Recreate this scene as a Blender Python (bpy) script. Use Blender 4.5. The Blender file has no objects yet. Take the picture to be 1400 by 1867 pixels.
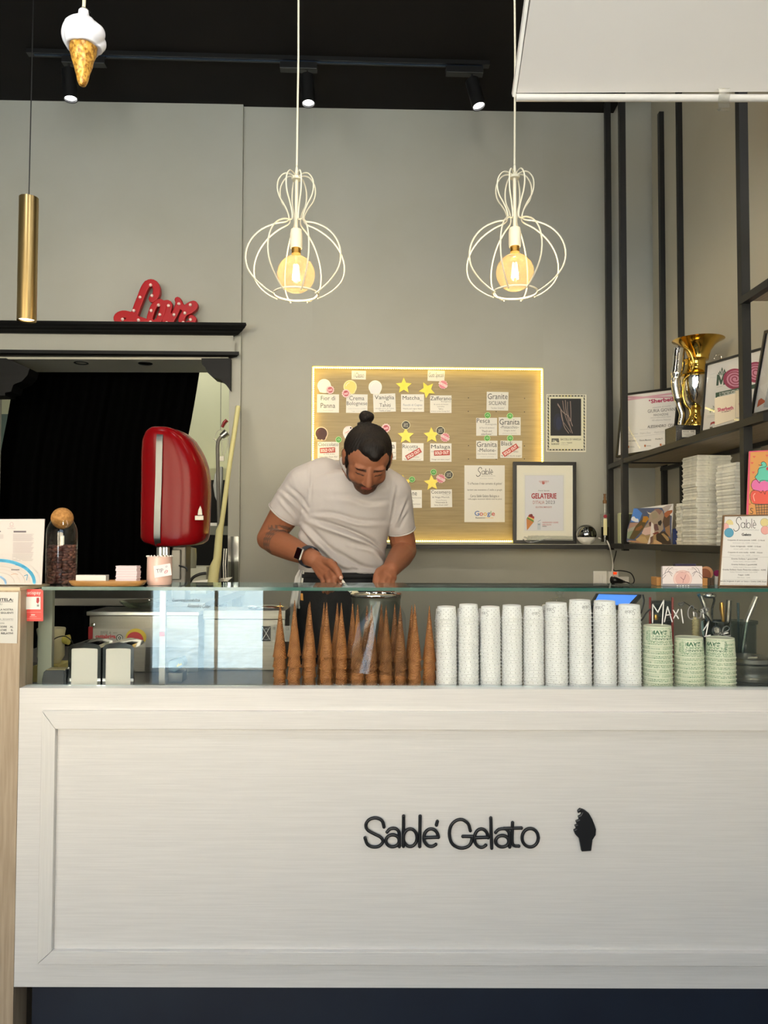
import bpy, math, random
import numpy as np
from mathutils import Vector, Matrix, Euler, noise

random.seed(7)
PI = math.pi
scn = bpy.context.scene
COL = scn.collection

# ------------------------------------------------------------------ camera
F = 1400.0                      # focal length in pixels of the 1400x1867 frame
CAM = Vector((0, 0, 1.36))
RC = (Euler((math.radians(92.0), 0, 0)).to_matrix() @ Matrix.Rotation(0.0025, 3, 'Z'))
cd = bpy.data.cameras.new('camera'); cam = bpy.data.objects.new('camera', cd); COL.objects.link(cam)
cam.matrix_world = Matrix.Translation(CAM) @ RC.to_4x4()
cd.sensor_fit = 'VERTICAL'; cd.sensor_height = 36; cd.lens = 36 * F / 1867; cd.clip_start = 0.02; cd.clip_end = 200
scn.camera = cam

# ------------------------------------------------------------------ world, sun, exposure
scn.view_settings.view_transform = 'Standard'; scn.view_settings.look = 'None'
scn.view_settings.gamma = 1; scn.view_settings.use_curve_mapping = False
scn.view_settings.exposure = -0.22
wd = bpy.data.worlds.new('street_sky'); scn.world = wd; wd.use_nodes = True
wb = wd.node_tree.nodes['Background']; wb.inputs[0].default_value = (0.62, 0.80, 1.0, 1); wb.inputs[1].default_value = 3.8

def lamp(kind, name, loc, power, col=(1, 1, 1), tgt=None, **kw):
    l = bpy.data.lights.new(name, kind); l.energy = power; l.color = col
    for k, v in kw.items(): setattr(l, k, v)
    o = bpy.data.objects.new(name, l); COL.objects.link(o); o.location = loc
    if tgt is not None:
        o.rotation_euler = (Vector(tgt) - Vector(loc)).to_track_quat('-Z', 'Y').to_euler()
    return o
WARM = (1.0, 0.86, 0.66)
lamp('SUN', 'sun', (0, 5, 8), 75.0, (1.0, 0.97, 0.92), (0, -1.5, 0), angle=0.01)
# ceiling floodlights above the counter front and unseen fill lamps added above the work area
for x in (-1.3, 0.0, 1.3):
    lamp('AREA', 'ceiling_floodlight', (x, 0.85, 3.28), 8.0, (1, 0.99, 0.985), (x * .9, 1.9, 0.6), shape='DISK', size=0.16)
for x in (-1.1, 0.1, 1.0):
    lamp('AREA', 'added_ceiling_fill', (x, 1.9, 3.36), 2.4, (1, 0.95, 0.88), (x, 2.9, 0), shape='RECTANGLE', size=0.5, size_y=0.25)

# ------------------------------------------------------------------ pixel -> world helpers
def ray(u, v): return RC @ Vector(((u - 700) / F, (933.5 - v) / F, -1.0))
def P(u, v, Y):
    d = ray(u, v); return CAM + d * ((Y - CAM.y) / d.y)
RCi = RC.transposed()
def proj(p):
    q = RCi @ (Vector(p) - CAM); return 700 + F * q.x / -q.z, 933.5 - F * q.y / -q.z
class PL:
    """a real plane in the room; m() finds the point of it seen at (u,v), o lifts it off the plane"""
    def __init__(s, p, n): s.p = Vector(p); s.n = Vector(n).normalized(); s.n = s.n if s.n.dot(CAM - s.p) > 0 else -s.n
    def m(s, u, v, o=0.0):
        d = ray(u, v); return CAM + d * ((s.p - CAM).dot(s.n) / d.dot(s.n)) + s.n * o
def flat(Y): return PL((0, Y, 1), (0, -1, 0))

# ------------------------------------------------------------------ mesh builder
class MB:
    def __init__(s): s.v = []; s.f = []; s.m = []
    def add(s, vs, fs, mi=0):
        b = len(s.v); s.v += [tuple(x) for x in vs]
        for f in fs: s.f.append(tuple(b + i for i in f)); s.m.append(mi)
        return s
    def box(s, a, b, mi=0):
        x0, y0, z0 = (min(a[i], b[i]) for i in range(3)); x1, y1, z1 = (max(a[i], b[i]) for i in range(3))
        return s.add([(x0,y0,z0),(x1,y0,z0),(x1,y1,z0),(x0,y1,z0),(x0,y0,z1),(x1,y0,z1),(x1,y1,z1),(x0,y1,z1)],
                     [(0,3,2,1),(4,5,6,7),(0,1,5,4),(1,2,6,5),(2,3,7,6),(3,0,4,7)], mi)
    def hull8(s, q, mi=0):     # q: 4 bottom pts ccw, 4 top pts ccw
        return s.add(q, [(0,3,2,1),(4,5,6,7),(0,1,5,4),(1,2,6,5),(2,3,7,6),(3,0,4,7)], mi)
    def beam(s, a, b, w, h=None, up=(0,0,1), mi=0):
        a = Vector(a); b = Vector(b); h = h or w; d = (b-a).normalized(); up = Vector(up)
        if abs(d.dot(up)) > .95: up = Vector((0,1,0))
        x = d.cross(up).normalized(); y = x.cross(d).normalized()
        q = [p + x*i*w/2 + y*j*h/2 for p in (a, b) for i, j in ((-1,-1),(1,-1),(1,1),(-1,1))]
        return s.hull8(q, mi)
    def prism(s, poly, d, mi=0, mside=None):   # poly: list of 3d pts (planar), extruded along vector d
        n = len(poly); d = Vector(d); vs = [Vector(p) for p in poly] + [Vector(p) + d for p in poly]
        s.add(vs, [tuple(range(n))[::-1], tuple(range(n, 2*n))], mi)
        b = len(s.v) - 2*n
        for i in range(n):
            j = (i+1) % n; s.f.append((b+i, b+j, b+n+j, b+n+i)); s.m.append(mi if mside is None else mside)
        return s
    def face(s, poly, mi=0): return s.add(poly, [tuple(range(len(poly)))], mi)
    def lathe(s, c, prof, n=24, mi=0, axis=(0,0,1), cap=True, sx=1, sy=1):
        c = Vector(c); rot = Vector((0,0,1)).rotation_difference(Vector(axis).normalized()).to_matrix()
        b = len(s.v)
        for r, z in prof:
            for k in range(n):
                a = 2*PI*k/n; s.v.append(tuple(c + rot @ Vector((r*math.cos(a)*sx, r*math.sin(a)*sy, z))))
        for i in range(len(prof)-1):
            for k in range(n):
                k2 = (k+1) % n; s.f.append((b+i*n+k, b+i*n+k2, b+(i+1)*n+k2, b+(i+1)*n+k)); s.m.append(mi)
        if cap:
            if prof[0][0] > 1e-5: s.f.append(tuple(b+k for k in range(n))[::-1]); s.m.append(mi)
            if prof[-1][0] > 1e-5: s.f.append(tuple(b+(len(prof)-1)*n+k for k in range(n))); s.m.append(mi)
        return s
    def tube(s, pts, r, n=8, mi=0, closed=False, sx=1.0):
        pts = [Vector(p) for p in pts]; m = len(pts); rr = r if hasattr(r, '__len__') else [r]*m
        b = len(s.v); ref = None
        for i, p in enumerate(pts):
            if closed: t = pts[(i+1) % m] - pts[i-1]
            else: t = pts[min(i+1, m-1)] - pts[max(i-1, 0)]
            t.normalize()
            if ref is None:
                ref = Vector((0,1,0)) if abs(t.y) < .9 else Vector((1,0,0))
            x = (ref - t*ref.dot(t)).normalized(); y = t.cross(x); ref = x
            for k in range(n):
                a = 2*PI*k/n; s.v.append(tuple(p + (x*math.cos(a) + y*math.sin(a)*sx)*rr[i]))
        for i in range(m if closed else m-1):
            for k in range(n):
                k2 = (k+1) % n; j = (i+1) % m
                s.f.append((b+i*n+k, b+i*n+k2, b+j*n+k2, b+j*n+k)); s.m.append(mi)
        if not closed:
            s.f.append(tuple(b+k for k in range(n))[::-1]); s.m.append(mi)
            s.f.append(tuple(b+(m-1)*n+k for k in range(n))); s.m.append(mi)
        return s
    def ball(s, c, r, n=16, mi=0, rot=None):
        c = Vector(c); r = Vector(r) if hasattr(r, '__len__') else Vector((r,r,r)); rings = max(6, n//2)
        b = len(s.v); R = rot or Matrix.Identity(3)
        for i in range(1, rings):
            th = PI*i/rings
            for k in range(n):
                a = 2*PI*k/n
                s.v.append(tuple(c + R @ Vector((r.x*math.sin(th)*math.cos(a), r.y*math.sin(th)*math.sin(a), r.z*math.cos(th)))))
        s.v.append(tuple(c + R @ Vector((0,0,r.z)))); s.v.append(tuple(c - R @ Vector((0,0,r.z)))); t = len(s.v)-2
        for i in range(rings-2):
            for k in range(n):
                k2=(k+1)%n; s.f.append((b+i*n+k, b+(i+1)*n+k, b+(i+1)*n+k2, b+i*n+k2)); s.m.append(mi)
        for k in range(n):
            k2=(k+1)%n; s.f.append((t, b+k, b+k2)); s.m.append(mi)
            s.f.append((t+1, b+(rings-2)*n+k2, b+(rings-2)*n+k)); s.m.append(mi)
        return s
    def mesh(s, name, mats, origin=(0,0,0), smooth=None):
        me = bpy.data.meshes.new(name); o = Vector(origin)
        me.from_pydata([tuple(Vector(v)-o) for v in s.v], [], s.f)
        for m in (mats if isinstance(mats, (list, tuple)) else [mats]): me.materials.append(m)
        me.polygons.foreach_set('material_index', s.m)
        if smooth is not None:
            me.polygons.foreach_set('use_smooth', [True]*len(me.polygons)); me.update()
            if smooth < 180: me.set_sharp_from_angle(angle=math.radians(smooth))
        me.update(); return me
    def bbox(s):
        a = np.array(s.v); return a.min(0), a.max(0)
    def obj(s, name, mats, parent=None, smooth=None, bevel=0, kind=None, label=None):
        if parent is None:
            a, b = s.bbox(); og = Vector(((a[0]+b[0])/2, (a[1]+b[1])/2, a[2]))
        else: og = wloc(parent)
        o = bpy.data.objects.new(name, s.mesh(name, mats, og, smooth)); COL.objects.link(o)
        if parent is None: o.location = og
        else: o.parent = parent
        if bevel:
            bm = o.modifiers.new('edge', 'BEVEL'); bm.width = bevel; bm.segments = 2; bm.limit_method = 'ANGLE'; bm.angle_limit = math.radians(40)
        if kind: o['kind'] = kind
        if label: o['label'] = label
        return o
def wloc(o):
    v = Vector((0,0,0))
    while o is not None: v += o.location; o = o.parent
    return v
def thing(name, label, cat, loc, group=None):
    o = bpy.data.objects.new(name, None); COL.objects.link(o); o.location = loc
    o.empty_display_size = .05
    return tag(o, label, cat, group)
def tag(o, label, cat, group=None):
    o['label'] = label; o['category'] = cat
    if group: o['group'] = group
    return o
def struct(o): o['kind'] = 'structure'; return o
def dup(root, loc=None, rz=None, label=None, parent=None):
    r = root.copy(); COL.objects.link(r)
    if parent is not None: r.parent = parent
    if loc is not None: r.location = loc
    if rz is not None: r.rotation_euler = (0, 0, rz)
    if label: r['label'] = label
    for ch in list(root.children):
        dup(ch, parent=r)
    return r

def to_mesh_remesh(mb, voxel, smooth_it=6, fac=.5):
    me = mb.mesh('tmp', []); o = bpy.data.objects.new('tmp', me); COL.objects.link(o)
    r = o.modifiers.new('r', 'REMESH'); r.mode = 'VOXEL'; r.voxel_size = voxel
    if smooth_it: s = o.modifiers.new('s', 'SMOOTH'); s.iterations = smooth_it; s.factor = fac
    dg = bpy.context.evaluated_depsgraph_get(); dg.update(); ev = o.evaluated_get(dg); m2 = bpy.data.meshes.new_from_object(ev)
    bpy.data.objects.remove(o); bpy.data.meshes.remove(me)
    return m2

# ------------------------------------------------------------------ curves and lettering
def cr(pts, n=6, closed=False):
    P_ = [Vector(p) for p in pts]; out = []; m = len(P_)
    for i in range(m if closed else m-1):
        p0 = P_[(i-1) % m] if (closed or i > 0) else P_[0]*2-P_[1]; p1 = P_[i]; p2 = P_[(i+1) % m]
        p3 = P_[(i+2) % m] if (closed or i+2 < m) else P_[m-1]*2-P_[m-2]
        for k in range(n):
            t = k/n
            out.append(0.5*((2*p1)+(p2-p0)*t+(2*p0-5*p1+4*p2-p3)*t*t+(3*p1-p0-3*p2+p3)*t*t*t))
    if not closed: out.append(P_[-1])
    return out
_tc = {}
def glyphs(s, bold=0.0, shear=0.0, res=2):
    k = (s, bold, shear, res)
    if k in _tc: return _tc[k]
    c = bpy.data.curves.new('t', 'FONT'); c.body = s; c.size = 1; c.offset = bold; c.shear = shear; c.resolution_u = res
    c.dimensions = '2D'; c.fill_mode = 'BOTH'; c.extrude = 0
    o = bpy.data.objects.new('t', c); COL.objects.link(o)
    dg = bpy.context.evaluated_depsgraph_get(); dg.update()
    me = o.evaluated_get(dg).to_mesh()
    vs = [(v.co.x, v.co.y) for v in me.vertices]; fs = [tuple(p.vertices) for p in me.polygons]
    o.evaluated_get(dg).to_mesh_clear(); bpy.data.objects.remove(o); bpy.data.curves.remove(c)
    xs = [v[0] for v in vs] or [0]; ys = [v[1] for v in vs] or [0]
    _tc[k] = (vs, fs, (min(xs), min(ys), max(xs), max(ys))); return _tc[k]
def ribbon2(pts, w):
    """2D polyline -> list of quads with round joints (pixel or metre units)"""
    out = []; pts = [Vector(p[:2]) for p in pts]
    for a, b in zip(pts, pts[1:]):
        d = b-a
        if d.length < 1e-9: continue
        d.normalize(); n = Vector((-d.y, d.x))*w/2
        out.append([a+n, a-n, b-n, b+n])
    for p in pts: out.append([p+Vector((math.cos(k*PI/4), math.sin(k*PI/4)))*w/2 for k in range(8)])
    return out
class Print:
    """flat print lying on a plane, drawn in photograph coordinates, projected onto that real plane"""
    def __init__(s, pl, base=0.0004): s.pl = pl; s.mb = MB(); s.mats = []; s.o = base; s.step = 0.00003
    def mi(s, c):
        m = ink(c) if isinstance(c, str) else c
        if m not in s.mats: s.mats.append(m)
        return s.mats.index(m)
    def _p(s, pts, mi): s.mb.face([s.pl.m(p[0], p[1], s.o) for p in pts], mi)
    def T(s, txt, u0, v0, u1, v1, c='1c1c1c', bold=0.0, rot=0, shear=0, desc=False):
        vs, fs, bb = glyphs(txt, bold, shear); i = s.mi(c); s.o += s.step
        cx, cy = (u0+u1)/2, (v0+v1)/2; w, h = u1-u0, v1-v0; ca, sa = math.cos(math.radians(rot)), math.sin(math.radians(rot))
        ex = max(bb[2]-bb[0], 1e-6); ey = max(bb[3]-bb[1], 1e-6); out = []
        for x, y in vs:
            px = ((x-bb[0])/ex-.5)*w; py = (.5-(y-bb[1])/ey)*h
            out.append(s.pl.m(cx+px*ca+py*sa, cy-px*sa+py*ca, s.o))
        s.mb.add(out, fs, i); return s
    def R(s, u0, v0, u1, v1, c, rot=0):
        i = s.mi(c); s.o += s.step; cx, cy = (u0+u1)/2, (v0+v1)/2; ca, sa = math.cos(math.radians(rot)), math.sin(math.radians(rot))
        s._p([(cx+x*ca+y*sa, cy-x*sa+y*ca) for x, y in ((u0-cx, v1-cy), (u1-cx, v1-cy), (u1-cx, v0-cy), (u0-cx, v0-cy))], i); return s
    def C(s, u, v, r, c, ry=None, n=20):
        i = s.mi(c); s.o += s.step; ry = ry or r
        s._p([(u+r*math.cos(2*PI*k/n), v-ry*math.sin(2*PI*k/n)) for k in range(n)], i); return s
    def G(s, pts, c):
        i = s.mi(c); s.o += s.step; s._p(pts[::-1], i); return s
    def L(s, pts, w, c, smooth=0, closed=False):
        i = s.mi(c); s.o += s.step
        if smooth: pts = cr([Vector((p[0], p[1])) for p in pts], smooth, closed)
        for q in ribbon2(pts, w): s._p(q, i)
        return s
    def build(s, parent, name='print'):
        if s.mb.f: return s.mb.obj(name, s.mats, parent)
def sheet(name, label, cat, pl, quad, mat_, draw=None, thick=0.0012, lift=0.0008, group=None, zmin=None):
    """a card lying on plane pl, quad in photograph coordinates; draw(p) adds the print"""
    pts = [pl.m(u, v, lift) for u, v in quad]
    if zmin is not None:
        for q in pts: q.z = max(q.z, zmin)
    base = pl.m(sum(q[0] for q in quad)/len(quad), max(q[1] for q in quad))
    t = thing(name, label, cat, base, group)
    sh_ = MB().prism(pts, pl.n*thick).obj('sheet', mat_, t)
    if draw:
        p = Print(pl, lift+thick+0.0002); draw(p)
        if zmin is not None: p.mb.v = [(x, y, max(z, zmin+.0003)) for x, y, z in p.mb.v]
        p.build(sh_)
    return t
def quad(u0, v0, u1, v1, rot=0):
    cx, cy = (u0+u1)/2, (v0+v1)/2; ca, sa = math.cos(math.radians(rot)), math.sin(math.radians(rot))
    return [(cx+x*ca+y*sa, cy-x*sa+y*ca) for x, y in ((u0-cx, v1-cy), (u1-cx, v1-cy), (u1-cx, v0-cy), (u0-cx, v0-cy))]

# ------------------------------------------------------------------ materials
def lin(h):
    return tuple(((c/12.92) if c <= .04045 else ((c+.055)/1.055)**2.4) for c in (int(h[i:i+2], 16)/255 for i in (0, 2, 4))) + (1,)
def mat(name, col, rough=.5, metal=0, col2=None, scale=(1,1,1), nscale=8, detail=4, bump=0.0, bscale=None, bnscale=None, coat=0, emit=None, estr=0, spec=.5, alpha=1, contrast=(.35,.65), sss=0, aniso=0):
    m = bpy.data.materials.new(name); m.use_nodes = True; nt = m.node_tree; N = nt.nodes; L = nt.links
    b = N['Principled BSDF']; b.inputs['Base Color'].default_value = lin(col); b.inputs['Roughness'].default_value = rough
    b.inputs['Metallic'].default_value = metal; b.inputs['Coat Weight'].default_value = coat; b.inputs['Specular IOR Level'].default_value = spec
    b.inputs['Coat Roughness'].default_value = .05
    if alpha < 1: b.inputs['Alpha'].default_value = alpha
    if sss: b.inputs['Subsurface Weight'].default_value = sss; b.inputs['Subsurface Radius'].default_value = (.01, .004, .002); b.inputs['Subsurface Scale'].default_value = 1
    if emit: b.inputs['Emission Color'].default_value = lin(emit); b.inputs['Emission Strength'].default_value = estr
    if col2 or bump:
        tc = N.new('ShaderNodeTexCoord'); mp = N.new('ShaderNodeMapping'); mp.inputs['Scale'].default_value = scale
        L.new(tc.outputs['Object'], mp.inputs[0])
        nz = N.new('ShaderNodeTexNoise'); nz.inputs['Scale'].default_value = nscale; nz.inputs['Detail'].default_value = detail
        L.new(mp.outputs[0], nz.inputs['Vector'])
        if col2:
            rp = N.new('ShaderNodeValToRGB'); rp.color_ramp.elements[0].position = contrast[0]; rp.color_ramp.elements[1].position = contrast[1]
            rp.color_ramp.elements[0].color = lin(col); rp.color_ramp.elements[1].color = lin(col2)
            L.new(nz.outputs[0], rp.inputs[0]); L.new(rp.outputs[0], b.inputs['Base Color'])
        if bump:
            src = nz
            if bnscale:
                mp2 = N.new('ShaderNodeMapping'); mp2.inputs['Scale'].default_value = bscale or scale; L.new(tc.outputs['Object'], mp2.inputs[0])
                src = N.new('ShaderNodeTexNoise'); src.inputs['Scale'].default_value = bnscale; src.inputs['Detail'].default_value = 5; L.new(mp2.outputs[0], src.inputs['Vector'])
            bp = N.new('ShaderNodeBump'); bp.inputs['Strength'].default_value = bump; bp.inputs['Distance'].default_value = .004
            L.new(src.outputs[0], bp.inputs['Height']); L.new(bp.outputs[0], b.inputs['Normal'])
    return m
def thin_glass(name, tint='eef6f2', ior=1.5, refl='ffffff', rough=0.0, mul=1.0):
    m = bpy.data.materials.new(name); m.use_nodes = True; nt = m.node_tree; N = nt.nodes; L = nt.links
    N.remove(N['Principled BSDF']); out = N['Material Output']
    tr = N.new('ShaderNodeBsdfTransparent'); tr.inputs[0].default_value = lin(tint)
    gl = N.new('ShaderNodeBsdfGlossy'); gl.inputs['Roughness'].default_value = rough; gl.inputs[0].default_value = lin(refl)
    lw = N.new('ShaderNodeLayerWeight'); lw.inputs[0].default_value = .5
    pw = N.new('ShaderNodeMath'); pw.operation = 'POWER'; pw.inputs[1].default_value = 5; L.new(lw.outputs['Facing'], pw.inputs[0])
    r0 = ((ior-1)/(ior+1))**2; ma = N.new('ShaderNodeMath'); ma.operation = 'MULTIPLY_ADD'; ma.inputs[1].default_value = 1-r0; ma.inputs[2].default_value = r0
    L.new(pw.outputs[0], ma.inputs[0]); mx = N.new('ShaderNodeMixShader'); f = ma.outputs[0]
    if mul != 1.0:
        mm = N.new('ShaderNodeMath'); mm.operation = 'MULTIPLY'; mm.inputs[1].default_value = mul; mm.use_clamp = True
        L.new(f, mm.inputs[0]); f = mm.outputs[0]
    L.new(f, mx.inputs[0]); L.new(tr.outputs[0], mx.inputs[1]); L.new(gl.outputs[0], mx.inputs[2]); L.new(mx.outputs[0], out.inputs[0])
    return m
def bulb_glass_mat():
    m = thin_glass('bulb_glass', 'fdf4e2', 1.4, 'fff4dc'); nt = m.node_tree; N = nt.nodes; L = nt.links
    tl = N.new('ShaderNodeBsdfTranslucent'); tl.inputs[0].default_value = lin('ffdca0'); mx = N.new('ShaderNodeMixShader'); mx.inputs[0].default_value = .035
    out = N['Material Output']; src = out.inputs[0].links[0].from_socket; L.new(src, mx.inputs[1]); L.new(tl.outputs[0], mx.inputs[2]); L.new(mx.outputs[0], out.inputs[0]); return m
_ink = {}
def ink(c, rough=.55):
    if c not in _ink: _ink[c] = mat('print_' + c, c, rough)
    return _ink[c]

m_wall = mat('wall_paint', '9f9e94', .6, col2='9b9a8f', nscale=3, bump=.06, bnscale=90)
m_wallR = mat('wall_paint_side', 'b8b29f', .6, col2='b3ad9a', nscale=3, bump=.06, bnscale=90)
m_ceil = mat('dark_ceiling_paint', '191614', .8, spec=.2, col2='151312', nscale=4)
m_ceilw = mat('white_ceiling_paint', 'd8d4c6', .7)
m_floor = mat('floor_tile', '6a655e', .4, col2='5c5751', nscale=5)
m_black = mat('black_metal', '191918', .45, spec=.35, col2='1d1d1c', nscale=12, bump=.05)
m_blackwood = mat('black_lacquered_wood', '0c0c0c', .5, spec=.2, col2='101010', scale=(1,8,8), nscale=6, bump=.1)
m_cream = mat('whitewashed_wood', 'dfdcd9', .42, col2='d8d5d2', scale=(1.0,14,46), nscale=7, detail=6, bump=.10, bscale=(1.2,20,130), bnscale=5)
m_creamV = mat('whitewashed_wood_vertical', 'dedbd7', .42, col2='d7d4d0', scale=(46,14,1.0), nscale=7, detail=6, bump=.08, bscale=(130,20,1.2), bnscale=5)
m_navy = mat('navy_kickboard', '1b2536', .5, col2='182031', nscale=6)
m_oak = mat('pale_oak', 'a08d64', .5, col2='8f7c54', scale=(1.3,10,24), nscale=5, detail=6, bump=.12, contrast=(.3,.72))
m_oakV = mat('pale_oak_vertical', 'b7a48c', .5, col2='a6927a', scale=(24,10,1.3), nscale=5, detail=6, bump=.12)
m_oakG = mat('grey_oak', 'a39680', .5, col2='8f8270', scale=(30,30,1.2), nscale=5, detail=6, bump=.1)
m_steel = mat('brushed_steel', 'b9b9b4', .32, 1, col2='a8a8a4', scale=(1,30,30), nscale=8, bump=.05)
m_steeld = mat('dark_steel', '77756f', .38, 1)
m_chrome = mat('chrome', 'd8dadc', .08, 1)
m_white = mat('white_paint', 'e6e3dc', .4)
m_paper = mat('paper', 'e9e7e2', .6)
m_paperw = mat('laminated_paper', 'cfcdc6', .28)
m_glass = thin_glass('clear_glass', 'fafcfb')
m_case = thin_glass('display_glass', 'fefffe', 1.5, 'dff6ff')
m_caseedge = mat('glass_edge', '1d5b52', .12, 0, spec=.8)
m_red = mat('red_enamel', '96070f', .14, 0, coat=1)
m_skin = None
# ================================================================== SETTING
TA = 0.0267
def wallY(x, off=0): return 3.70 + off + x*TA
BW = PL((0, 3.70, 1), (TA, -1, 0))            # back wall behind the board
BWL = PL((0, 3.68, 1), (TA, -1, 0))           # its left stretch stands 2 cm proud
CE = P(700, 199, 3.70).z
XR = 1.32
def wslab(mb, pl, u0, v0, u1, v1, d=.12, z0=None, z1=None):
    """a slab of wall behind plane pl between photograph edges"""
    a = pl.m(u0, v1); b = pl.m(u1, v1); c = pl.m(u1, v0); e = pl.m(u0, v0)
    for q in (a, b):
        if z0 is not None: q.z = z0
    for q in (c, e):
        if z1 is not None: q.z = z1
    k = -pl.n*d
    mb.hull8([a, b, b+k, a+k, e, c, c+k, e+k])
# board niche opening, px
NU0, NV0, NU1, NV1 = 568, 669, 991, 989
ZT = CE + .45
xl = BW.m(441, 600).x
def xz(pl, x, z): return Vector((x, pl.p.y + x*TA, z))
nl, nr = BW.m(NU0, 800).x, BW.m(NU1, 800).x; nt, nb = BW.m(780, NV0).z, BW.m(780, NV1).z
for nm, x0, x1, z0, z1 in (('wall_back_left', xl, nl, 0, ZT), ('wall_back_right', nr, XR+.1, 0, ZT), ('wall_back_top', nl, nr, nt, ZT), ('wall_back_bottom', nl, nr, 0, nb)):
    a, b = xz(BW, x0, z0), xz(BW, x1, z0); k = Vector((0, .05, 0)); h = Vector((0, 0, z1-z0))
    struct(MB().hull8([a, b, b+k, a+k, a+h, b+h, b+h+k, a+h+k]).obj(nm, m_wall))
a, b = xz(BW, xl, 0)+Vector((0, .051, 0)), xz(BW, XR+.1, 0)+Vector((0, .051, 0)); k = Vector((0, .1, 0)); h = Vector((0, 0, ZT))
struct(MB().hull8([a, b, b+k, a+k, a+h, b+h, b+h+k, a+h+k]).obj('wall_back', m_wall))
# left stretch of the back wall with the kitchen opening
DR = BWL.m(417, 800).x; DL = -1.952; DT = BWL.m(220, 652).z; DEPTH = .27
mb = MB()
for x0, x1, z0, z1 in ((DR, xl, 0, CE+.05), (-3.2, DL, 0, CE+.05), (DL, DR, DT, CE+.05)):
    a, b = xz(BWL, x0, z0), xz(BWL, x1, z0); k = Vector((0, DEPTH, 0)); h = Vector((0, 0, z1-z0))
    mb.hull8([a, b, b+k, a+k, a+h, b+h, b+h+k, a+h+k])
struct(mb.obj('wall_kitchen', m_wall))
# floor, ceiling, side walls, shopfront
struct(MB().box((-3.3, -1.3, -.1), (XR+.1, 5.6, 0)).obj('floor', m_floor))
CRX = BW.m(1118, 208).x
struct(MB().box((-3.3, -1.25, CE), (CRX, 3.85, CE+.12)).obj('ceiling', m_ceil))
struct(MB().box((CRX, -1.25, ZT), (XR+.2, 3.95, ZT+.1)).obj('ceiling_raised', m_ceilw))
struct(MB().box((XR, -1.25, 0), (XR+.1, 3.78, ZT)).obj('wall_right', m_wallR))
struct(MB().box((CRX-.02, -1.25, CE+.121), (CRX, 3.74, ZT)).obj('trim_1', m_ceilw))
struct(MB().box((-3.3, -1.25, 0), (-3.2, 5.6, CE)).obj('wall_left', m_wall))
# shopfront behind the viewpoint: door opening and windows onto the sunlit street
m_front = mat('shopfront_paint', '3c3a38', .6)
FY = -1.2
mb = MB()
mb.box((-3.3, FY-.12, 0), (-1.63, FY, 1.0)); mb.box((-3.3, FY-.12, 3.0), (XR+.1, FY, CE)); mb.box((-3.3, FY-.12, 1.0), (-3.0, FY, 3.0))
mb.box((-1.75, FY-.12, 1.0), (-1.63, FY, 3.0)); mb.box((-.80, FY-.12, 0), (-.62, FY, 3.0)); mb.box((-1.63, FY-.12, 2.5), (-.80, FY, 3.0))
mb.box((-.62, FY-.12, 0), (XR+.1, FY, 1.08)); mb.box((XR-.12, FY-.12, 1.08), (XR+.1, FY, 3.0))
struct(mb.obj('wall_front', m_front))
mb = MB().box((-3.0, FY-.08, 1.0), (-2.96, FY-.03, 3.0)).box((-1.79, FY-.08, 1.0), (-1.75, FY-.03, 3.0)).box((-2.96, FY-.08, 1.0), (-1.79, FY-.03, 1.04)).box((-2.96, FY-.08, 2.96), (-1.79, FY-.03, 3.0))
struct(mb.obj('window_1', m_black))
mb = MB().box((-.62, FY-.08, 1.08), (-.58, FY-.03, 3.0)).box((XR-.16, FY-.08, 1.08), (XR-.12, FY-.03, 3.0)).box((-.58, FY-.08, 1.08), (XR-.16, FY-.03, 1.12)).box((-.58, FY-.08, 2.96), (XR-.16, FY-.03, 3.0))
struct(mb.obj('window_2', m_black))
mb = MB().box((-1.63, FY-.08, 0), (-1.60, FY-.03, 2.5)).box((-.83, FY-.08, 0), (-.80, FY-.03, 2.5)).box((-1.60, FY-.08, 2.46), (-.83, FY-.03, 2.5)).box((-1.165, FY-.07, 0), (-1.145, FY-.04, 2.46))
struct(mb.obj('door_1', m_black))
m_pave = mat('street_paving', 'c6ced2', .8, col2='9ea6aa', scale=(3,1,1), nscale=6, detail=8)
struct(MB().box((-16, -20, -.12), (14, FY-.12, -.02)).obj('floor_street', m_pave))
struct(MB().box((-16, -20.4, -.1), (14, -20, 7)).obj('wall_street', mat('far_facade', 'd9c9ae', .8)))
# ---- kitchen behind the opening
KB = 5.3
struct(MB().box((-3.2, KB, 0), (-.4, KB+.1, CE)).obj('wall_kitchen_back', mat('kitchen_wall_cream', 'd8d9be', .6, col2='d2d3b8', nscale=3)))
struct(MB().box((-.5, 3.97, 0), (-.4, KB, CE)).obj('wall_kitchen_side', mat('kitchen_wall_side', 'd2d2ae', .6)))
struct(MB().box((-3.2, 3.97, CE-.3), (-.4, KB+.1, CE-.2)).obj('ceiling_kitchen', m_ceilw))
a = P(0, 755, KB-.01); struct(MB().box((-3.2, KB-.012, 0), (-1.9, KB, a.z)).obj('trim_2', mat('teal_wainscot', '6f8380', .5)))
lamp('AREA', 'kitchen_ceiling_light', (-1.3, 4.6, CE-.34), 15.0, (1, .96, .84), (-1.2, 4.7, 0), shape='RECTANGLE', size=.6, size_y=.3)
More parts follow.
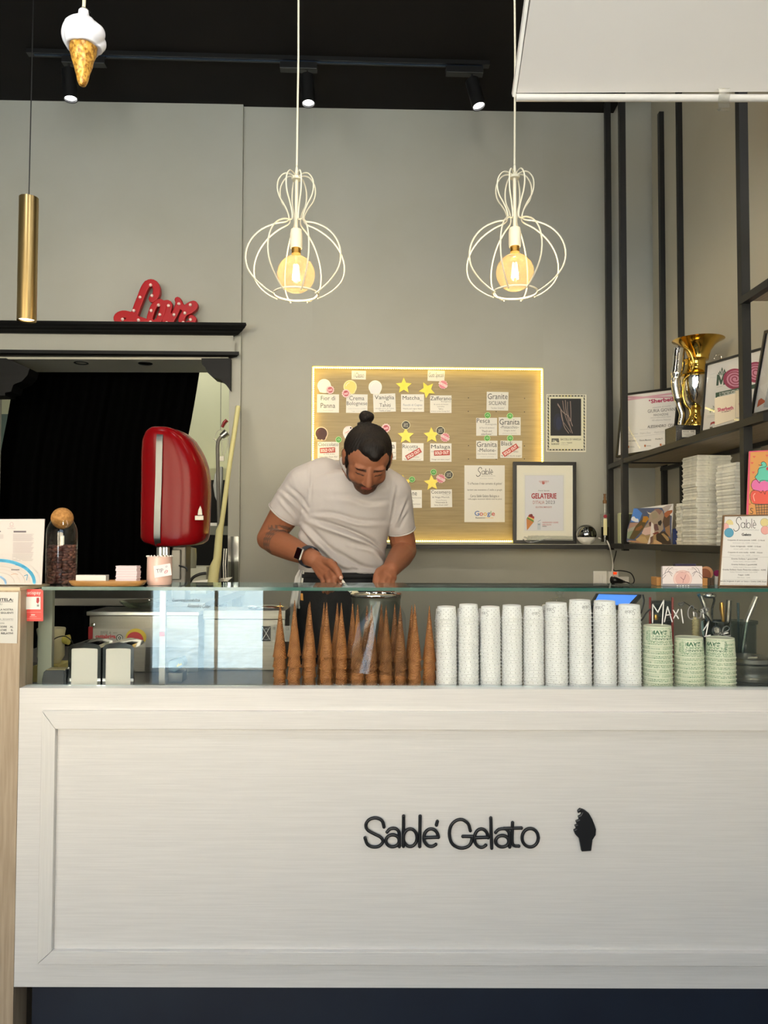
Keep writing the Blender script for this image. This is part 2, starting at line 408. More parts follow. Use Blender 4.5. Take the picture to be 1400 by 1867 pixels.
# soffit underside panel with two downlight holes
s0 = xz(BWL, DL, DT); s1 = xz(BWL, DR, DT)
mb = MB().box((DL, s0.y+.005, DT-.012), (DR-.001, s0.y+DEPTH+.02, DT-.001))
sf = struct(mb.obj('trim_3', mat('soffit_paint', 'b4b0a0', .6)))
for u, v in ((148, 661.5), (265, 662.5)):
    d = ray(u, v); t = (DT-.012-CAM.z)/d.z; c = CAM+d*t
    tag(MB().lathe((c.x, c.y, c.z-.003), [(.034,.004),(.034,0),(.028,0),(.026,.003),(0,.003)], 20).obj('downlight', m_blackwood), 
        'unlit black round downlight in the kitchen opening soffit, %s one' % ('left' if u < 200 else 'right'), 'light')
# cornice, fascia, lower moulding, corbels
cy0 = BWL.p.y
mb = MB(); 
def moulding(mb, pl, u0, u1, prof, mi=0, ret=True):
    """profile: (v_px at plane, proud) list top to bottom, run from u0 to u1 along the wall"""
    xa = pl.m(u0, prof[0][0]).x; xb = pl.m(u1, prof[0][0]).x
    zs = [pl.m(300, v).z for v, o in prof]
    L0 = [Vector((xa, pl.p.y + xa*TA - o, z)) for z, (v, o) in zip(zs, prof)]; L1 = [Vector((xb + (o*.9 if ret else 0), pl.p.y + xb*TA - o, z)) for z, (v, o) in zip(zs, prof)]
    ba = [Vector((xa, pl.p.y + xa*TA + .0, z)) for z in (zs[0], zs[-1])]; bb = [Vector((xb, pl.p.y + xb*TA, z)) for z in (zs[0], zs[-1])]
    n = len(prof); vs = L0 + L1 + ba + bb; fs = [(i, n+i, n+i+1, i+1)[::-1] for i in range(n-1)]
    fs += [(2*n, 2*n+2, n, 0)[::-1], (n-1, 2*n-1, 2*n+3, 2*n+1)[::-1]]
    fs += [tuple([2*n+1, 2*n] + list(range(n))), tuple([2*n+2, 2*n+3] + list(range(2*n-1, n-1, -1)))]
    mb.add(vs, fs, mi)
moulding(mb, BWL, -120, 425, [(596,.085),(601,.09),(602,.085),(605,.078),(606,.07),(609,.06),(610,.05),(613,.035)])
struct(mb.obj('trim_4', m_blackwood))
mb = MB(); moulding(mb, BWL, -120, 420, [(613,.02),(624,.02),(624,.03),(645,.03)]); struct(mb.obj('trim_5', m_wall))
mb = MB(); moulding(mb, BWL, -120, 421, [(645,.055),(651,.055),(653,.04)]); struct(mb.obj('trim_6', m_blackwood))
pl = PL((0, BWL.p.y-.035, 1), (TA, -1, 0))
for nm, pts, lab in (('right', [(367,653),(420,653),(419.5,712),(413,703),(404,694),(400,691),(388,688),(379,680),(374,670),(368,664)], 'black scrolled corbel at the right corner of the kitchen opening'),
                ('left', [(-40,653),(11,653),(54,672),(50,684),(40,695),(27,700),(24,702),(20,714),(9,716),(9,721),(-40,722)], 'black stepped corbel at the left corner of the kitchen opening')):
    tag(MB().prism([pl.m(u, v) for u, v in pts], Vector((0,.1,0))).obj('corbel', m_blackwood), lab, 'bracket')
# steel corner guard
mb = MB().hull8([BWL.m(416,1090,.004), BWL.m(435,1090,.004), BWL.m(435,1090), BWL.m(416,1090), BWL.m(416,978,.004), BWL.m(435,978,.004), BWL.m(435,978), BWL.m(416,978)])
tag(mb.obj('corner_guard', m_chrome), 'polished steel corner guard at the foot of the kitchen opening', 'corner guard')
# ---- curtain: pleated black cloth swept to the left
m_curt = mat('black_curtain', '050505', 1, spec=0)
mb = MB(); NU_, NV_ = 90, 30; cy = 4.06
for j in range(NV_+1):
    v = 655 + j*(1480-655)/NV_
    ul = np.interp(v, [655,690,730,760,800,850,1480], [34,27,20,15,7,-2,-40]); ur = np.interp(v, [655,675,720,760,800,900,1480], [366,363,356,349,341,332,322])
    for i in range(NU_+1):
        t = i/NU_; u = ul + (ur-ul)*t
        mb.v.append(tuple(P(u, v, cy + .022*math.sin(t*60) + .012*math.sin(t*23+1))))
for j in range(NV_):
    for i in range(NU_):
        a = j*(NU_+1)+i; mb.f.append((a, a+NU_+1, a+NU_+2, a+1)); mb.m.append(0)
o = mb.obj('curtain', m_curt, smooth=180); sm = o.modifiers.new('thick', 'SOLIDIFY'); sm.thickness = .004
tag(o, 'black pleated curtain swept to the left across the kitchen opening', 'curtain')
# ---- platform behind the counter
struct(MB().box((-3.1, 2.55, 0), (1.02, 3.66, .1)).obj('floor_platform', mat('duckboard', '3c3835', .6)))
# ---- white sloping canopy panel with its lower rod
A = P(942, 178, 1.9)
mb = MB()
x0, x1 = A.x, A.x+1.35; b0 = Vector((x0, 1.9, A.z+.012)); slope = Vector((0, -.50, .37))
q = [b0, Vector((x1, 1.9, A.z+.022)), Vector((x1, 1.9, A.z+.022))+slope, b0+slope+Vector((.012,0,0))]
mb.prism(q, Vector((0, .012, .014)))
cn = thing('canopy_panel', 'large sloping white canopy panel at the upper right, near the viewer', 'canopy', b0)
mb.obj('panel', mat('canopy_white', 'cdc8c3', .55, col2='c8c3be', nscale=2), cn)
MB().tube([Vector((x0-.002, 1.9, A.z)), Vector((x1, 1.9, A.z))], .009, 12).obj('rod', mat('rod_grey','c9c6c2',.5), cn, smooth=60)
MB().beam(b0+Vector((-.006,.01,0)), b0+slope+Vector((0,.01,.01)), .008, .02).obj('side_trim', m_white, cn)
mb = MB(); c = Vector((P(1317, 172, 1.885).x, 1.885, A.z))
m_acr = thin_glass('clear_plastic', 'f2f2f0', 1.5, mul=1.6)
W = .014
pr = [(.004,.016),(-.012,.010),(-.013,-.008),(-.006,-.018),(-.008,-.026),(-.012,-.040),(-.004,-.043),(0,-.036)]
for (y0, z0), (y1, z1) in zip(pr, pr[1:]):
    mb.hull8([c+Vector((-W,y0,z0)), c+Vector((W,y0,z0)), c+Vector((W,y0+.002,z0)), c+Vector((-W,y0+.002,z0)), c+Vector((-W,y1,z1)), c+Vector((W,y1,z1)), c+Vector((W,y1+.002,z1)), c+Vector((-W,y1+.002,z1))])
tag(mb.obj('clip', m_acr), 'clear plastic clip hooked over the rod of the white canopy panel', 'clip')

# ================================================================== COUNTER
CY = 2.0
zt = P(700, 1256, CY).z; zb = P(700, 1801, CY).z; xL = P(31, 1500, CY).x; xRr = 1.30
ct = thing('serving_counter', 'whitewashed wooden serving counter with a framed front panel and navy kickboard', 'counter', (0, 2.1, 0))
iu0, iv0, iu1, iv1 = 101, 1328, 1500, 1732
ix0 = P(iu0, 1530, CY).x; izt = P(700, iv0+1, CY).z; izb = P(700, iv1, CY).z
ou = P(69, 1530, CY-.02).x; ozt = P(700, 1299, CY-.02).z; ozb = P(700, 1764, CY-.02).z
MB().box((xL, CY, zb), (ou+.006, CY+.03, zt)).obj('stile', m_cream, ct)
MB().box((ou+.006, CY, ozt-.006), (xRr, CY+.03, zt)).obj('top_rail', m_cream, ct)
MB().box((ou+.006, CY, zb), (xRr, CY+.03, ozb+.006)).obj('bottom_rail', m_cream, ct)
MB().box((ou+.006, CY+.003, ozb+.006), (xRr, CY+.03, ozt-.006)).obj('front_panel', m_cream, ct)
def mitre(pts, mt_):
    mb = MB(); mb.prism([Vector((x, CY-.011, z)) for x, z in pts], Vector((0, .023, 0))); o = mb.obj('moulding', mt_, ct, bevel=.0012)
g = .0006
mitre([(ou, ozt), (ix0, izt), (xRr, izt), (xRr, ozt)], m_cream)
mitre([(ou, ozb), (xRr, ozb), (xRr, izb), (ix0, izb)], m_cream)
mitre([(ou, ozb+g*2), (ix0-g, izb+g), (ix0-g, izt-g), (ou, ozt-g*2)], m_creamV)
MB().box((xL, CY+.03, zt-.03), (xRr, CY+.045, zt)).obj('top_ledge', m_cream, ct)
zf = zt-.022
MB().box((xL+.012, CY+.0455, zf-.03), (xRr, 2.52, zf-.0004)).obj('worktop', mat('worktop_laminate', '64635f', .35), ct)
MB().box((xL+.02, CY+.06, 0), (xRr, CY+.08, zb)).obj('kickboard', m_navy, ct)
MB().box((xL+.02, 2.48, 0.1), (xRr, 2.50, zf-.03)).obj('back_panel', m_creamV, ct)
# lettering on the counter front
def zs(pts, ox, oy, s): return [(ox+x/s, oy+y/s) for x, y in pts]
def circ(cx, cy_, rx, ry, a0=0, a1=360, n=14): return [(cx+rx*math.cos(math.radians(a0+(a1-a0)*k/n)), cy_-ry*math.sin(math.radians(a0+(a1-a0)*k/n))) for k in range(n+1)]
FP = flat(CY+.003)
m_sign = mat('black_sign_resin', '15171c', .38, bump=.05, nscale=30)
sg = thing('shop_sign', 'black raised cursive shop name on the white counter front', 'sign', FP.m(824, 1550))
LT = {
 'letter_S': [[(250,215),(243,190),(228,178),(205,174),(180,184),(168,205),(175,228),(205,246),(235,262),(245,282),(228,302),(200,306),(175,294),(164,265)]],
 'letter_a': [[(264,238),(278,224),(300,222),(316,234),(320,255),(320,304)], circ(289,278,30,27,0,360)],
 'letter_b': [[(339,166),(338,303)], circ(369,264,31,40,0,360)],
 'letter_l': [[(414,166),(412,304)]],
 'letter_e': [[(432,264),(496,262)], circ(464,264,33,40,3,310), [(492,190),(488,206)]],
 'letter_G': [[(642,232),(632,200),(605,182),(578,186),(555,208),(547,245),(556,285),(580,306),(610,311),(640,297),(652,262)], [(608,258),(652,258)]],
 'letter_e2': [[(662,264),(722,262)], circ(692,266,31,42,3,310)],
 'letter_l2': [[(735,174),(739,311)]],
 'letter_a2': [[(757,240),(772,226),(800,224),(816,238),(821,260),(821,306)], circ(787,280,30,26,0,360)],
 'letter_t': [[(834,196),(832,280),(842,300),(862,302)], [(796,222),(874,220)]],
 'letter_o': [circ(914,264,37,42,0,360)],
}
for k, strokes in LT.items():
    mb = MB()
    for st in strokes:
        pts = cr([Vector((x, y)) for x, y in zs(st, 600, 1420, 2.5)], 3) if len(st) > 3 else zs(st, 600, 1420, 2.5)
        mb.tube([FP.m(p[0], p[1], .0065) for p in pts], .0043, 8)
        for e in (pts[0], pts[-1]): mb.ball(FP.m(e[0], e[1], .0065), .0045, 8)
    mb.obj('letter', m_sign, sg, smooth=60)
cone = [(1128,140),(1140,129),(1160,137),(1180,152),(1195,178),(1205,203),(1212,225),(1210,250),(1196,272),(1190,322),(1146,325),(1140,290),(1135,266),(1118,247),(1110,228),(1122,222),(1114,207),(1126,203),(1119,187),(1136,180),(1130,166),(1142,160),(1148,148),(1138,146),(1130,152)]
tag(MB().prism([FP.m(u, v, .001) for u, v in zs(cone, 600, 1420, 2.5)][::-1], Vector((0, -.010, 0))).obj('cone_emblem', m_sign, bevel=.002), 'black cone-shaped emblem to the right of the shop name on the counter front', 'sign')
# ---- oak pillar at the left with its top
pz = P(20, 1071, 1.99).z
pp = thing('oak_pillar', 'pale oak pillar cabinet at the left end of the counter', 'pillar', (-1.1, 2.0, 0))
px1 = xL-.0004
MB().box((px1-.6, 1.998, 0), (px1, 2.018, pz-.0083)).obj('front_board', m_oakV, pp)
MB().box((px1-.02, 2.0181, 0), (px1-.0002, 2.075, pz-.0083)).obj('side_board', m_oakV, pp)
MB().box((px1-.6, 1.992, pz-.008), (px1+.0003, 2.17, pz)).obj('top_board', mat('pillar_top', 'd8c3a0', .35), pp)
gz = P(700, 1071, 2.03).z
# frosted return panel behind the glass at the left
a = P(46, 1078, 2.10); b = P(93, 1250, 2.10)
tag(MB().box((px1+.001, 2.10, zf), (b.x, 2.115, gz-.0095)).obj('end_panel', mat('grey_green_panel', '8e9386', .25)), 'grey green end panel standing inside the left end of the display glass', 'panel')
# ---- display glass
gz = P(700, 1071, 2.03).z
gx0 = px1+.001; gt0 = P(78, 1071, 2.03).x
gc = thing('display_glass', 'glass display guard along the counter with a green edged top shelf', 'glass guard', (0, 2.03, zt))
MB().box((gx0, 2.030, zt+.0005), (XR-.02, 2.036, gz-.0095)).obj('front_pane', m_case, gc)
def glassslab(x0, x1, y0, y1, z0, z1, parent, name):
    mb = MB(); mb.box((x0,y0,z0),(x1,y1,z1)); mb.m = [0,0,1,0,0,0]; return mb.obj(name, [m_case, m_caseedge], parent)
glassslab(gt0, XR-.02, 2.024, 2.245, gz-.009, gz, gc, 'top_shelf')
# support pole behind the glass
a = P(297, 1080, 2.09)
po = thing('support_post', 'slim steel post holding the glass shelf, red tag at mid height', 'post', (a.x, 2.09, zf))
MB().box((a.x-.008, 2.09, zf), (a.x+.008, 2.10, gz-.0095)).obj('post', m_steeld, po)
MB().box((a.x-.007, 2.087, P(297,1160,2.09).z), (a.x+.006, 2.0899, P(297,1152,2.09).z)).obj('tag', ink('b8202a'), po)
# ================================================================== BOARD NICHE
ND = .035
NB = PL((0, 3.70+ND, 1), (TA, -1, 0))
bd = thing('menu_board', 'pale oak menu board set in a niche outlined with warm LED strips', 'menu board', BW.m(780, 989))
qq = [Vector((x, 3.70+ND+x*TA, z)) for x, z in ((nl, nb), (nr, nb), (nr, nt), (nl, nt))]
MB().prism(qq, Vector((0, .012, 0))).obj('board', m_oak, bd)
m_led = mat('led_glow', 'fff3c0', .5, emit='ffe680', estr=15)
m_ledb = mat('led_tape', 'ffe9a0', .5, emit='ffdc50', estr=5.0)
def led_run(a, b, inward, n):
    a = Vector(a); b = Vector(b); mb = MB(); mb.beam(a, b, .005, .004, up=(0,1,0)); tp_ = mb.obj('led_tape', m_ledb, bd)
    mb = MB()
    for i in range(n):
        p = a.lerp(b, (i+.5)/n) + inward*.003
        mb.box(p-Vector((.0028,.002,.0028)), p+Vector((.0028,.002,.0028)))
    mb.obj('led_beads', m_led, tp_, kind='stuff')
yo = .006
def npt(x, z, o=yo): return Vector((x, 3.70+x*TA+o, z))
led_run(npt(nl+.004, nt-.004), npt(nr-.004, nt-.004), Vector((0,0,-1)), 110)
led_run(npt(nl+.004, nb+.004), npt(nr-.004, nb+.004), Vector((0,0,1)), 110)
led_run(npt(nl+.004, nb+.004), npt(nl+.004, nt-.004), Vector((1,0,0)), 84)
led_run(npt(nr-.004, nb+.004), npt(nr-.004, nt-.004), Vector((-1,0,0)), 84)
# peg holes
mb = MB()
for x, y in ((264,275),(262,467),(657,470),(1060,283),(1058,475),(265,953),(1057,957),(264,1142),(657,1145),(1057,1142),(570,62)):
    u, v = 820+x/7.778, 690+y/7.778; r = .9 if (x, y) != (570,62) else .5
    mb.face([NB.m(u+r*math.cos(k*PI/5), v-r*math.sin(k*PI/5), .0005) for k in range(10)])
mb.obj('peg_holes', ink('1a1510'), bd, kind='stuff')
DK = '34343a'; GY = '77777a'
def zc(x, y): return 560+x/5.185, 660+y/5.185
def bx(x0, y0, x1, y1): a = zc(x0, y0); b = zc(x1, y1); return a[0], a[1], b[0], b[1]
CARDS = [  # px box, rot, label bit, draw
 ((578,719,618,752.5), -.4, 'flavour card reading Fior di Panna, leftmost of the top row', lambda p: p.T('Fior di',585,722,611,730,DK,-.002).T('Panna',584.5,735,611,744,DK,-.002).T('"fresh cream"',588,747,608,749.5,'a0a0a0')),
 ((631,719,670,753), -1, 'flavour card reading Crema Bolognese in the top row', lambda p: p.T('Crema',637,722,664,730,DK,-.002).T('Bolognese',632,732,669.5,741,DK,-.002).T('crema al limone e vaniglia',634,744,667,747,'a0a0a0').T('"egg custard"',640,748.5,663,751,'a0a0a0')),
 ((680.5,718,721,751), 2, 'flavour card reading Vaniglia Tahiti in the top row', lambda p: p.T('Vaniglia',683,721,718.5,730.5,DK,.0).T('&',700,731.5,703,734,DK,.0).T('Tahiti',691.5,735.5,712,742,DK,.0).T('vaniglia pura di Tahiti',684,743.5,718,746.5,GY).T('"Vanilla of Tahiti"',691,747.5,712.5,750,DK)),
 ((731,719,773,751), 0, 'flavour card reading Matcha, under the first star of the top row', lambda p: p.T('Matcha',734,722,765,729,DK,.0).T('Bio',765.5,729,770.5,731.5,GY).T('Fiocchi di Cognac',735,736.5,770,741.5,'66728c',.0).T('"Matcha and cognac flakes"',734,744,770,747,DK).T('Bio',752,748.5,756,750.5,GY)),
 ((784,721,823,753), 0, 'flavour card reading Zafferano, rightmost of the top row', lambda p: p.T('Zafferano',784.5,723,822.5,730,DK,.0).T('Bolognese',804,731,822,734,GY).T('& scorza di limone',791,736,817,738.5,GY).T('candita',797,740,810,742.5,GY).T('"Saffron',799,744.5,808,746.8,DK).T('& lemon candied Orange Zest"',786,748.8,820,751.2,DK)),
 ((579,805.6,618,839), 0, 'flavour card reading Cioccolato with a straight sold out tag, leftmost of the middle row', lambda p: p.T('Cioccolato',580,807,616.5,813.5,DK,.0).T('fondente Monorigine',584,817,612,819,GY).T('al 75% & bio',590,826.5,610,829,GY).T('"Chocolate Dark 75%"',581,831.5,616,834.5,DK)),
 ((690,806,722,838), 0, 'flavour card half hidden by the man, ending in the letter a', lambda p: p.T('a',715,811,719.5,818,DK,.0).T('crema',711,824,721,826.5,GY).T('nut"',714,831.5,721.5,834,DK)),
 ((733,808,772,840), -.5, 'flavour card reading Ricotta with a slanted sold out tag', lambda p: p.T('Ricotta',734,810.5,762,817.5,DK,.0).T('di Bufala',744,819,758,821.5,'5c7c80').T('fichi caramellati',740,832,764,834.5,GY).T('"Ricotta di local honey"',736,836.5,768,839,DK)),
 ((784,808.5,823,842), 0, 'flavour card reading Malaga with a straight sold out tag, rightmost of the middle row', lambda p: p.T('Malaga',786,811,820.5,820,DK,.0).T('con uvetta e rum',786,822,820,824.5,GY).T('"Malaga rum raisins cream"',786,836.5,820,839.3,DK)),
 ((728,893.6,769,926), 0, 'flavour card ending in one, half hidden behind the right shoulder', lambda p: p.T('one',746,897.5,760,903.5,DK,.0).T('Piemonte',750,906,768,908.8,GY).T('Gin',748,911.5,754,914.5,GY).T('blended lemon',749,918,766,920,DK).T('Gin"',749,922,754,924.5,DK)),
 ((785,892.5,824,925), 1, 'flavour card reading Cocomero in the bottom row', lambda p: p.T('Cocomero',786,894,821.5,900,DK,.0).T('Romagnolo',807,901,821,903,GY).T('& Naga Morich',788,905,819,909,'55555a',.0).T('Piccola Piccante',795,911,814,913,GY).T('"Watermelon &',793,914.5,815,917.5,DK).T('Spicy Devil chilli"',791.5,919.5,817,922.5,DK)),
 ((887,714.7,926.5,748.5), -1, 'heading card reading Granite Siciliane', lambda p: p.T('Granite',889,717.5,925,728,DK,.0).T('SICILIANE',891,731.5,922.5,738.5,DK,.0).T('"Sicilian Granita"',894.5,742.5,919.5,745.5,GY)),
 ((868,762,906,794.5), 0, 'flavour card reading Pesca in the granita group', lambda p: p.T('Pesca',869,763,893,771,DK,.0).T('Romagnola',885,772,905,776,GY).T('& Fiori di sambuco',874,778.5,901,781.5,GY).T('"Peach and',878,784,896,788,DK).T('elderflower"',877,789.5,897.5,793,DK)),
 ((909,761,949,793.5), 0, 'flavour card reading Granita Pistacchio', lambda p: p.T('Granita',910.5,764,947,774.5,DK,.0).T('-Pistacchio-',912,776,945.5,781.5,'55555a',.0).T('"Origine Sicilia"',917.5,784,940,787,'55555a').T('pistachio granita',916,789,942,791.5,'a0a0a0')),
 ((868,803.5,907,836.5), 0, 'flavour card reading Granita Melone', lambda p: p.T('Granita',869,805.5,905.5,815,DK,.0).T('-Melone-',871,817.5,904,824,DK,.0).T('Gran Riserva Valdostano',870,826.5,904,829,GY).T('melon granita',876,831.5,900,834,'a0a0a0')),
 ((912,803.5,951.5,835), -.5, 'flavour card reading Black with a slanted sold out tag', lambda p: p.T('Black',913.5,805,934.5,812.5,DK,.0).T('Lime',943,813,948,817,GY).T('sambuco',936,821,944.5,825,GY).T('"Bl. Elderf., lime & vaniglia"',913,830,950,833,DK)),
]
for (b, rot, lab, dr) in CARDS:
    sheet('flavour_card', lab, 'card', NB, quad(*b, rot), m_paperw, dr, group='laminated cards on the menu board')
def scripthead(p, w, u0, v0, u1, v1): p.T(w, u0, v0, u1, v1, DK, -.004, shear=.25)
sheet('heading_card', 'small heading card in cursive at the top left of the menu board', 'card', NB, quad(641,676,667,692,-1), m_paperw, lambda p: scripthead(p, 'I Classici', 645,679.5,664,688.5), group='laminated cards on the menu board')
sheet('heading_card', 'small cursive heading card at the top middle of the menu board', 'card', NB, quad(779.5,675.5,810.5,695,-2), m_paperw, lambda p: scripthead(p, 'Gusti Speciali', 781.5,679.5,809,690.5), group='laminated cards on the menu board')
# stickers
def sticker(name, label, poly, matc, lift=.0045, draw=None):
    t = thing(name, label, 'sticker', NB.m(sum(p[0] for p in poly)/len(poly), max(p[1] for p in poly)), 'stickers on the menu board')
    MB().prism([NB.m(u, v, lift) for u, v in poly][::-1], NB.n*.0012).obj('sheet', matc, t)
    if draw: p = Print(NB, lift+.0013); draw(p); p.build(t)
    return t
def star(u, v, R, rot=0): return [(u+(R if k % 2 == 0 else R*.47)*math.sin(math.radians(rot+36*k)), v-(R if k % 2 == 0 else R*.47)*math.cos(math.radians(rot+36*k))) for k in range(10)]
m_star = mat('star_yellow', 'e8cf1e', .35, col2='ecd83a', nscale=20)
for u, v, R, rot, lab in ((736,704,15,0,'yellow star sticker above the Matcha card'), (778.5,711,15.5,188,'upside-down yellow star sticker beside the Zafferano card'),
    (739.5,795,15.5,0,'yellow star sticker above the Ricotta card'), (786.5,794,15,-2,'yellow star sticker above the Malaga card'),
    (736,881,15.5,-8,'yellow star sticker half hidden behind the right shoulder'), (787,880.5,15,-4,'yellow star sticker above the Cocomero card')):
    sticker('star_sticker', lab, star(u, v, R, rot)[::-1], m_star)
def disc(u, v, r, n=18, ry=None): return [(u+r*math.cos(2*PI*k/n), v+(ry or r)*math.sin(2*PI*k/n)) for k in range(n)]
def badge(u, v, r, ring, fill, lab, bars):
    def dr(p):
        p.C(u, v, r*.82, fill)
        for (y, h, c) in bars: p.R(u-r*.62, v+r*(y-h), u+r*.62, v+r*(y+h), c)
    sticker('round_sticker', lab, disc(u, v, r), ink(ring), .0068, dr)
for u, v, lab in ((888.4,757.8,'green round sticker above the Pesca card'), (929,758.8,'green round sticker above the Granita Pistacchio card'), (887.6,799.3,'green round sticker above the Granita Melone card'),
    (929.3,799.3,'green round sticker above the Black card'), (617.3,802,'green round sticker at the corner of the Cioccolato card'), (750.8,874.4,'green round sticker beside the right shoulder'), (790,861,'green round sticker above the bottom row star')):
    def dr(p, u=u, v=v): p.C(u, v, 4.5, '4f9a43').L([(u-2.3,v+.8),(u-1,v-1.6),(u+1.2,v-2),(u+2.2,v),(u+.6,v+1.8)], .6, 'bfe0b0').L([(u-1.4,v+.4),(u+1.4,v+.2)], .5, 'bfe0b0')
    sticker('round_sticker', lab, disc(u, v, 5.6), ink('a8d890'), .0068, dr)
for u, v, rot, lab in ((739.6,775.5,-6,'black round sticker above the Ricotta star'), (802.4,785.7,8,'black round sticker above the Malaga star'), (817.8,866,5,'black round sticker above the Cocomero card')):
    def dr(p, u=u, v=v, rot=rot): p.C(u, v, 7, '2e2c26').R(u-4.6,v-3.6,u+4.6,v-3,'d8d4c0',rot).R(u-4.6,v+3,u+4.6,v+3.6,'d8d4c0',rot).T('LIMITED',u-4.6,v-1.9,u+4.6,v+1.9,'b8b4a4',.01,rot)
    sticker('round_sticker', lab, disc(u, v, 8), ink('d9d4b0'), .0068, dr)
for i, (u, v, r, lab) in enumerate(((602,711.5,8,'pink scalloped sticker over the Fior di Panna icon'), (630.8,718,8,'pink scalloped sticker beside the Crema card'), (807.3,702,8.5,'pink striped round sticker beside the Gusti Speciali heading'),
    (811,798,8.5,'pink striped round sticker above the Malaga card'), (803.2,873,8.5,'pink striped round sticker above the Cocomero card'), (703.5,781,8.5,'pink scalloped sticker peeking out right of the hair bun'))):
    pink = i in (0, 1, 5)
    poly = [(u+r*(1.0 if k % 2 else .86)*math.cos(PI*k/12), v+r*(1.0 if k % 2 else .86)*math.sin(PI*k/12)) for k in range(24)]
    def dr(p, u=u, v=v, r=r, pink=pink):
        if pink: p.C(u, v, r*.66, 'b8545e').T('best', u-4, v-3, u+4, v+2.5, 'f0c8cc', .02, 12)
        else: p.C(u, v, r*.84, 'd2808c').R(u-r, v-1.9, u+r, v+1.9, 'f2dcdc', -28).T('PIU VENDUTO', u-r*.9, v-1, u+r*.9, v+1, 'b04450', .02, -28)
    sticker('round_sticker', lab, poly, ink('eec6c6'), .0088, dr)
for u, v, c, c2, lab in ((591,703.5,'e8e6dc','dcdcd8','white scoop sticker above the Fior di Panna card'), (638.3,705.5,'e9dca0','e0cd76','yellow scoop sticker above the Crema card'), (684,706,'e8e6dc','dedede','white scoop sticker above the Vaniglia card'),
    (585.8,790.5,'d8bfa0','3d100f','dark brown scoop sticker above the Cioccolato card')):
    poly = [(u+12.3*math.cos(math.radians(a)), v-12.3*math.sin(math.radians(a))) for a in range(-40, 221, 15)][::-1] + [(u+7.5, v+13.5)][:0]
    poly = [(u-8, v+12)] + [(u+12.3*math.cos(math.radians(a)), v-12.3*math.sin(math.radians(a))) for a in range(215, -36, -15)] + [(u+8, v+12), (u+3, v+13.5), (u-3, v+13)]
    def dr(p, u=u, v=v, c2=c2): p.C(u, v, 10.6, c2).G([(u-8,v+7),(u+8,v+7),(u+7,v+11),(u+3.6,v+12.4),(u+1,v+10.5),(u-2,v+12.2),(u-5,v+10.6),(u-7.4,v+11)], c2).L(circ(u, v, 7.5, 7.5, 100, 170, 5), .9, 'f4f2ea' if c2 != '3d100f' else '6a2420')
    sticker('scoop_sticker', lab, poly, ink(c), .003, dr)
def dr(p): p.C(637,783,6,'e8dcd8').C(639.5,780.5,1.6,'2c2226').C(631,797,3,'f2efe8').L([(629,790),(636,786)],1.2,'c08080')
sticker('scoop_sticker', 'shiny pinkish sticker peeking out left of the hair', disc(635,789,10,16,12), mat('glossy_sticker','d8c0bc',.15), .003, dr)
for u, v, w, rot, lab in ((597,821,28,3,'red sold out tag on the Cioccolato card'), (753.7,827.8,30,30,'red slanted sold out tag on the Ricotta card'), (805.4,825.8,28.5,2,'red sold out tag on the Malaga card'), (930,821,31,33,'red slanted sold out tag on the Black card')):
    q_ = quad(u-w/2, v-4.7, u+w/2, v+4.7, rot)
    t = sheet('sold_out_tag', lab, 'tag', NB, q_, ink('b5443c'), lambda p: p.T('SOLD OUT', u-w*.44, v-2.9, u+w*.44, v+2.9, 'efe2dc', .028, rot), lift=.0035, group='sold out tags on the menu board')
# review sheet
def dr(p):
    S_script(p, 868, 852, 898, 869, DK)
    p.T('gelaterianaturale',878,867,903,869,GY).T('BOLOGNA - BUDRIO',875,871.5,899,873.6,'a8a8a8')
    p.T('Ti è Piaciuto il mio cornetto di gelato?',852,879.5,915,885,DK).T('lasciami una recensione a 5 stelle su google',852,891.5,915,895.5,DK)
    p.T('Cerca Sablè Gelato Bologna e',857,902,909.5,908,DK).T('nella pagina recensioni dimmi cosa ne pensi',853,908.5,914.5,912,DK)
    for ch, a, b, c in (('G',865,873.5,'2c5aa8'),('o',874,880.5,'b8382e'),('o',881,887.5,'d2a13a'),('g',888,893.5,'2c5aa8'),('l',894.3,895.3,'3f8a4c'),('e',896,902,'b8382e')):
        p.T(ch, a, 934.5 if ch not in 'Gl' else 931.5, b, 940.5 if ch != 'g' else 943, c, .01)
    p.T('Recensioni',867,942.5,884,945.5,DK,.01)
    for k in range(5): p.G(star(886+k*3, 944.2, 1.3), 'd2a13a')
def S_script(p, u0, v0, u1, v1, c, w=.9, tail=True):
    """the shop's thin logo: a tall looping S then 'ablè'"""
    W = (u1-u0)/100; H = (v1-v0)/60
    def q(pts): return [(u0+x*W, v0+y*H) for x, y in pts]
    p.L(q([(34,12),(30,2),(20,2),(13,12),(14,24),(22,32),(26,44),(18,56),(6,58),(0,50)]), w*1.15, c, 4)
    p.L(q(circ(42,34,9,11)), w, c).L(q([(51,24),(51,46)]), w, c)
    p.L(q([(58,10),(58,46)]), w, c).L(q(circ(67,35,8.5,11)), w, c)
    p.L(q([(81,8),(81,46)]), w, c)
    p.L(q([(88,34),(100,34)]+circ(94,34.5,6.5,11.5,5,300,10)), w, c).L(q([(91,14),(95,19)]), w, c)
sheet('review_sheet', 'tall white laminated sheet asking for reviews at the lower right of the menu board', 'sheet', NB, quad(846.5,848.5,920,952), m_paperw, dr)

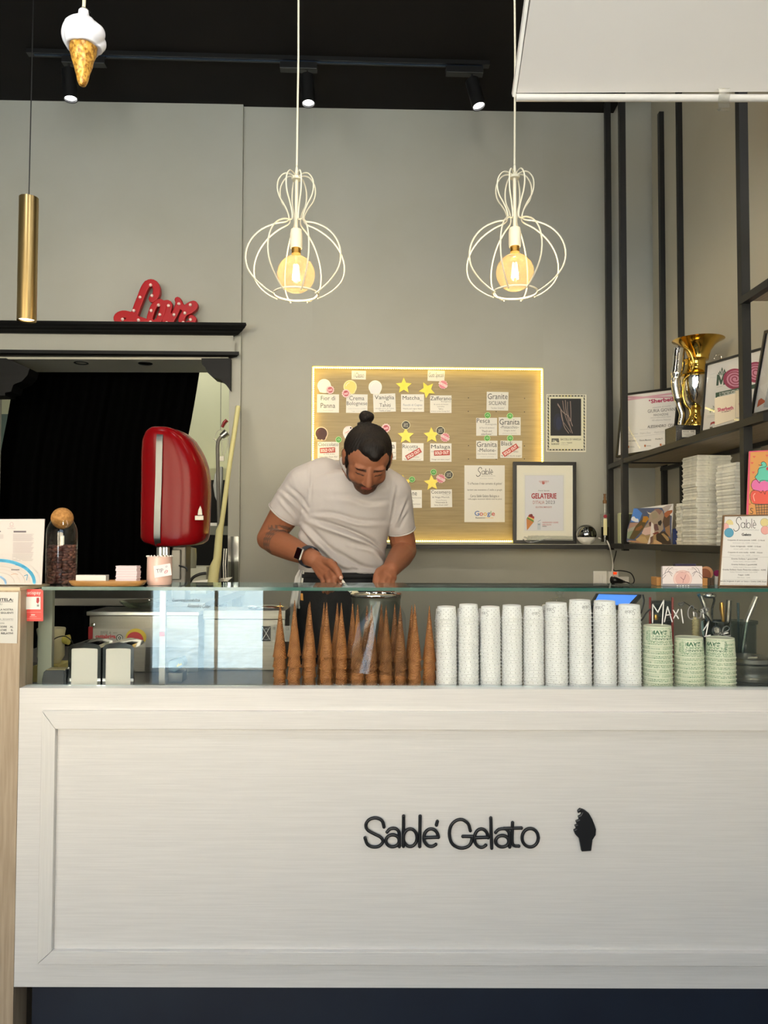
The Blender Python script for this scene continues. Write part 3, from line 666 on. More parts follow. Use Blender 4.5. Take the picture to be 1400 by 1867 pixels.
# ================================================================== POSTER, CERTIFICATE ON THE BACK SHELF
def dr(p):
    p.R(998,720.7,1066,821.5,'33342e')
    for k in range(12):
        for (a, b) in ((998,720.7),(998,818.6)):
            p.R(a+k*5.7+1, b+.4, a+k*5.7+3.8, b+2.3, 'c8bd7e' if 4 <= k <= 7 else 'b9b8a4')
    for k in range(17):
        for a in (998, 1063.2):
            p.G([(a,722+k*5.8),(a+2.8,725+k*5.8),(a+2.8,727+k*5.8),(a,724+k*5.8)], 'c8bd7e' if 6 <= k <= 10 else 'b9b8a4')
    p.R(1000.5,723.4,1063.4,819,'d2cfb4').R(1003,727,1059,794.6,'0c0d12')
    p.C(1017,770,9,'10162c',16).C(1018,772,5,'141e3c',12)
    for pts, w in (([(1016,736),(1021,745),(1024,760),(1028,778),(1036,790)],1.3),([(1025,731),(1027,745),(1031,762),(1038,778),(1043,790)],1.1),([(1030,730),(1031,748),(1036,768),(1041,786)],1.2),
        ([(1034,733),(1034,750),(1038,768)],1.0),([(1039,732),(1040,750),(1040,768)],1.4),([(1016,738),(1026,752),(1036,760),(1043,777)],1.6),([(1021,745),(1024,765),(1030,775),(1040,789)],.8)):
        p.L(pts, w, '6a5550', 4); p.L([(a+.5,b) for a,b in pts], w*.35, 'a89890', 4)
    p.T('BACCELLI DI VANIGLIA',1021.6,799.4,1059,803,'3a3a34',.01).T('origine',1021.6,806.5,1031,808.8,'6a6a60').T('TAHITI',1032.5,806.3,1042.5,808.8,'3a3a34',.01).T('selezione pregiata',1022,810,1036,812,'8a8a80')
    p.G([(1005,799.5),(1018,799.5),(1019,806.5),(1016,807),(1012,803),(1005,807)],'5a5a52').C(1009,804,2.2,'9a9a8c').T('NOROHY',1004.5,808,1019.5,811.5,'2a2a26',.02)
sheet('poster', 'small vanilla pod poster with a patterned border right of the menu board', 'poster', BW, [(995.5,823.6),(1068,824.2),(1068.8,719.5),(996,718.8)], mat('poster_paper','d4d0bc',.4), dr)

def frame_thing(name, label, pl, Q, bw, depth, mfr, mback, draw, backlift=.004, cat='frame', group=None, zmin=None):
    """Q: outer corners bl, br, tr, tl in photograph coordinates on plane pl (front face); bw border in metres"""
    q = [pl.m(u, v) for u, v in Q]; c = sum(q, Vector())/4
    if zmin is not None:
        for p in q: p.z = max(p.z, zmin)
    t = thing(name, label, cat, (q[0]+q[1])/2, group)
    def inset(p, i):
        a, b = q[(i-1) % 4], q[(i+1) % 4]; d1 = (a-p).normalized(); d2 = (b-p).normalized(); return p + (d1+d2)*bw
    n = pl.n; inn = [inset(p, i) for i, p in enumerate(q)]
    for i in range(4):
        j = (i+1) % 4
        MB().prism([q[i], q[j], inn[j], inn[i]], -n*depth).obj('frame_side', mfr, t, bevel=.0008)
    bk = MB().prism([p-n*.006 for p in inn], -n*.002).obj('backing', mback, t)
    if draw:
        p = Print(pl, -.0058); draw(p)
        if zmin is not None: p.mb.v = [(x, y, max(z, zmin+.002)) for x, y, z in p.mb.v]
        p.build(bk)
    MB().prism([p-n*.0035 for p in inn], -n*.0008).obj('glazing', m_glaze, t)
    return t
m_glaze = thin_glass('frame_glazing', 'fdfdfd', 1.12)
m_frame = mat('black_frame', '141414', .35)
CP = PL((BW.m(990, 990).x, 3.70-.06, BW.m(990, 990).z), (TA, -1, .05))
def dr(p):
    p.R(954,862,1032,971.5,'d9d8cc').R(957,866,1028.5,967.7,'c9c9c8').R(958,867,1027,967,'cfd0d6')
    p.T('GAMBERO',983,876,1001,879,'b06058',.01).C(991,880.5,2.5,'b06058').T('ROSSO',986,879.3,998,881,'b06058')
    p.T('Premio Speciale',982,893,1002,896,'4a4a4a',.005).T('GELATERIE',969,899,1015,909,'9c1f26',.03).T("D'ITALIA",972,912.5,993,918.5,'a05050',-.002).T('2023',995,912.5,1012,918.5,'5a5a66',-.002)
    p.T('GELATERIA EMERGENTE',976.5,923,1006.5,926,'a05858',.01)
    p.G([(960,945),(974,951),(961,967)],'c07c3c').G([(960.5,945),(963,941),(973,948),(973.8,952)],'5f8a3c').G([(962,942.5),(965,939.5),(974,946),(974,949)],'d9b46a').G([(963,941),(966,937),(974.5,942),(974,946)],'9a1f22').C(969,939.5,2.6,'6e1418')
    p.L([(981,951),(986,948)],.8,'7a8aa0').R(980,953,986,966,'b8c2cc').R(981,955,985,957,'8a9aaa').T('ALESSANDRO CESARI',989,951,1018,953.8,'b05058',.01).T('SABLE GELATO',989,955.2,1005.5,957.8,'b05058',.01).R(989,959,997,960,'606060')
frame_thing('certificate_frame', 'large black framed award certificate with cream mat leaning on the back wall shelf', CP, [(935.5,991),(1051,991.6),(1050.6,842.2),(935.8,841.6)], .0165, .02, m_frame, mat('cream_mat','dddacb',.7), dr, cat='frame')

# ================================================================== BACK SHELF AND RIGHT SHELVING
sz = BW.m(930, 991.8).z; sx0 = BW.m(748, 990).x; sx1 = P(1106, 990, 3.6).x
bs = thing('back_shelf', 'long black edged shelf under the menu board on the back wall', 'shelf', (0, 3.62, sz-.022))
m_grey = mat('grey_laminate', 'a8a69c', .4)
a = BW.m(540, 1000).x
MB().box((a, 3.575, sz-.022), (1.044, 3.68, sz-.002)).obj('front_bar', m_black, bs)
MB().box((a, 3.570, sz-.0019), (1.044, 3.681, sz)).obj('top_surface', m_grey, bs)
sh = thing('shelving_rack', 'tall black metal shelving rack with wooden shelves against the right wall', 'shelving', (1.18, 2.8, .6))
def post(u, Y, z0, z1, w=.026, X=None):
    x = P(u, 600, Y).x if X is None else X
    MB().box((x-w/2, Y-w/2, z0), (x+w/2, Y+w/2, z1)).obj('post', m_black, sh); return x
XF = P(1357, 765, 2.26).x
zlow = P(1310, 1000, 2.26*657/610).z; zlo = P(1140, 991.5, 3.4).z; zup = P(1357, 766, 2.26).z; ztop = P(1360, 543, 2.26).z
post(1110, 3.64, zlo-.03, ZT, X=P(1110,600,3.64).x); post(1136.5, 3.36, zlo-.03, ZT); post(1357, 2.26, zlo-.03, ZT)
post(1209, 3.58, zlo-.03, P(1208,206,3.58).z); post(1243, 3.36, zlo-.03, ZT); post(0, 2.26, zlo-.03, ZT, X=XR-.02)
XF2 = P(1136.5, 600, 3.36).x; XFb = P(1110, 600, 3.64).x
m_shelfw = mat('shelf_oak', 'b9a88c', .5, col2='a8977c', scale=(24,1.3,10), nscale=5, bump=.08)
for z in (zlo, zup, ztop):
    y1 = 3.58 if z < ztop else 2.26+.9
    y1_ = 3.62 if z < ztop else 3.0
    MB().box((XF-.013+.026, 2.125 if z < ztop else 2.09, z-.016), (XR-.012, 3.345 if z < ztop else 2.24, z)).obj('shelf_board', m_shelfw, sh)
    MB().beam((XF, 2.125 if z < ztop else 2.09, z-.011), (XF2 if z < ztop else XF, 3.36 if z < ztop else 2.26, z-.011), .022, .022).obj('front_bar', m_black, sh)
    if z < ztop:
        MB().beam((XF2, 3.36, z-.011), (XFb, 3.64, z-.011), .022, .022).obj('front_bar', m_black, sh)
        MB().beam((XF2, 3.36, z-.011), (XR-.02, 3.36, z-.011), .018, .018).obj('cross_bar', m_black, sh)
        MB().beam((XR-.022, 2.125, z-.026), (XR-.022, 3.58, z-.026), .016, .016).obj('rear_bar', m_black, sh)
        MB().box((XFb+.013, 3.374, z-.012), (XR-.03, 3.66, z-.001)).obj('shelf_board', m_shelfw, sh)
# grained back board beyond the near post
MB().box((XR-.030, 2.125, zlo+.001), (XR-.012, 2.62, zup-.035)).obj('back_board', m_oakG, sh)
struct(MB().box((XR-.005, 1.5, 0.0), (XR-.0005, 3.6, .5)).obj('baseboard_right', m_white))

# --- things on the upper shelf
def vplane(p1, p2, lean):
    """vertical plane through two floor points leaning back"""
    d = (Vector(p2)-Vector(p1)); d.z = 0; n = Vector((d.y, -d.x, 0)).normalized()
    if n.y > 0: n = -n
    n.z = math.tan(math.radians(lean)); return PL(p1, n)
PINK = 'b02a58'
pa = P(1122, 834, 3.47); pb = P(1222, 817, 3.19)
pl = vplane(pa, pb, 13)
def dr(p):
    p.R(1130,722,1229,725,'d8a0b0',0)
    p.G([(1134,727.5),(1234,713.5),(1234,717),(1134,731)],'d9aab8').G([(1126,829.6),(1230,812),(1230,814),(1126,832)],'d9aab8')
    def A(t, x0, y0, x1, y1, c=DK, b=0, r=7, sh=0): u0, v0, u1, v1 = 1100+x0/8.4875, 640+y0/8.4875, 1100+x1/8.4875, 640+y1/8.4875; p.T(t, u0, v0, u1, v1, c, b, r, sh)
    A('Sherbeth',718,722,1098,785,PINK,.035,6); p.C(1182.5,729.5,1.4,PINK)
    A('attestato di merito',745,842,1030,866,'a5a5a5',0,6); A('GIURIA GIOVANI',670,884,1105,934,'4e4e4e',0,5); A('INNOVAZIONE',762,960,990,996,'5a5a5a',0,4)
    A('festival internazionale del gelato artigianale',715,1008,1030,1032,'a5a5a5',0,4); A('XII edizione Palermo',735,1048,1030,1072,'a5a5a5',0,3)
    A('ALESSANDRO  CESARI',665,1130,1130,1172,'2b2b2b',.008,4,.15)
    A('Antony Camus',338,1262,520,1298,'a0a0a0',-.01,3,.4); A('Gaspare Diana',552,1248,716,1284,'a0a0a0',-.01,3,.4); A('Angelo Grillo',770,1232,930,1268,'a0a0a0',-.01,3,.4)
    A('Arnaldo Conforto',345,1372,492,1396,'5a5a5a',.01,3); A('Giovanna Musumeci',542,1358,722,1386,'5a5a5a',.01,3); A('Davide P.',790,1342,905,1364,'5a5a5a',.01,3)
    for x, y in ((360,1478),(618,1462),(860,1446)): u, v = 1100+x/8.49, 640+y/8.49; p.R(u,v-2,u+3,v+2,'c07040').R(u+4,v-.8,u+12,v-.2,'9a9a9a').R(u+4,v+.5,u+13,v+1,'b0b0b0')
    p.C(1141,730,2,'c86a80',12).C(1133,819,2.2,'c86a80',12).L([(1141,728.5),(1142.6,731)],.8,'5a2a34').L([(1133,817.5),(1134.6,820)],.8,'5a2a34')
    p.L([(1165,783),(1196,780)],.3,'909090').L([(1140,798),(1215,789)],.3,'b0b0b0')
frame_thing('certificate_frame', 'black framed landscape certificate with pink lettering at the far end of the upper shelf', pl, [(1122,834),(1228,817),(1238.5,704.5),(1132.6,718)], .0095, .014, m_frame, m_paper, dr, cat='frame', zmin=zup+.001)
pa = P(1276, 789, 2.78); pb = P(1390, 757, 2.42)
pl = vplane(pa, pb, 8)
GRN = '28523a'
def dr(p):
    def Z(x, y): return 1200+x/6.915, 590+y/6.915
    for pts in ([(712,780),(722,640),(750,640),(775,710),(800,630),(835,600),(835,760),(800,772),(800,700),(780,760),(765,765),(745,700),(740,776)],): p.G([Z(*q) for q in pts], GRN)
    for x, y in ((785,560),(760,600),(815,580),(745,620),(825,605)): p.G([Z(x,y-15),Z(x+10,y+10),Z(785,650),Z(x-10,y+12)], GRN)
    for (cx, cy, R) in ((950,695,150),(1215,610,150)):
        p.C(*Z(cx,cy), R/6.915, 'a52458', R*.88/6.915, 28); p.C(*Z(cx+6,cy), R*.84/6.915, 'd98fae', R*.72/6.915, 28)
        sp = [Z(cx+R*(.9-.78*k/44)*math.cos(k*.44), cy+R*.84*(.9-.78*k/44)*math.sin(k*.44)) for k in range(45)]
        p.L(sp, 2.0, '9c2350')
    p.G([Z(705,870),Z(1060,790),Z(1300,735),Z(1300,790),Z(1060,845),Z(705,925)], GRN); p.T('62. CONCORSO INTERNAZIONALE', *Z(750,838), *Z(1060,895), 'e6e6df', .02, 11)
    p.G([Z(705,925),Z(722,920),Z(722,970),Z(712,975)], GRN)
    p.T('Accademia', *Z(668,1020), *Z(760,1055), '444444', .01, 10).T('green', *Z(625,1065), *Z(735,1115), '6b9a70', 0, 10, .3)
    p.L([Z(600,1165),Z(720,1150)],.5,'909090').L([Z(595,1185),Z(700,1172)],.4,'a8a8a8').L([Z(640,640),Z(710,620)],.3,'b0b0b0').L([Z(640,680),Z(705,672)],.3,'b0b0b0').L([Z(720,800),Z(790,785)],.4,'909090')
    p.G([Z(635,1285),Z(645,1245),Z(680,1230),Z(715,1240),Z(718,1275),Z(690,1258),Z(660,1262)], 'a8343a').G([Z(632,1300),Z(668,1296),Z(668,1330),Z(632,1340)], '6d675e')
frame_thing('certificate_frame', 'black framed certificate with purple swirl emblems standing beside the trophy', pl, [(1276,789.5),(1392,760),(1405,628),(1285.5,663)], .0075, .014, m_frame, m_paper, dr, cat='frame', zmin=zup+.001)
pa = P(1366, 757, 2.30); pb = P(1420, 745, 2.10); pl = vplane(pa, pb, 16)
def dr(p): p.G([(1384,727),(1393,733),(1376,744),(1379,731)],'c8623a').R(1388,738,1420,739.5,'a8a8a4').G([(1388,744),(1400,690),(1420,690),(1400,744)],'b9bcc0')
frame_thing('certificate_frame', 'dark framed certificate leaning on the near end of the upper shelf', pl, [(1366.5,760),(1440,742),(1448,588),(1392.5,603)], .011, .016, m_frame, m_paper, dr, cat='frame', zmin=zup+.001)
for i, (q, Y, lab) in enumerate((([(1304,776),(1341,764),(1341.5,718),(1303.5,726)], 2.50, 'cream card with pink lettering standing before the purple swirl certificate, left one'),
                     ([(1343,762),(1368,755),(1368.5,709),(1341.5,713)], 2.37, 'cream card with pink lettering half hidden behind the near post'))):
    a = P(*q[0], Y); b = P(*q[1], Y-.06); pl = vplane(a, b, 6)
    def dr(p, q=q, i=i):
        u0 = q[0][0]; v0 = q[3][1]
        p.T('Sherbeth', u0+5, v0+16 if not i else v0+20, u0+34, v0+23 if not i else v0+27, PINK, .03, 9).T('SUMMIT', u0+12, v0+23.5, u0+30, v0+25.5, '5a2a3a', .01, 9)
    t = sheet('display_card', lab, 'card', pl, q, mat('cream_card', 'd6c8ae', .6), dr, thick=.002, group='cards on the upper shelf', zmin=zup+.007)
    a.z = b.z = zup+.0008; dn = (b-a).normalized()
    base = MB().hull8([a-dn*.012+Vector((0,0,-.0)), b, b+Vector((.02,.02,0)), a-dn*.012+Vector((.02,.02,0)), a-dn*.012+Vector((0,0,.006)), b+Vector((0,0,.006)), b+Vector((.02,.02,.006)), a-dn*.012+Vector((.02,.02,.006))]); base.obj('stand', m_frame, t)

# trophy
m_gold = mat('polished_gold', 'd8b254', .12, 1); m_silver = mat('polished_silver', 'dedad2', .10, 1, bump=.25, nscale=45)
m_granite = mat('black_granite', '0d0d0d', .3, col2='6a6a62', nscale=260, contrast=(.62,.7))
TY = 2.92
tp = P(1249, 806, TY); 
c = Vector((tp.x, TY, zup+.0008)); tr = thing('trophy', 'gold and silver trophy cup with flared rim on a black granite base', 'trophy', c)
hw = (P(1276, 790, TY).x-P(1222, 790, TY).x)/2; ht = P(1250, 779, TY).z-zup
MB().box((c.x-hw-.012, TY-hw-.01, zup+.0008), (c.x+hw+.01, TY+hw+.01, zup+.008)).obj('plinth', m_granite, tr, bevel=.001)
MB().box((c.x-hw, TY-hw, zup+.0081), (c.x+hw, TY+hw, zup+ht)).obj('base', m_granite, tr, bevel=.0015)
FPt = flat(TY-hw-.001)
pr = Print(FPt, .0003); pr.R(1243,784,1268,797,'b9b7ae').T('NOCE GOLA',1245,785.5,1256,788,'2c2c2c',.02).T('IDEL',1259,785.5,1266,788,'2c2c2c',.02).R(1245,790,1266,790.5,'6a6a6a').R(1247,792.5,1264,793,'6a6a6a').R(1250,794.6,1260,795,'6a6a6a'); pr.build(tr, 'plaque')
tx = P(1268, 700, TY).x
def prof(rows): return [(( P(1268+r, v, TY).x-tx), P(1268, v, TY).z) for v, r in rows]
def lz(name, rows, m_, x=tx, n=40, sx=1, sy=1): MB().lathe((x, TY, 0), prof(rows), n, sx=sx, sy=sy).obj(name, m_, tr, smooth=50)
lz('stem', [(778,22),(776,22),(770,14),(758,9),(748,8),(744,10),(741,8)], m_gold)
lz('bowl', [(742,8),(738,12),(730,19),(715,24),(700,26),(689,26.5),(688,27),(687,24)], m_silver)
lz('collar', [(688,25),(684,27),(681,24),(672,19),(660,17),(656,20),(654,17)], m_gold)
lz('rim', [(657,17),(650,18),(640,21),(630,28),(624,36),(620.5,43),(620,44.5),(620.3,43),(626,32),(634,24),(642,19)], m_gold, x=tx+.012)
# silver fan handle on the left and curled gold strap
mb = MB(); L_ = [P(u, v, TY-.02) for u, v in ((1238,636),(1236,650),(1235,665),(1233,680),(1231,695),(1232,710),(1235,725),(1238,740),(1243,755),(1241,768),(1240,775))]
mb.tube(cr(L_, 4), [ .021 if i < 14 else .016 if i < 26 else .010 for i in range(len(cr(L_, 4)))], 14, sx=1.0)
mb.obj('silver_wing', m_silver, tr, smooth=60)
MB().tube(cr([P(u, v, TY-.035) for u, v in ((1246,633),(1256,640),(1263,655),(1264,668),(1257,684),(1249,690),(1246,700),(1245,720),(1250,738),(1258,748),(1258,760),(1252,770),(1248,777))], 4), .0055, 8).obj('gold_strap', m_gold, tr, smooth=60)
MB().tube(cr([P(u, v, TY+.0) for u, v in ((1302,655),(1304,649),(1309,647),(1314,649),(1315,653),(1313,656))], 4), .003, 8).obj('handle', m_silver, tr, smooth=60)
# dark object behind the trophy (upright frame back)
a = P(1228, 740, 3.05); tag(MB().hull8([P(1226,716,3.06),P(1231,716,3.06),P(1233,716,3.16),P(1228,716,3.16),P(1229,655,3.06),P(1234.5,650,3.06),P(1236,652,3.16),P(1231,657,3.16)]).obj('folder', mat('dark_folder','2a2a38',.5)), 'dark folder standing upright left of the trophy', 'folder')['label']

# --- lower shelf things
pa = P(1146, 993, 3.24); pb = P(1224, 994, 2.99); pl = vplane(pa, pb, 9)
def dr(p):
    def Z(x, y): return 1130+x/10.77, 900+y/10.77
    def G(pts, c): p.G([Z(*q) for q in pts], c)
    G([(300,290),(860,280),(900,400),(1040,440),(1030,1015),(150,940),(170,680)], '4c5878')
    G([(290,295),(360,300),(460,390),(390,570),(230,560)], '4f86d8'); G([(240,500),(260,460),(300,450),(330,490),(380,500),(390,560),(330,560),(250,530)], 'e8ebf2')
    G([(215,580),(390,570),(370,640),(180,720)], 'b08a78'); G([(170,700),(330,640),(300,740),(170,880)], 'a8a496'); G([(165,760),(300,720),(220,900),(160,880)], '8a9a80')
    G([(330,640),(480,480),(560,520),(480,700),(300,900),(200,890)], '5a4a28'); G([(480,450),(560,450),(590,500),(530,570),(460,560)], 'b27c24'); G([(340,680),(450,620),(470,660),(400,730),(320,730)], '8f5a2c')
    G([(170,920),(330,930),(620,1005),(250,960)], 'b08460'); G([(560,720),(860,760),(1010,880),(1020,1010),(640,1005),(330,930),(420,820)], 'a88a5c')
    G([(760,760),(900,740),(1020,880),(1025,1015),(860,1012),(700,900)], '3a2c22'); G([(900,640),(1000,600),(1015,880),(920,760)], '9a7350'); G([(880,430),(1010,420),(1000,620),(900,680),(860,560)], '5c4634')
    G([(600,400),(700,330),(860,340),(890,440),(860,560),(880,700),(800,780),(660,800),(560,830),(450,800),(480,700),(580,560)], 'a5927e')
    G([(690,310),(780,300),(860,340),(800,420),(730,340)], '8d6a60'); G([(640,400),(740,350),(770,470),(660,520)], '9c9078')
    G([(850,280),(960,230),(1050,225),(990,320),(900,380)], 'b5aaa4'); G([(890,390),(960,340),(1055,325),(1050,370),(940,480),(900,450)], 'a8623c')
    G([(545,340),(570,370),(640,390),(620,410),(580,400)], 'cfc4b0')
    G([(590,570),(640,555),(640,640),(600,640)], '5e3a38'); G([(770,560),(830,520),(850,570),(820,640),(770,610)], '2c2424'); G([(450,780),(500,680),(640,650),(690,680),(650,790),(520,820)], 'd9b9ae'); G([(640,560),(680,600),(700,760),(660,860),(600,1000),(560,1000),(620,820)], 'e6dcd6')
    G([(700,600),(760,600),(790,720),(720,740),(690,680)], '6a4a4a'); G([(660,790),(760,750),(800,775),(700,810)], '7a3a30'); G([(620,860),(680,830),(670,960),(620,1005)], '7a5a4c'); G([(700,900),(760,930),(850,980),(840,1005),(680,1000)], 'c9a276')
    G([(330,900),(430,840),(520,850),(600,990),(420,960)], 'c0a070')
sheet('cow_photograph', 'unframed photograph of a cow in a mountain meadow on the lower shelf', 'photograph', pl, [(1144.5,988),(1224,994.5),(1228,919),(1158,928)], m_paper, dr, thick=.004, zmin=zlo+.0006)
bb = MB().hull8([P(1226,994.5,3.0),P(1236,995,3.0),P(1236,995,3.1),P(1226,995,3.1),P(1226,964,3.0),P(1234.5,964,3.0),P(1234.5,964,3.1),P(1226,964,3.1)])
bb.v = [(x, y, max(z, zlo+.0007)) for x, y, z in bb.v]
tag(bb.obj('blue_book', mat('blue_cover','34406e',.4)), 'dark blue booklet standing between the cow photograph and the white boxes', 'book')
sp = thing('small_radio', 'small cream cased radio with a grille behind the cow photograph', 'radio', P(1140, 985, 3.5))
a = P(1130.5, 987, 3.46); b = P(1158, 935, 3.46)
MB().box((a.x, 3.46, zlo+.0007), (b.x, 3.50, b.z)).obj('case', mat('radio_cream','c9cda0',.4), sp, bevel=.004)
MB().box((a.x+.004, 3.456, zlo+.006), (b.x-.004, 3.4598, b.z-.006)).obj('grille', mat('radio_grille','5a6248',.6,col2='3e4434',nscale=300), sp)

# foam takeaway boxes
m_foam = mat('white_foam', 'f6f3e3', .55, col2='dbd8cb', nscale=30)
def foam_mesh(w, d, h):
    mb = MB(); t = h*.52; i = .0035
    def ring(z, ins): return [(-w/2+ins, -d/2+ins, z), (w/2-ins, -d/2+ins, z), (w/2-ins, d/2-ins, z), (-w/2+ins, d/2-ins, z)]
    rows = [(0, i), (t*.9, .0015), (t, 0), (t+.0016, 0), (t+.0017, .0032), (h-.001, i), (h, i+.003)]
    for z, n_ in rows: mb.v += ring(z, n_)
    for k in range(len(rows)-1):
        for j in range(4): j2 = (j+1) % 4; mb.f.append((k*4+j, k*4+j2, (k+1)*4+j2, (k+1)*4+j)); mb.m.append(0)
    mb.f.append((3,2,1,0)); mb.m.append(0); q = (len(rows)-1)*4; mb.f.append((q, q+1, q+2, q+3)); mb.m.append(0)
    lid = MB().box((-w*.16, -d/2-.006, t-.004), (w*.16, -d/2+.001, t+.003)); return mb, lid
def foam_stack(u0, u1, Y, vtop, d, n, where, rz):
    x0, x1 = P(u0, 900, Y).x, P(u1, 900, Y).x; w = x1-x0; zt_ = P((u0+u1)/2, vtop, Y).z; h = (zt_-zlo-.001)/n
    mb, lid = foam_mesh(w, d, h*.985)
    root = mb.obj('foam_box', m_foam)
    # re-centre the mesh on its base
    root.location = (0, 0, 0)
    l = bpy.data.objects.new('latch', lid.mesh('latch', m_foam)); COL.objects.link(l); l.parent = root
    names = ['lowest', 'second from the bottom', 'third from the bottom', 'fourth from the bottom', 'fifth from the bottom', 'sixth from the bottom', 'seventh from the bottom', 'eighth from the bottom', 'ninth from the bottom']
    names += ['%s from the top' % a for a in ('ninth','eighth','seventh','sixth','fifth','fourth','third','second')]
    for k in range(n):
        o = root if k == 0 else dup(root)
        o.location = ((x0+x1)/2+random.uniform(-.003,.003), Y+d/2+random.uniform(-.002,.002), zlo+.0007+k*h)
        o.rotation_euler = (0, 0, rz+random.uniform(-.02,.02))
        if k == n-1: nm = 'topmost'
        elif k < n//2: nm = names[k]
        else: nm = ['second','third','fourth','fifth','sixth','seventh','eighth','ninth','tenth'][n-2-k]+' from the top'
        tag(o, 'white foam takeaway box in the %s, %s' % (where, nm), 'box', 'foam boxes on the lower shelf')
foam_stack(1267, 1334, 2.74, 829, .12, 17, 'tall stack on the lower shelf', .05)
foam_stack(1338, 1400, 2.36, 842, .13, 13, 'near stack behind the rack post', .04)
foam_stack(1240, 1262, 2.90, 917, .05, 6, 'short low stack', .0)

# --- back shelf small things
ms = P(1069, 990, 3.60); r = 18.2/1400*3.60; c = Vector((ms.x, 3.60, sz+r*.96+.0006))
gl = thing('globe_lamp', 'small ball with chrome upper half and white lower half on the back shelf', 'lamp', (c.x, c.y, sz))
pf = [(r*math.sin(t), r*math.cos(t)) for t in [PI*k/24 for k in range(25)]]
MB().lathe(c, [(max(a, 1e-6), b) for a, b in pf[:15]], 36, cap=False).obj('chrome_dome', mat('smoked_chrome','8c8c8a',.04,1), gl, smooth=60)
MB().lathe(c, [(a*.98, b) for a, b in pf[14:22]]+[(r*.3, -r*.96)], 36).obj('white_base', m_white, gl, smooth=60)
bt = P(1103, 991, 3.60); bo = thing('oil_bottle', 'slim clear bottle with dark liquid and cork on the back shelf', 'bottle', (bt.x, 3.60, sz))
def px(v): return P(1103, v, 3.60).z
k = 3.61/1400
MB().lathe((bt.x, 3.60, 0), [(9.5*k, zlo+.0008),(9.5*k, zlo+.003),(8*k, zlo+.012),(8.5*k, px(942)),(8.8*k, px(937)),(2.6*k, px(935)),(2.3*k, px(916)),(2.6*k, px(914))], 20, cap=True).obj('glass_body', m_glass, bo, smooth=50)
MB().lathe((bt.x, 3.60, 0), [(6.5*k, zlo+.008),(6.8*k, px(961))], 16).obj('liquid', mat('dark_oil','171208',.1), bo, smooth=50)
MB().lathe((bt.x, 3.60, 0), [(3.4*k, px(918)),(3.6*k, px(913)),(2*k, px(911)),(2.2*k, px(906)),(1.6*k, px(905)),(2.4*k, px(902)),(2.2*k, px(900.5))], 16).obj('stopper', mat('cork_stopper','6d4a22',.5), bo, smooth=50)
MB().prism([P(u, v, 3.579) for u, v in ((1100,976),(1106.5,976),(1106.5,946),(1100,946))], Vector((0,.001,0))).obj('label', mat('cream_label','d8cf9c',.6), bo)
MB().lathe(P(1103.3, 941.5, 3.578), [(3.4*k, 0),(3.4*k,.0015)], 16, axis=(0,-1,0)).obj('wax_seal', ink('8c1020'), bo)
gs = thing('glass_spoon_award', 'clear crystal spoon award lying in front of the large certificate', 'award', P(1000, 993, 3.60))
pts = [P(u, v, 3.592) for u, v in ((955,979),(962,981),(970,982.5),(980,982),(990,981),(1005,980),(1025,979.5),(1043,980))]
pp_ = cr(pts, 4); n = len(pp_)
MB().tube(pp_, [ [ .006,.021,.027,.026,.021,.015,.0115,.011,.010][min(8,int(i/n*9))] for i in range(n)], 14, sx=.6).obj('crystal', thin_glass('crystal','f4f6f4',1.75), gs, smooth=80)
MB().tube(cr([P(u, v, 3.578) for u, v in ((953,983),(960,987.5),(970,989),(982,986),(996,983.5),(1020,984),(1045,984))], 4), .0022, 6).obj('polished_edge', m_chrome, gs, smooth=80)
# cables, outlet, power strip
W1 = PL(BW.p + Vector((0,-.004,0)), BW.n)
op = thing('wall_switch', 'cream double switch plate on the wall below the back shelf', 'switch', BW.m(1092, 1068))
MB().prism([BW.m(u, v, .001) for u, v in quad(1081,1041,1105.5,1068)], BW.n*.006).obj('plate', m_white, op, bevel=.001)
MB().prism([BW.m(u, v, .0072) for u, v in quad(1091,1048,1097,1063)], BW.n*.003).obj('rocker', m_paper, op, bevel=.0008)
MB().prism([BW.m(u, v, .0072) for u, v in quad(1097.6,1048,1103.5,1063)], BW.n*.003).obj('rocker', m_paper, op, bevel=.0008)
ps = thing('power_strip', 'white multi-plug adapter with a lit red switch and black plug on the wall', 'power strip', BW.m(1124, 1068))
MB().prism([BW.m(u, v, .001) for u, v in quad(1106,1041,1124,1068)], BW.n*.03).obj('body', m_white, ps, bevel=.003)
MB().prism([BW.m(u, v, .001) for u, v in quad(1124.3,1051,1144,1067)], BW.n*.022).obj('body', m_white, ps, bevel=.003)
MB().prism([BW.m(u, v, .0315) for u, v in quad(1111.5,1042.5,1120,1047)], BW.n*.003).obj('red_switch', mat('lit_switch','e04818',.3,emit='ff4a18',estr=.9), ps)
MB().tube(cr([BW.m(u, v, o) for u, v, o in ((1112,1057,.035),(1117,1057,.05),(1126,1059,.045),(1134,1060,.03))], 4), [.020,.019,.018,.017,.016,.014,.013,.012,.011,.01,.008,.006,.006], 10).obj('plug', m_frame, ps, smooth=60)
ca = thing('white_cable', 'white cable running from the ball lamp down to the wall socket', 'cable', BW.m(1124, 1075))
MB().tube(cr([BW.m(u, v, o) for u, v, o in ((1081,981,.09),(1085,983,.11),(1089,985,.14),(1092,995,.155),(1104,1012,.09),(1111,1030,.05),(1111,1045,.045),(1116,1060,.045),(1124,1070,.03))], 5), .0032, 6).obj('wire', m_white, ca, smooth=60)
cb = thing('black_cable', 'black cable looping from the shelf post to the plugs', 'cable', BW.m(1140, 1070))
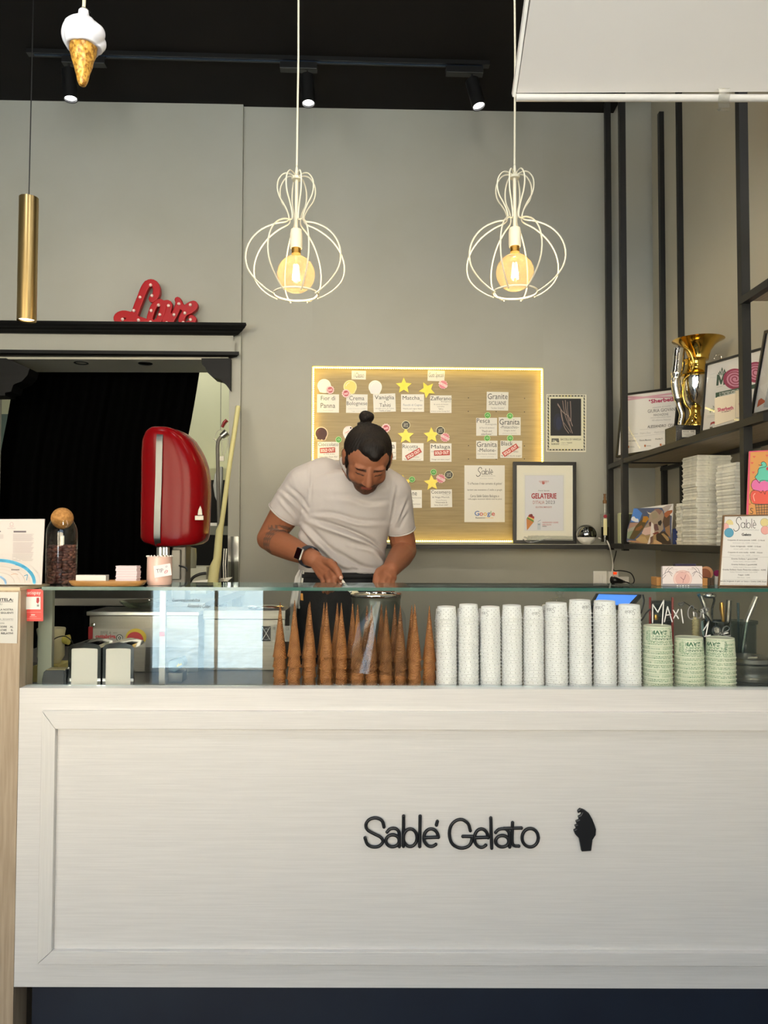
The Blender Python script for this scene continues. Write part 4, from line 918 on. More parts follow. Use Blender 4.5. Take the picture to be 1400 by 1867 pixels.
MB().tube(cr([BW.m(u, v, o) for u, v, o in ((1113,1003.5,.085),(1113,1012,.07),(1113.5,1030,.03),(1116,1040,.03),(1128,1040,.03),(1145,1044,.03),(1152,1055,.03),(1151,1062,.03),(1146,1064,.03))], 5), .0026, 6).obj('wire', m_frame, cb, smooth=60)
MB().tube(cr([BW.m(u, v, o) for u, v, o in ((1133,1060,.03),(1142,1062,.03),(1152,1069,.025))], 5), .003, 6).obj('wire', m_frame, cb, smooth=60)
# ================================================================== PENDANTS, TRACK, ORNAMENT, LOVE SIGN
m_wire = mat('white_wire', 'e8e2cc', .4); m_fil = mat('filament', 'ffe2a0', .5, emit='ffdf9e', estr=150)
m_bulb = bulb_glass_mat()
m_brass = mat('brass_cap', 'b58f4a', .3, 1)
PY = 2.42
def cage_lamp(u, vtop, vbot, label, wire_label):
    x = P(u, 450, PY).x; k = PY/F
    def z(v): return P(u, v+dv, PY).z
    dv = vtop-313
    t = thing('pendant_lamp', label, 'pendant lamp', (x, PY, z(540)), 'white wire cage pendants')
    c = Vector((x, PY, 0))
    # profile of the bars: radius px, v
    pr_ = [(3,320),(14,316),(25,318),(34,330),(36,345),(32,360),(24,372),(17,385),(14,398),(20,404),(40,410),(65,424),(84,445),(93,470),(90,495),(75,515),(55,530),(41,537)]
    prc = cr([Vector((r, v)) for r, v in pr_], 3)
    for i in range(8):
        a = 2*PI*i/8 + .35
        MB().tube([Vector((x+p.x*k*math.cos(a), PY+p.x*k*math.sin(a), z(p.y))) for p in prc], .0024, 6).obj('cage_bar', m_wire, t, smooth=60)
    ring = [Vector((x+41*k*math.cos(q*PI/16), PY+41*k*math.sin(q*PI/16), z(533))) for q in range(32)]
    MB().tube(ring, .003, 6, closed=True).obj('cage_ring', m_wire, t, smooth=60)
    MB().lathe((x, PY, 0), [(9*k, z(325)),(10*k, z(321)),(4*k, z(317)),(3*k, z(310)),(2*k, z(302)),(1*k, z(300))], 16).obj('cap', m_wire, t, smooth=50)
    MB().lathe((x, PY, 0), [(3.2*k, z(418)),(3.2*k, z(322))], 12).obj('stem', m_wire, t, smooth=50)
    MB().lathe((x, PY, 0), [(10.5*k, z(450)),(11.5*k, z(446)),(11.5*k, z(424)),(10*k, z(416)),(4*k, z(413)),(3*k, z(413))], 20).obj('lamp_holder', m_wire, t, smooth=50)
    holder = t.children[-1] if False else [c_ for c_ in t.children if c_.name.startswith('lamp_holder')][0]
    MB().lathe((x, PY, 0), [(8.5*k, z(460)),(8.5*k, z(450))], 20).obj('bulb_cap', m_brass, holder, smooth=50)
    R = 34.5*k; bc = z(497)
    pf = [(8.5*k, z(459)),(9*k, z(463))]+[(R*math.sin(th), bc+R*math.cos(th)) for th in [PI*(.12+.88*q/20) for q in range(21)]]
    MB().lathe((x, PY, 0), [(max(a_, 1e-5), b_) for a_, b_ in pf], 32, cap=False).obj('bulb', m_bulb, holder, smooth=80)
    mb = MB()
    for q in range(4):
        a = q*PI/2+.4; mb.tube([Vector((x+3.5*k*math.cos(a), PY+3.5*k*math.sin(a), z(480))), Vector((x+6.5*k*math.cos(a), PY+6.5*k*math.sin(a), z(508)))], .0017, 5)
    mb.obj('filament', m_fil, holder)
    MB().tube([(x, PY, z(459)), (x, PY, z(480))], .0035, 8).obj('filament_stem', m_glass, holder)
    zz = CE; MB().tube([(x, PY, z(300)), (x+.003, PY, z(100)), (x, PY, zz)], .0033, 8).obj('cord', m_wire, t, smooth=60)
    lamp('POINT', 'bulb_light', (x, PY, z(495)), 5.5, (1, .80, .52), shadow_soft_size=.012).parent = None
    return t
cage_lamp(540, 316, 541, 'left white wire cage pendant lamp with a large glowing globe bulb', '')
cage_lamp(938.5, 313, 540, 'right white wire cage pendant lamp with a large glowing globe bulb', '')
# brass tube pendant
BY = 2.6; x = P(50.5, 480, BY).x; k = BY/F
zt_, zb_ = P(51, 361, BY).z, P(51, 585, BY).z
t = thing('tube_pendant', 'long brushed brass tube pendant lamp at the left', 'pendant lamp', (x, BY, zb_))
mbrass = mat('brushed_brass', 'b8a070', .3, 1, col2='a89060', scale=(60,60,.5), nscale=6, aniso=0)
MB().lathe((x, BY, 0), [(14*k, zb_+.004),(16.8*k, zb_),(17*k, zb_),(17*k, zt_),(3*k, zt_+.001),(3*k, zt_)], 32, cap=False).obj('tube', mbrass, t, smooth=40)
MB().lathe((x, BY, 0), [(14.5*k, zb_+.008),(1e-5, zb_+.008)], 24, cap=False).obj('diffuser', mat('lamp_glow', 'ffffff', .5, emit='fff0d6', estr=9), t)
MB().tube([(x, BY, zt_), (x+.003, BY, CE)], .002, 6).obj('cord', m_frame, t)
# track and spots
ty0 = 3.33
tk = thing('light_track', 'black ceiling light track running across the dark ceiling', 'light track', (-.2, ty0, CE-.03))
def track_pt(u):
    best = None
    y = 3.36
    for _ in range(5):
        d = ray(u, 110+ (u-470)*.026); t_ = (CE-.018-CAM.z)/d.z; p = CAM+d*t_; y = p.y
    return p
ta, tb = track_pt(50), track_pt(892)
MB().beam(ta+Vector((0,0,.008)), tb+Vector((0,0,.008)), .032, .018).obj('rail', m_frame, tk)
MB().beam(ta+Vector((.03,0,-.0015)), tb+Vector((-.03,0,-.0015)), .010, .003).obj('conductor', mat('conductor_blue','35465c',.25,.8), tk)
m_spotglow = mat('spot_glow', 'ffffff', .5, emit='ffffff', estr=7)
for u, adp, tilt, lab, yaw in ((126, (115,193), (.10,-.05,-1), 'left black cylinder track spotlight, lit, behind the hanging ice cream ornament', 0), (562, (511,578), (.06,-.12,-1), 'middle black cylinder track spotlight, lit', 0), (862, (813,880), (.22,-.15,-1), 'right black cylinder track spotlight, lit and tilted', 0)):
    p = track_pt(u); a = track_pt(adp[0]); b = track_pt(adp[1])
    t = thing('track_spotlight', lab, 'spotlight', p, 'track spotlights')
    MB().beam(a+Vector((0,-.0,-.026)), b+Vector((0,0,-.026)), .036, .030).obj('adapter', m_frame, t, bevel=.001)
    d = Vector(tilt).normalized(); s = track_pt(u+ (-2 if u > 200 else 0)) + Vector((0, 0, -.041)); s2 = s + Vector((0,0,-.035))
    MB().tube([s, s2], .005, 8).obj('stem', m_frame, t)
    L_ = .135; R = .030; h = s2 + Vector((0,0,.012)); e = h+d*L_
    MB().lathe(h, [(R*.6,0),(R,.004),(R,L_),(R*.86,L_),(R*.8,L_-.008)], 28, axis=d, cap=False).obj('head', m_frame, t, smooth=40)
    MB().lathe(h, [(1e-5,0),(R*.6,0)], 28, axis=d, cap=False).obj('head_cap', m_frame, t)
    MB().lathe(e-d*.009, [(R*.82,0),(1e-5,.0)], 24, axis=d, cap=False).obj('lens', m_spotglow, t)
    lamp('SPOT', 'track_spot_light', e+d*.004, 9, (1,.93,.82), e+d*2+Vector((0,.12,0)), spot_size=math.radians(95), spot_blend=.9, shadow_soft_size=.025)
# ice cream ornament on a cord
OY = 1.5; k = OY/F; oc = P(152, 60, OY)
t = thing('cone_ornament', 'hanging glass ice cream cone ornament with white swirl and golden cone', 'ornament', P(152, 156, OY))
def oz(v): return P(152, v, OY).z
m_orn = mat('ornament_white', 'e6e6ee', .22, bump=.1, nscale=40); m_orng = mat('ornament_gold', 'd9a648', .3, .15, col2='9a6420', nscale=150, bump=.5, bnscale=80, bscale=(1,1,.6), contrast=(.45,.6))
mb = MB(); n = 72; rows = [(8,20),(8.5,24),(9,28),(14,34),(24,42),(33,52),(37,64),(36.5,74),(33,82),(28,88),(20,86),(10,84)]
prr = cr([Vector((r, v)) for r, v in rows], 4)
b0 = len(mb.v)
for i, p_ in enumerate(prr):
    for q in range(n):
        a = 2*PI*q/n; sw = 1+.10*abs(math.sin(2.5*a+ (p_.y-30)*.07))**.6*1.4-.06*min(1, max(0, (p_.y-30)/20))*(1 if p_.y < 86 else .4)
        off = (3 if p_.y > 50 else 0)
        mb.v.append(((oc.x+(p_.x*sw*math.cos(a)+off*.6)*k), OY+p_.x*sw*k*math.sin(a), oz(p_.y)))
for i in range(len(prr)-1):
    for q in range(n): q2=(q+1)%n; mb.f.append((i*n+q2, i*n+q, (i+1)*n+q, (i+1)*n+q2)); mb.m.append(0)
mb.obj('swirl', m_orn, t, smooth=80)
mb = MB(); rows = [(24,82),(23,90),(20.5,102),(17,115),(13.5,128),(10.5,140),(8,150),(5,156),(1e-4,157)]
prr = cr([Vector((r, v)) for r, v in rows], 5)
for i, p_ in enumerate(prr):
    for q in range(n):
        a = 2*PI*q/n; w = 1+.05*abs(math.sin(3*a+p_.y*.13))+.05*abs(math.sin(3*a-p_.y*.13))
        mb.v.append((oc.x+(p_.x*w*math.cos(a))*k, OY+p_.x*w*k*math.sin(a), oz(p_.y)))
for i in range(len(prr)-1):
    for q in range(n): q2=(q+1)%n; mb.f.append((i*n+q2, i*n+q, (i+1)*n+q, (i+1)*n+q2)); mb.m.append(0)
mb.obj('cone', m_orng, t, smooth=80)
MB().lathe((oc.x+.001, OY, 0), [(7*k, oz(26)),(7.5*k, oz(20)),(6.5*k, oz(18)),(1e-5, oz(18))], 20).obj('cap', mat('satin_cap','c9c6ba',.3,.9), t, smooth=40)
MB().tube(cr([Vector((oc.x+dx*k, OY, oz(v))) for dx, v in ((-3,18),(-5,13),(0,10),(5,14),(13,24),(12,36),(8,34))], 4), .0006, 5).obj('ring', m_chrome, t)
MB().tube([Vector((oc.x, OY, oz(14))), Vector((oc.x+.0005, OY, oz(0))), Vector((oc.x, OY, CE))], .0035, 8).obj('cord', mat('cream_cord','d6cdb4',.8,bump=.4,nscale=300), t)
# red marquee word
LV = PL((0, BWL.p.y-.075, 1), (TA, -1, 0))
m_lr = mat('red_lacquer', 'a30a15', .35, spec=.3); m_lr2 = mat('red_lacquer_side', 'c4323a', .4); m_lb = mat('small_bulb', 'e8c8c0', .3)
t = thing('marquee_sign', 'red cursive marquee word with small white bulbs on the black cornice', 'sign', LV.m(283, 596))
S_ = lambda pts: [(x/3.111, 480+y/3.111) for x, y in pts]
strokes = {'letter_L': [(862,205),(884,180),(886,140),(868,116),(840,116),(818,145),(800,190),(780,240),(762,290),(738,328),(700,342),(670,330),(664,308),(690,292),(730,296),(780,322),(830,338)],
 'letter_o': [(925,232),(900,222),(872,246),(856,285),(848,322),(868,344),(896,330),(912,296),(922,262),(925,232)],
 'letter_v': [(925,232),(948,228),(960,240),(950,280),(936,320),(940,346),(960,340),(985,300),(1004,258),(1012,222),(1006,210)],
 'letter_e': [(1012,215),(1022,240),(1045,258),(1075,240),(1098,232),(1104,248),(1080,270),(1048,285),(1030,315),(1032,345),(1052,354),(1080,340),(1098,322),(1084,312)]}
for nm, st in strokes.items():
    c = [(p.x, p.y) for p in cr([Vector((x, y)) for x, y in S_(st)], 3)]
    w = 13.5 if nm == 'letter_L' else 11.5
    mb = MB()
    for q in ribbon2(c, w): mb.prism([LV.m(p.x, p.y, .0) for p in q][::-1], -LV.n*.03)
    mb2 = MB()
    for q in ribbon2(c, w): mb2.prism([LV.m(p.x, p.y, .0008) for p in q][::-1], -LV.n*.0032)
    zc_ = BWL.m(300, 596).z+.0006; mb.v = [(x, y, max(z+.003, zc_)) for x, y, z in mb.v]
    me_ = to_mesh_remesh(mb, .0022, 3, .5); me_.materials.clear(); me_.materials.append(m_lr); me_.polygons.foreach_set('use_smooth', [True]*len(me_.polygons)); me_.set_sharp_from_angle(angle=.9)
    me_.transform(Matrix.Translation(-wloc(t))); me_.name = 'letter'; o = bpy.data.objects.new('letter', me_); COL.objects.link(o); o.parent = t
for x, y in ((855,128),(862,188),(795,198),(760,273),(696,323),(786,327),(855,338),(858,273),(900,242),(907,296),(957,245),(946,343),(987,296),(1015,235),(1080,240),(1049,287),(1081,324),(1040,341)):
    u, v = S_([(x, y)])[0]; MB().ball(LV.m(u, v-1.2, .002), .0078, 12).obj('bulb', m_lb, t, smooth=80)
m_redm = mat('red_enamel_shell', '72060b', .2, 0, spec=.12)
# ================================================================== THINGS IN THE DISPLAY GLASS
# waffle cones
m_waf = mat('waffle', 'a8622c', .6, col2='8a4a1c', nscale=35, contrast=(.3,.7), bump=.0)
def waffle_mat():
    m = mat('waffle_crust', 'ad7340', .5, col2='8a5528', nscale=28, contrast=(.3,.7)); nt = m.node_tree; N = nt.nodes; L = nt.links
    tc = N.new('ShaderNodeTexCoord'); b = N['Principled BSDF']
    hs = []
    for sx in (1, -1):
        w = N.new('ShaderNodeTexWave'); w.wave_type = 'BANDS'; w.bands_direction = 'DIAGONAL'; w.inputs['Scale'].default_value = 95
        mp = N.new('ShaderNodeMapping'); mp.inputs['Scale'].default_value = (sx, 1*sx, 1); L.new(tc.outputs['Object'], mp.inputs[0]); L.new(mp.outputs[0], w.inputs[0]); hs.append(w)
    mm = N.new('ShaderNodeMath'); mm.operation = 'MULTIPLY'; L.new(hs[0].outputs['Fac'], mm.inputs[0]); L.new(hs[1].outputs['Fac'], mm.inputs[1])
    bp = N.new('ShaderNodeBump'); bp.inputs['Strength'].default_value = .55; bp.inputs['Distance'].default_value = .003
    L.new(mm.outputs[0], bp.inputs['Height']); L.new(bp.outputs[0], b.inputs['Normal']); return m
m_waf = waffle_mat()
def cone_mesh(seed):
    rnd = random.Random(seed); mb = MB(); n = 28; H = .150; R = .0172; rows = 22; ph = rnd.random()*6.28
    for i in range(rows+1):
        t = i/rows; z = H*(1-t)
        for k in range(n):
            a = 2*PI*k/n; r = R*(t**1.0) + .0006
            seam = ((a+ph)/(2*PI)) % 1.0           # wrap edge climbs around the cone
            edge = .78 - .30*seam
            r += .0006 if t > edge else 0
            r += .0011*max(0, (t-.93)/.07) if t > .93 else 0
            zz = z + (.0028*math.sin(a+ph+1.2)*t if i == rows else .0028*math.sin(a+ph+1.2)*t*t*t)
            mb.v.append((r*math.cos(a), r*math.sin(a), zz))
    for i in range(rows):
        for k in range(n): k2=(k+1)%n; mb.f.append((i*n+k, (i+1)*n+k, (i+1)*n+k2, i*n+k2)); mb.m.append(0)
    mb.f.append(tuple(range(n))); mb.m.append(0)
    b = len(mb.v); o0 = rows*n                      # hollow inside
    for k in range(n): a = 2*PI*k/n; z0_ = mb.v[o0+k][2]; mb.v.append(((R+.0004)*math.cos(a), (R+.0004)*math.sin(a), z0_))
    for k in range(n): a = 2*PI*k/n; mb.v.append((.0006*math.cos(a), .0006*math.sin(a), H*.955))
    for k in range(n):
        k2=(k+1)%n; mb.f.append((o0+k, b+k, b+k2, o0+k2)); mb.f.append((b+k, b+n+k, b+n+k2, b+k2)); mb.m += [0, 0]
    mb.f.append(tuple(b+n+k for k in range(n))[::-1]); mb.m.append(0)
    me = mb.mesh('waffle_cone', m_waf, smooth=35); return me
cone_me = [cone_mesh(k) for k in range(5)]
ords = ['first','second','third','fourth','fifth','sixth','seventh','eighth','ninth','tenth','eleventh','twelfth']
lv = {0: 'topmost', 1: 'second from the top', 2: 'third from the top', 3: 'lowest'}
def obj_from(me, name, loc, rz=0):
    o = bpy.data.objects.new(name, me); COL.objects.link(o); o.location = loc; o.rotation_euler = (0, 0, rz); return o
def cone_stack(u, vtop, Y, label, tiltx=0):
    x = P(u, 1200, Y).x; zt_ = P(u, vtop, Y).z-.150; n = 4; dz = .0335
    dz = (zt_ - zf - .0005)/3
    for k in range(4):
        o = obj_from(random.choice(cone_me), 'waffle_cone', (x+random.uniform(-.0002,.0002), Y, zt_ - k*dz), random.uniform(0, 6.28))
        o.scale = (1.0,)*3
        tag(o, 'brown waffle cone stacked tip up, %s, %s' % (label, lv[k]), 'ice cream cone', 'waffle cones stacked inside the display glass')
for i, (u, v) in enumerate(((510,1098),(536.5,1094),(564.5,1097),(595,1098),(622,1099),(651.5,1101),(677,1103),(703.5,1103),(729.5,1104),(756,1101),(782.5,1104))):
    cone_stack(u, v, 2.102 if i % 2 else 2.119, '%s front stack from the left' % ords[i])
for i, (u, v) in enumerate(((562,1100),(590,1098),(614.5,1099),(642.5,1100),(668.5,1104),(695,1101),(719.5,1101),(750.5,1103))):
    cone_stack(u, v, 2.178 if i % 2 else 2.166, '%s stack of the back row' % ords[i])
# cups
def cup_geom(rt, rb, h, prints):
    """paper cup upside down: mouth rim (radius rt) at z=0, base (rb) at z=h"""
    mb = MB(); n = 36
    rt -= .0011; w_ = .00018
    prof = [(.0005,h-.0022),(rb-.0012,h-.0022),(rb-w_,h-.0024),(rt-w_,.0012),(rt-w_,.0004),(rt+.0008,.0),(rt+.0015,.0006),(rt+.0015,.0018),(rt+.0008,.0024),(rt,.0026),(rb+.0001,h-.0006),(rb-.0004,h),(rb-.0012,h),(rb-.0018,h-.0012),(0.0005,h-.0012)]
    mb.lathe((0,0,0), prof, n, cap=True)
    def mp(s, z, e=.0001):      # s along circumference (m), z height
        r = rt + (rb-rt)*((z-.003)/(h-.003)) + e; a = s/rt; return (r*math.cos(a), r*math.sin(a), z)
    prints(mb, mp); return mb
m_cup = mat('white_paper_cup', 'f0eff0', .38); m_drop = ink('3f3f46'); m_logo = ink('55555a')
def white_prints(rt, h):
    def pr(mb, mp):
        rnd = random.Random(3); C = 2*PI*rt; ncol = 13
        for c in range(ncol):
            s0 = c*C/ncol
            for r in range(5):
                if c % 6 in (0, 1) and r in (1, 2, 3): continue
                s = s0 + (C/ncol/2 if r % 2 else 0) + rnd.uniform(-.0004,.0004); z = .0048 + r*(h-.009)/4.6; 
                mb.face([mp(s, z+.0019), mp(s-.0007, z-.0002), mp(s-.0004, z-.0011), mp(s+.0004, z-.0011), mp(s+.0007, z-.0002)], 1)
        W = C/ncol*2*1.0
        for c in (0, 6):
            s0 = (c+.5)*C/ncol; p = FlatCollect(); S_script(p, 0, 0, 100, 60, None, w=2.6)
            for q in p.q:   # upside down: x mirrored about centre and y up
                mb.face([mp(s0 + (.5-x/100)*W*-1*-1, h*.30 + (y/60)*h*.42) for x, y in q][::-1], 2)
            mb.face([mp(s0-W*.35, h*.78), mp(s0-W*.35, h*.79), mp(s0+W*.15, h*.79), mp(s0+W*.15, h*.78)], 2)
    return pr
class FlatCollect:
    def __init__(s): s.q = []
    def L(s, pts, w, c, smooth=0, closed=False):
        if smooth: pts = cr([Vector((p[0], p[1])) for p in pts], smooth, closed)
        pts = [(p[0], p[1]) for p in pts]
        for a, b in zip(pts, pts[1:]):
            a = Vector(a); b = Vector(b); d = b-a
            if d.length < 1e-6: continue
            d.normalize(); n = Vector((-d.y, d.x))*w/2; a2 = a-d*w*.3; b2 = b+d*w*.3
            s.q.append([a2+n, a2-n, b2-n, b2+n])
        return s
k21 = 2.10/F
small = cup_geom(19.0*k21, 16.4*k21, 23.5*k21, white_prints(18.6*k21, 23.5*k21)).mesh('paper_cup', [m_cup, m_drop, m_logo], smooth=40)
med = cup_geom(21.1*k21, 18.6*k21, 24.5*k21, white_prints(20.8*k21, 24.5*k21)).mesh('paper_cup', [m_cup, m_drop, m_logo], smooth=40)
numw = {0: 'lowest'}
def nth(k, n):
    if k == n-1: return 'topmost'
    if k == 0: return 'lowest'
    w = ['','second','third','fourth','fifth','sixth','seventh','eighth','ninth','tenth','eleventh','twelfth']
    return '%s from the bottom' % w[k] if k < n/2 else '%s from the top' % w[n-1-k]
def cup_stack(me, u, vtop, Y, hpx, sppx, desc, cat_label, group, logo=None):
    x = P(u, 1180, Y).x; top = P(u, vtop, Y).z; h = hpx*k21; sp = sppx*k21
    n = max(1, round((top-h-zf)/sp)+1); sp = (top-h-zf-.0003)/(n-1)
    for k in range(n):
        rz = random.uniform(0, 6.28)
        if k == n-1 and logo is not None: rz = logo
        o = obj_from(me, 'paper_cup', (x+random.uniform(-.0001,.0001), Y+random.uniform(-.0001,.0001), zf+.0002+k*sp), rz)
        tag(o, '%s, %s, %s' % (cat_label, desc, nth(k, n)), 'paper cup', group)
    return n
GW = 'white dotted paper cups upside down behind the glass'
# logo direction: the mark sits at angle ~ s0/rt; turn it to face the viewer (-Y) with an offset
def face(a_off): return -PI/2 - (.5*2*PI/13) + a_off
lo = [2.2, 2.0, -.75, 1.6, .15, -.75, .45, -.75, -.2]
for i, (u, v) in enumerate(((814,1105.5),(854,1101.5),(894,1105.5),(933,1103),(972.5,1105.5))):
    cup_stack(small, u, v, 2.10, 23.5, 6.25, '%s small stack from the left' % ords[i], 'small white paper cup', GW, face(lo[i]))
for i, (u, v) in enumerate(((1014,1098.5),(1057.5,1093.5),(1102.5,1095),(1147.5,1102))):
    cup_stack(med, u, v, 2.10, 24.5, 7.35, '%s medium stack from the left' % ords[i], 'medium white paper cup', GW, face(lo[i+5]))
for i, (me, u, v, hp, sp, d) in enumerate(((small,809,1110,23.5,6.25,'back row stack left of all the front stacks'),(small,848,1109,23.5,6.25,'back row stack behind the second small stack'),(small,887,1110,23.5,6.25,'back row stack behind the third small stack'),
      (med,1005,1103,24.5,7.35,'back row stack behind the first medium stack'))):
    cup_stack(me, u*1+2, v, 2.168, hp, sp, d, 'white paper cup', GW)
# green compostable cups
m_gcup = mat('green_paper_cup', 'dde0ca', .5); g1 = ink('2f6a48'); g2 = ink('6f9a72'); g3 = ink('9ab894')
def green_prints(rt, h):
    def pr(mb, mp):
        C = 2*PI*rt
        def word(t, s0, z0, w, hh, mi, vert=False, bold=.02):
            s0 = o_ + C/2 - (s0-o_) - w
            vs, fs, bb = glyphs(t, bold, 0, 1); ex = bb[2]-bb[0]; ey = bb[3]-bb[1]; out = []
            for x, y in vs:
                a = (x-bb[0])/ex; b = (y-bb[1])/ey
                if vert: out.append(mp(s0 + b*w, z0 + a*hh))
                else: out.append(mp(s0 + (1-a)*w, z0 + (1-b)*hh))
            mb.add(out, fs, mi)
        for o_ in (0, C/2):
            u = C/2/100   # hundredths of half the circumference
            H = h/100
            word('COMPOSTABLE MATERIAL', o_+4*u, 88*H, 90*u, 5*H, 3)
            word('SAVE', o_+52*u, 60*H, 34*u, 22*H, 1, bold=.045); word('SAVE', o_+20*u, 66*H, 22*u, 10*H, 2)
            word('PLANET', o_+42*u, 47*H, 44*u, 10*H, 2); word('ORGANIC', o_+42*u, 33*H, 44*u, 11*H, 1)
            word('ECOLOGICAL', o_+24*u, 17*H, 66*u, 12*H, 2); word('GREEN', o_+38*u, 32*H, 5.5*u, 54*H, 1, vert=True)
            word('PAPER', o_+20*u, 50*H, 17*u, 8*H, 2); word('LIFE', o_+24*u, 34*H, 12*u, 12*H, 2); word('BIODEGRADABLE', o_+2*u, 30*H, 5*u, 56*H, 3, vert=True); word('NATURE', o_+9*u, 30*H, 5*u, 44*H, 2, vert=True)
            word('RECYCLE', o_+88*u, 20*H, 8*u, 60*H, 3, vert=True)
            word('ECOLOGICAL LIFE ORGANIC', o_+3*u, 9*H, 94*u, 6.5*H, 2)
    return pr
green = cup_geom(26.6*k21, 24.0*k21, 35.5*k21, green_prints(27.8*k21, 35.5*k21)).mesh('green_cup', [m_gcup, g1, g2, g3], smooth=40)
def green_stack(u, vtop, logo, desc):
    Y = 2.108 if u == 1256 else 2.100; x = P(u, 1180, Y).x; top = P(u, vtop, Y).z; h = 35.5*k21; n = round((top-h-zf)/(7.9*k21))+1; sp = (top-h-zf-.0003)/(n-1)
    for k in range(n):
        o = obj_from(green, 'green_cup', (x, Y, zf+.0002+k*sp), logo if k == n-1 else random.uniform(0, 6.28))
        tag(o, 'pale green printed paper cup, %s, %s' % (desc, nth(k, n)), 'paper cup', 'green printed cups behind the glass')
gl_ = -PI/2 - .31*PI - .25
green_stack(1198.5, 1140, gl_, 'leftmost green stack, the tallest'); green_stack(1256, 1161, gl_+.1, 'middle green stack'); green_stack(1313, 1162, gl_-.8, 'rightmost green stack')

# napkin dispensers
m_nap = mat('napkin_paper', 'd2d0c8', .7)
for u0, u1, lab in ((124.5,184,'left chrome napkin dispenser behind the glass'), (187.5,244,'right chrome napkin dispenser behind the glass')):
    Y = 2.07; x0, x1 = P(u0, 1200, Y).x, P(u1, 1200, Y).x; zt_ = P(150, 1173, Y).z; D = .095
    t = thing('napkin_dispenser', lab, 'napkin dispenser', ((x0+x1)/2, Y+D/2, zf), 'napkin dispensers')
    w = x1-x0; r = .012; arc = [(x0, zf+.0005), (x0, zt_-r), (x0+w*.07, zt_-r*.35), (x0+w*.25, zt_), (x0+w*.5, zt_+.003), (x0+w*.75, zt_), (x1-w*.07, zt_-r*.35), (x1, zt_-r), (x1, zf+.0005)]
    MB().prism([Vector((a, Y+.003, b)) for a, b in arc], Vector((0, D, 0))).obj('shell', m_chrome, t, smooth=35)
    # front frame ring with opening
    inn = [(x0+w*.1, zf+.003), (x0+w*.1, zt_-.014), (x0+w*.5, zt_-.013), (x1-w*.1, zt_-.014), (x1-w*.1, zf+.003)]
    mb = MB(); n = len(arc); 
    ci = [(x0+w*.1, zf+.003), (x0+w*.1, zt_-.016), (x0+w*.13, zt_-.014), (x0+w*.3, zt_-.013), (x0+w*.5, zt_-.0125), (x0+w*.7, zt_-.013), (x1-w*.13, zt_-.014), (x1-w*.1, zt_-.016), (x1-w*.1, zf+.003)]
    for k in range(n-1): mb.prism([Vector((p[0], Y-.001, p[1])) for p in (arc[k], arc[k+1], ci[k+1], ci[k])], Vector((0, .004, 0)))
    mb.obj('front_rim', m_chrome, t, smooth=30)
    MB().prism([Vector((p[0], Y+.0008, p[1])) for p in ci], Vector((0, .002, 0))).obj('napkins', m_nap, t)
# card reader, cable
Y = 2.05; a = P(76, 1252, Y); b = P(117, 1222, Y)
t = thing('card_reader', 'low dark box lying left of the napkin dispensers', 'box', ((a.x+b.x)/2, Y+.03, zf))
mb = MB(); x0, x1 = a.x, b.x; h = b.z-zf
pr_ = [(x0, zf), (x0, zf+h*.6), (x0+.004, zf+h*.92), (x0+.01, zf+h), (x1, zf+h), (x1, zf)]
mb.prism([Vector((p[0], Y, p[1])) for p in pr_], Vector((0, .045, 0))).obj('body', mat('slate_plastic','262c30',.4), t, bevel=.002)
MB().box((x0+.002, Y-.0006, zf+h*.42), (x1-.001, Y, zf+h*.46)).obj('seam', m_frame, t)
MB().box((x0+.01, Y+.002, zf+h+.0002), (x1, Y+.04, zf+h+.0015)).obj('lid', mat('reader_lid','9a8f6a',.4), t)
# cream cup with knob handle, on a small yellow box
Y = 2.30; a = P(88, 1214, Y); b = P(117, 1145, Y); yb = P(122, 1211, 2.26)
t = tag(MB().box((a.x, 2.20, zf), (yb.x, 2.30, P(100,1214,2.2).z)).obj('yellow_box', mat('yellow_card','c9bf7c',.6), bevel=.001), 'small pale yellow box behind the dark box at the left', 'box')
zy = P(100,1214,2.2).z
t = thing('cream_pitcher', 'cream coloured pitcher with a yellow knob handle on the yellow box', 'pitcher', (a.x+.0, 2.25, zy))
cxp = P(93, 1180, 2.25).x; w = P(117, 1180, 2.25).x-cxp
MB().lathe((cxp, 2.25, 0), [(w*.7, zy+.0005), (w*.75, zy+.006), (w*.98, zy+.02), (w*.95, P(100,1160,2.25).z), (w*1.03, P(100,1147,2.25).z), (w*1.0, P(100,1145,2.25).z), (w*.9, P(100,1148,2.25).z)], 28).obj('body', mat('cream_ceramic','c4bc98',.35), t, smooth=50)
MB().tube([Vector((cxp+w*.9, 2.25, P(0,1166,2.25).z)), Vector((cxp+w*1.35, 2.25, P(0,1166,2.25).z))], [.011,.015], 14).obj('knob', mat('yellow_knob','b9b055',.4), t, smooth=60)
tag(MB().tube(cr([P(93,1169,2.18), P(105,1162,2.18), P(118,1160,2.18), P(128,1166,2.18), P(133,1175,2.19), P(134,1195,2.19)], 5), .0016, 6).obj('black_cable', m_frame, smooth=60), 'thin black cable arching behind the left napkin dispenser', 'cable')
# small chrome lids, added along the ledge in place of bright glints
for i, u in enumerate((279, 342, 405, 466)):
    c = P(u, 1250, 2.075); c.z = zf
    t = thing('chrome_glint_lid', 'small chrome lid standing in for a bright glint on the ledge under the glass reflection, %s from the left' % ords[i], 'stopper', c, 'chrome glint lids on the ledge')
    MB().lathe(c, [(.013,0),(.0125,.004),(.006,.008),(.003,.010),(.0045,.013),(.003,.016),(1e-5,.017)], 16).obj('dome', m_chrome, t, smooth=60)

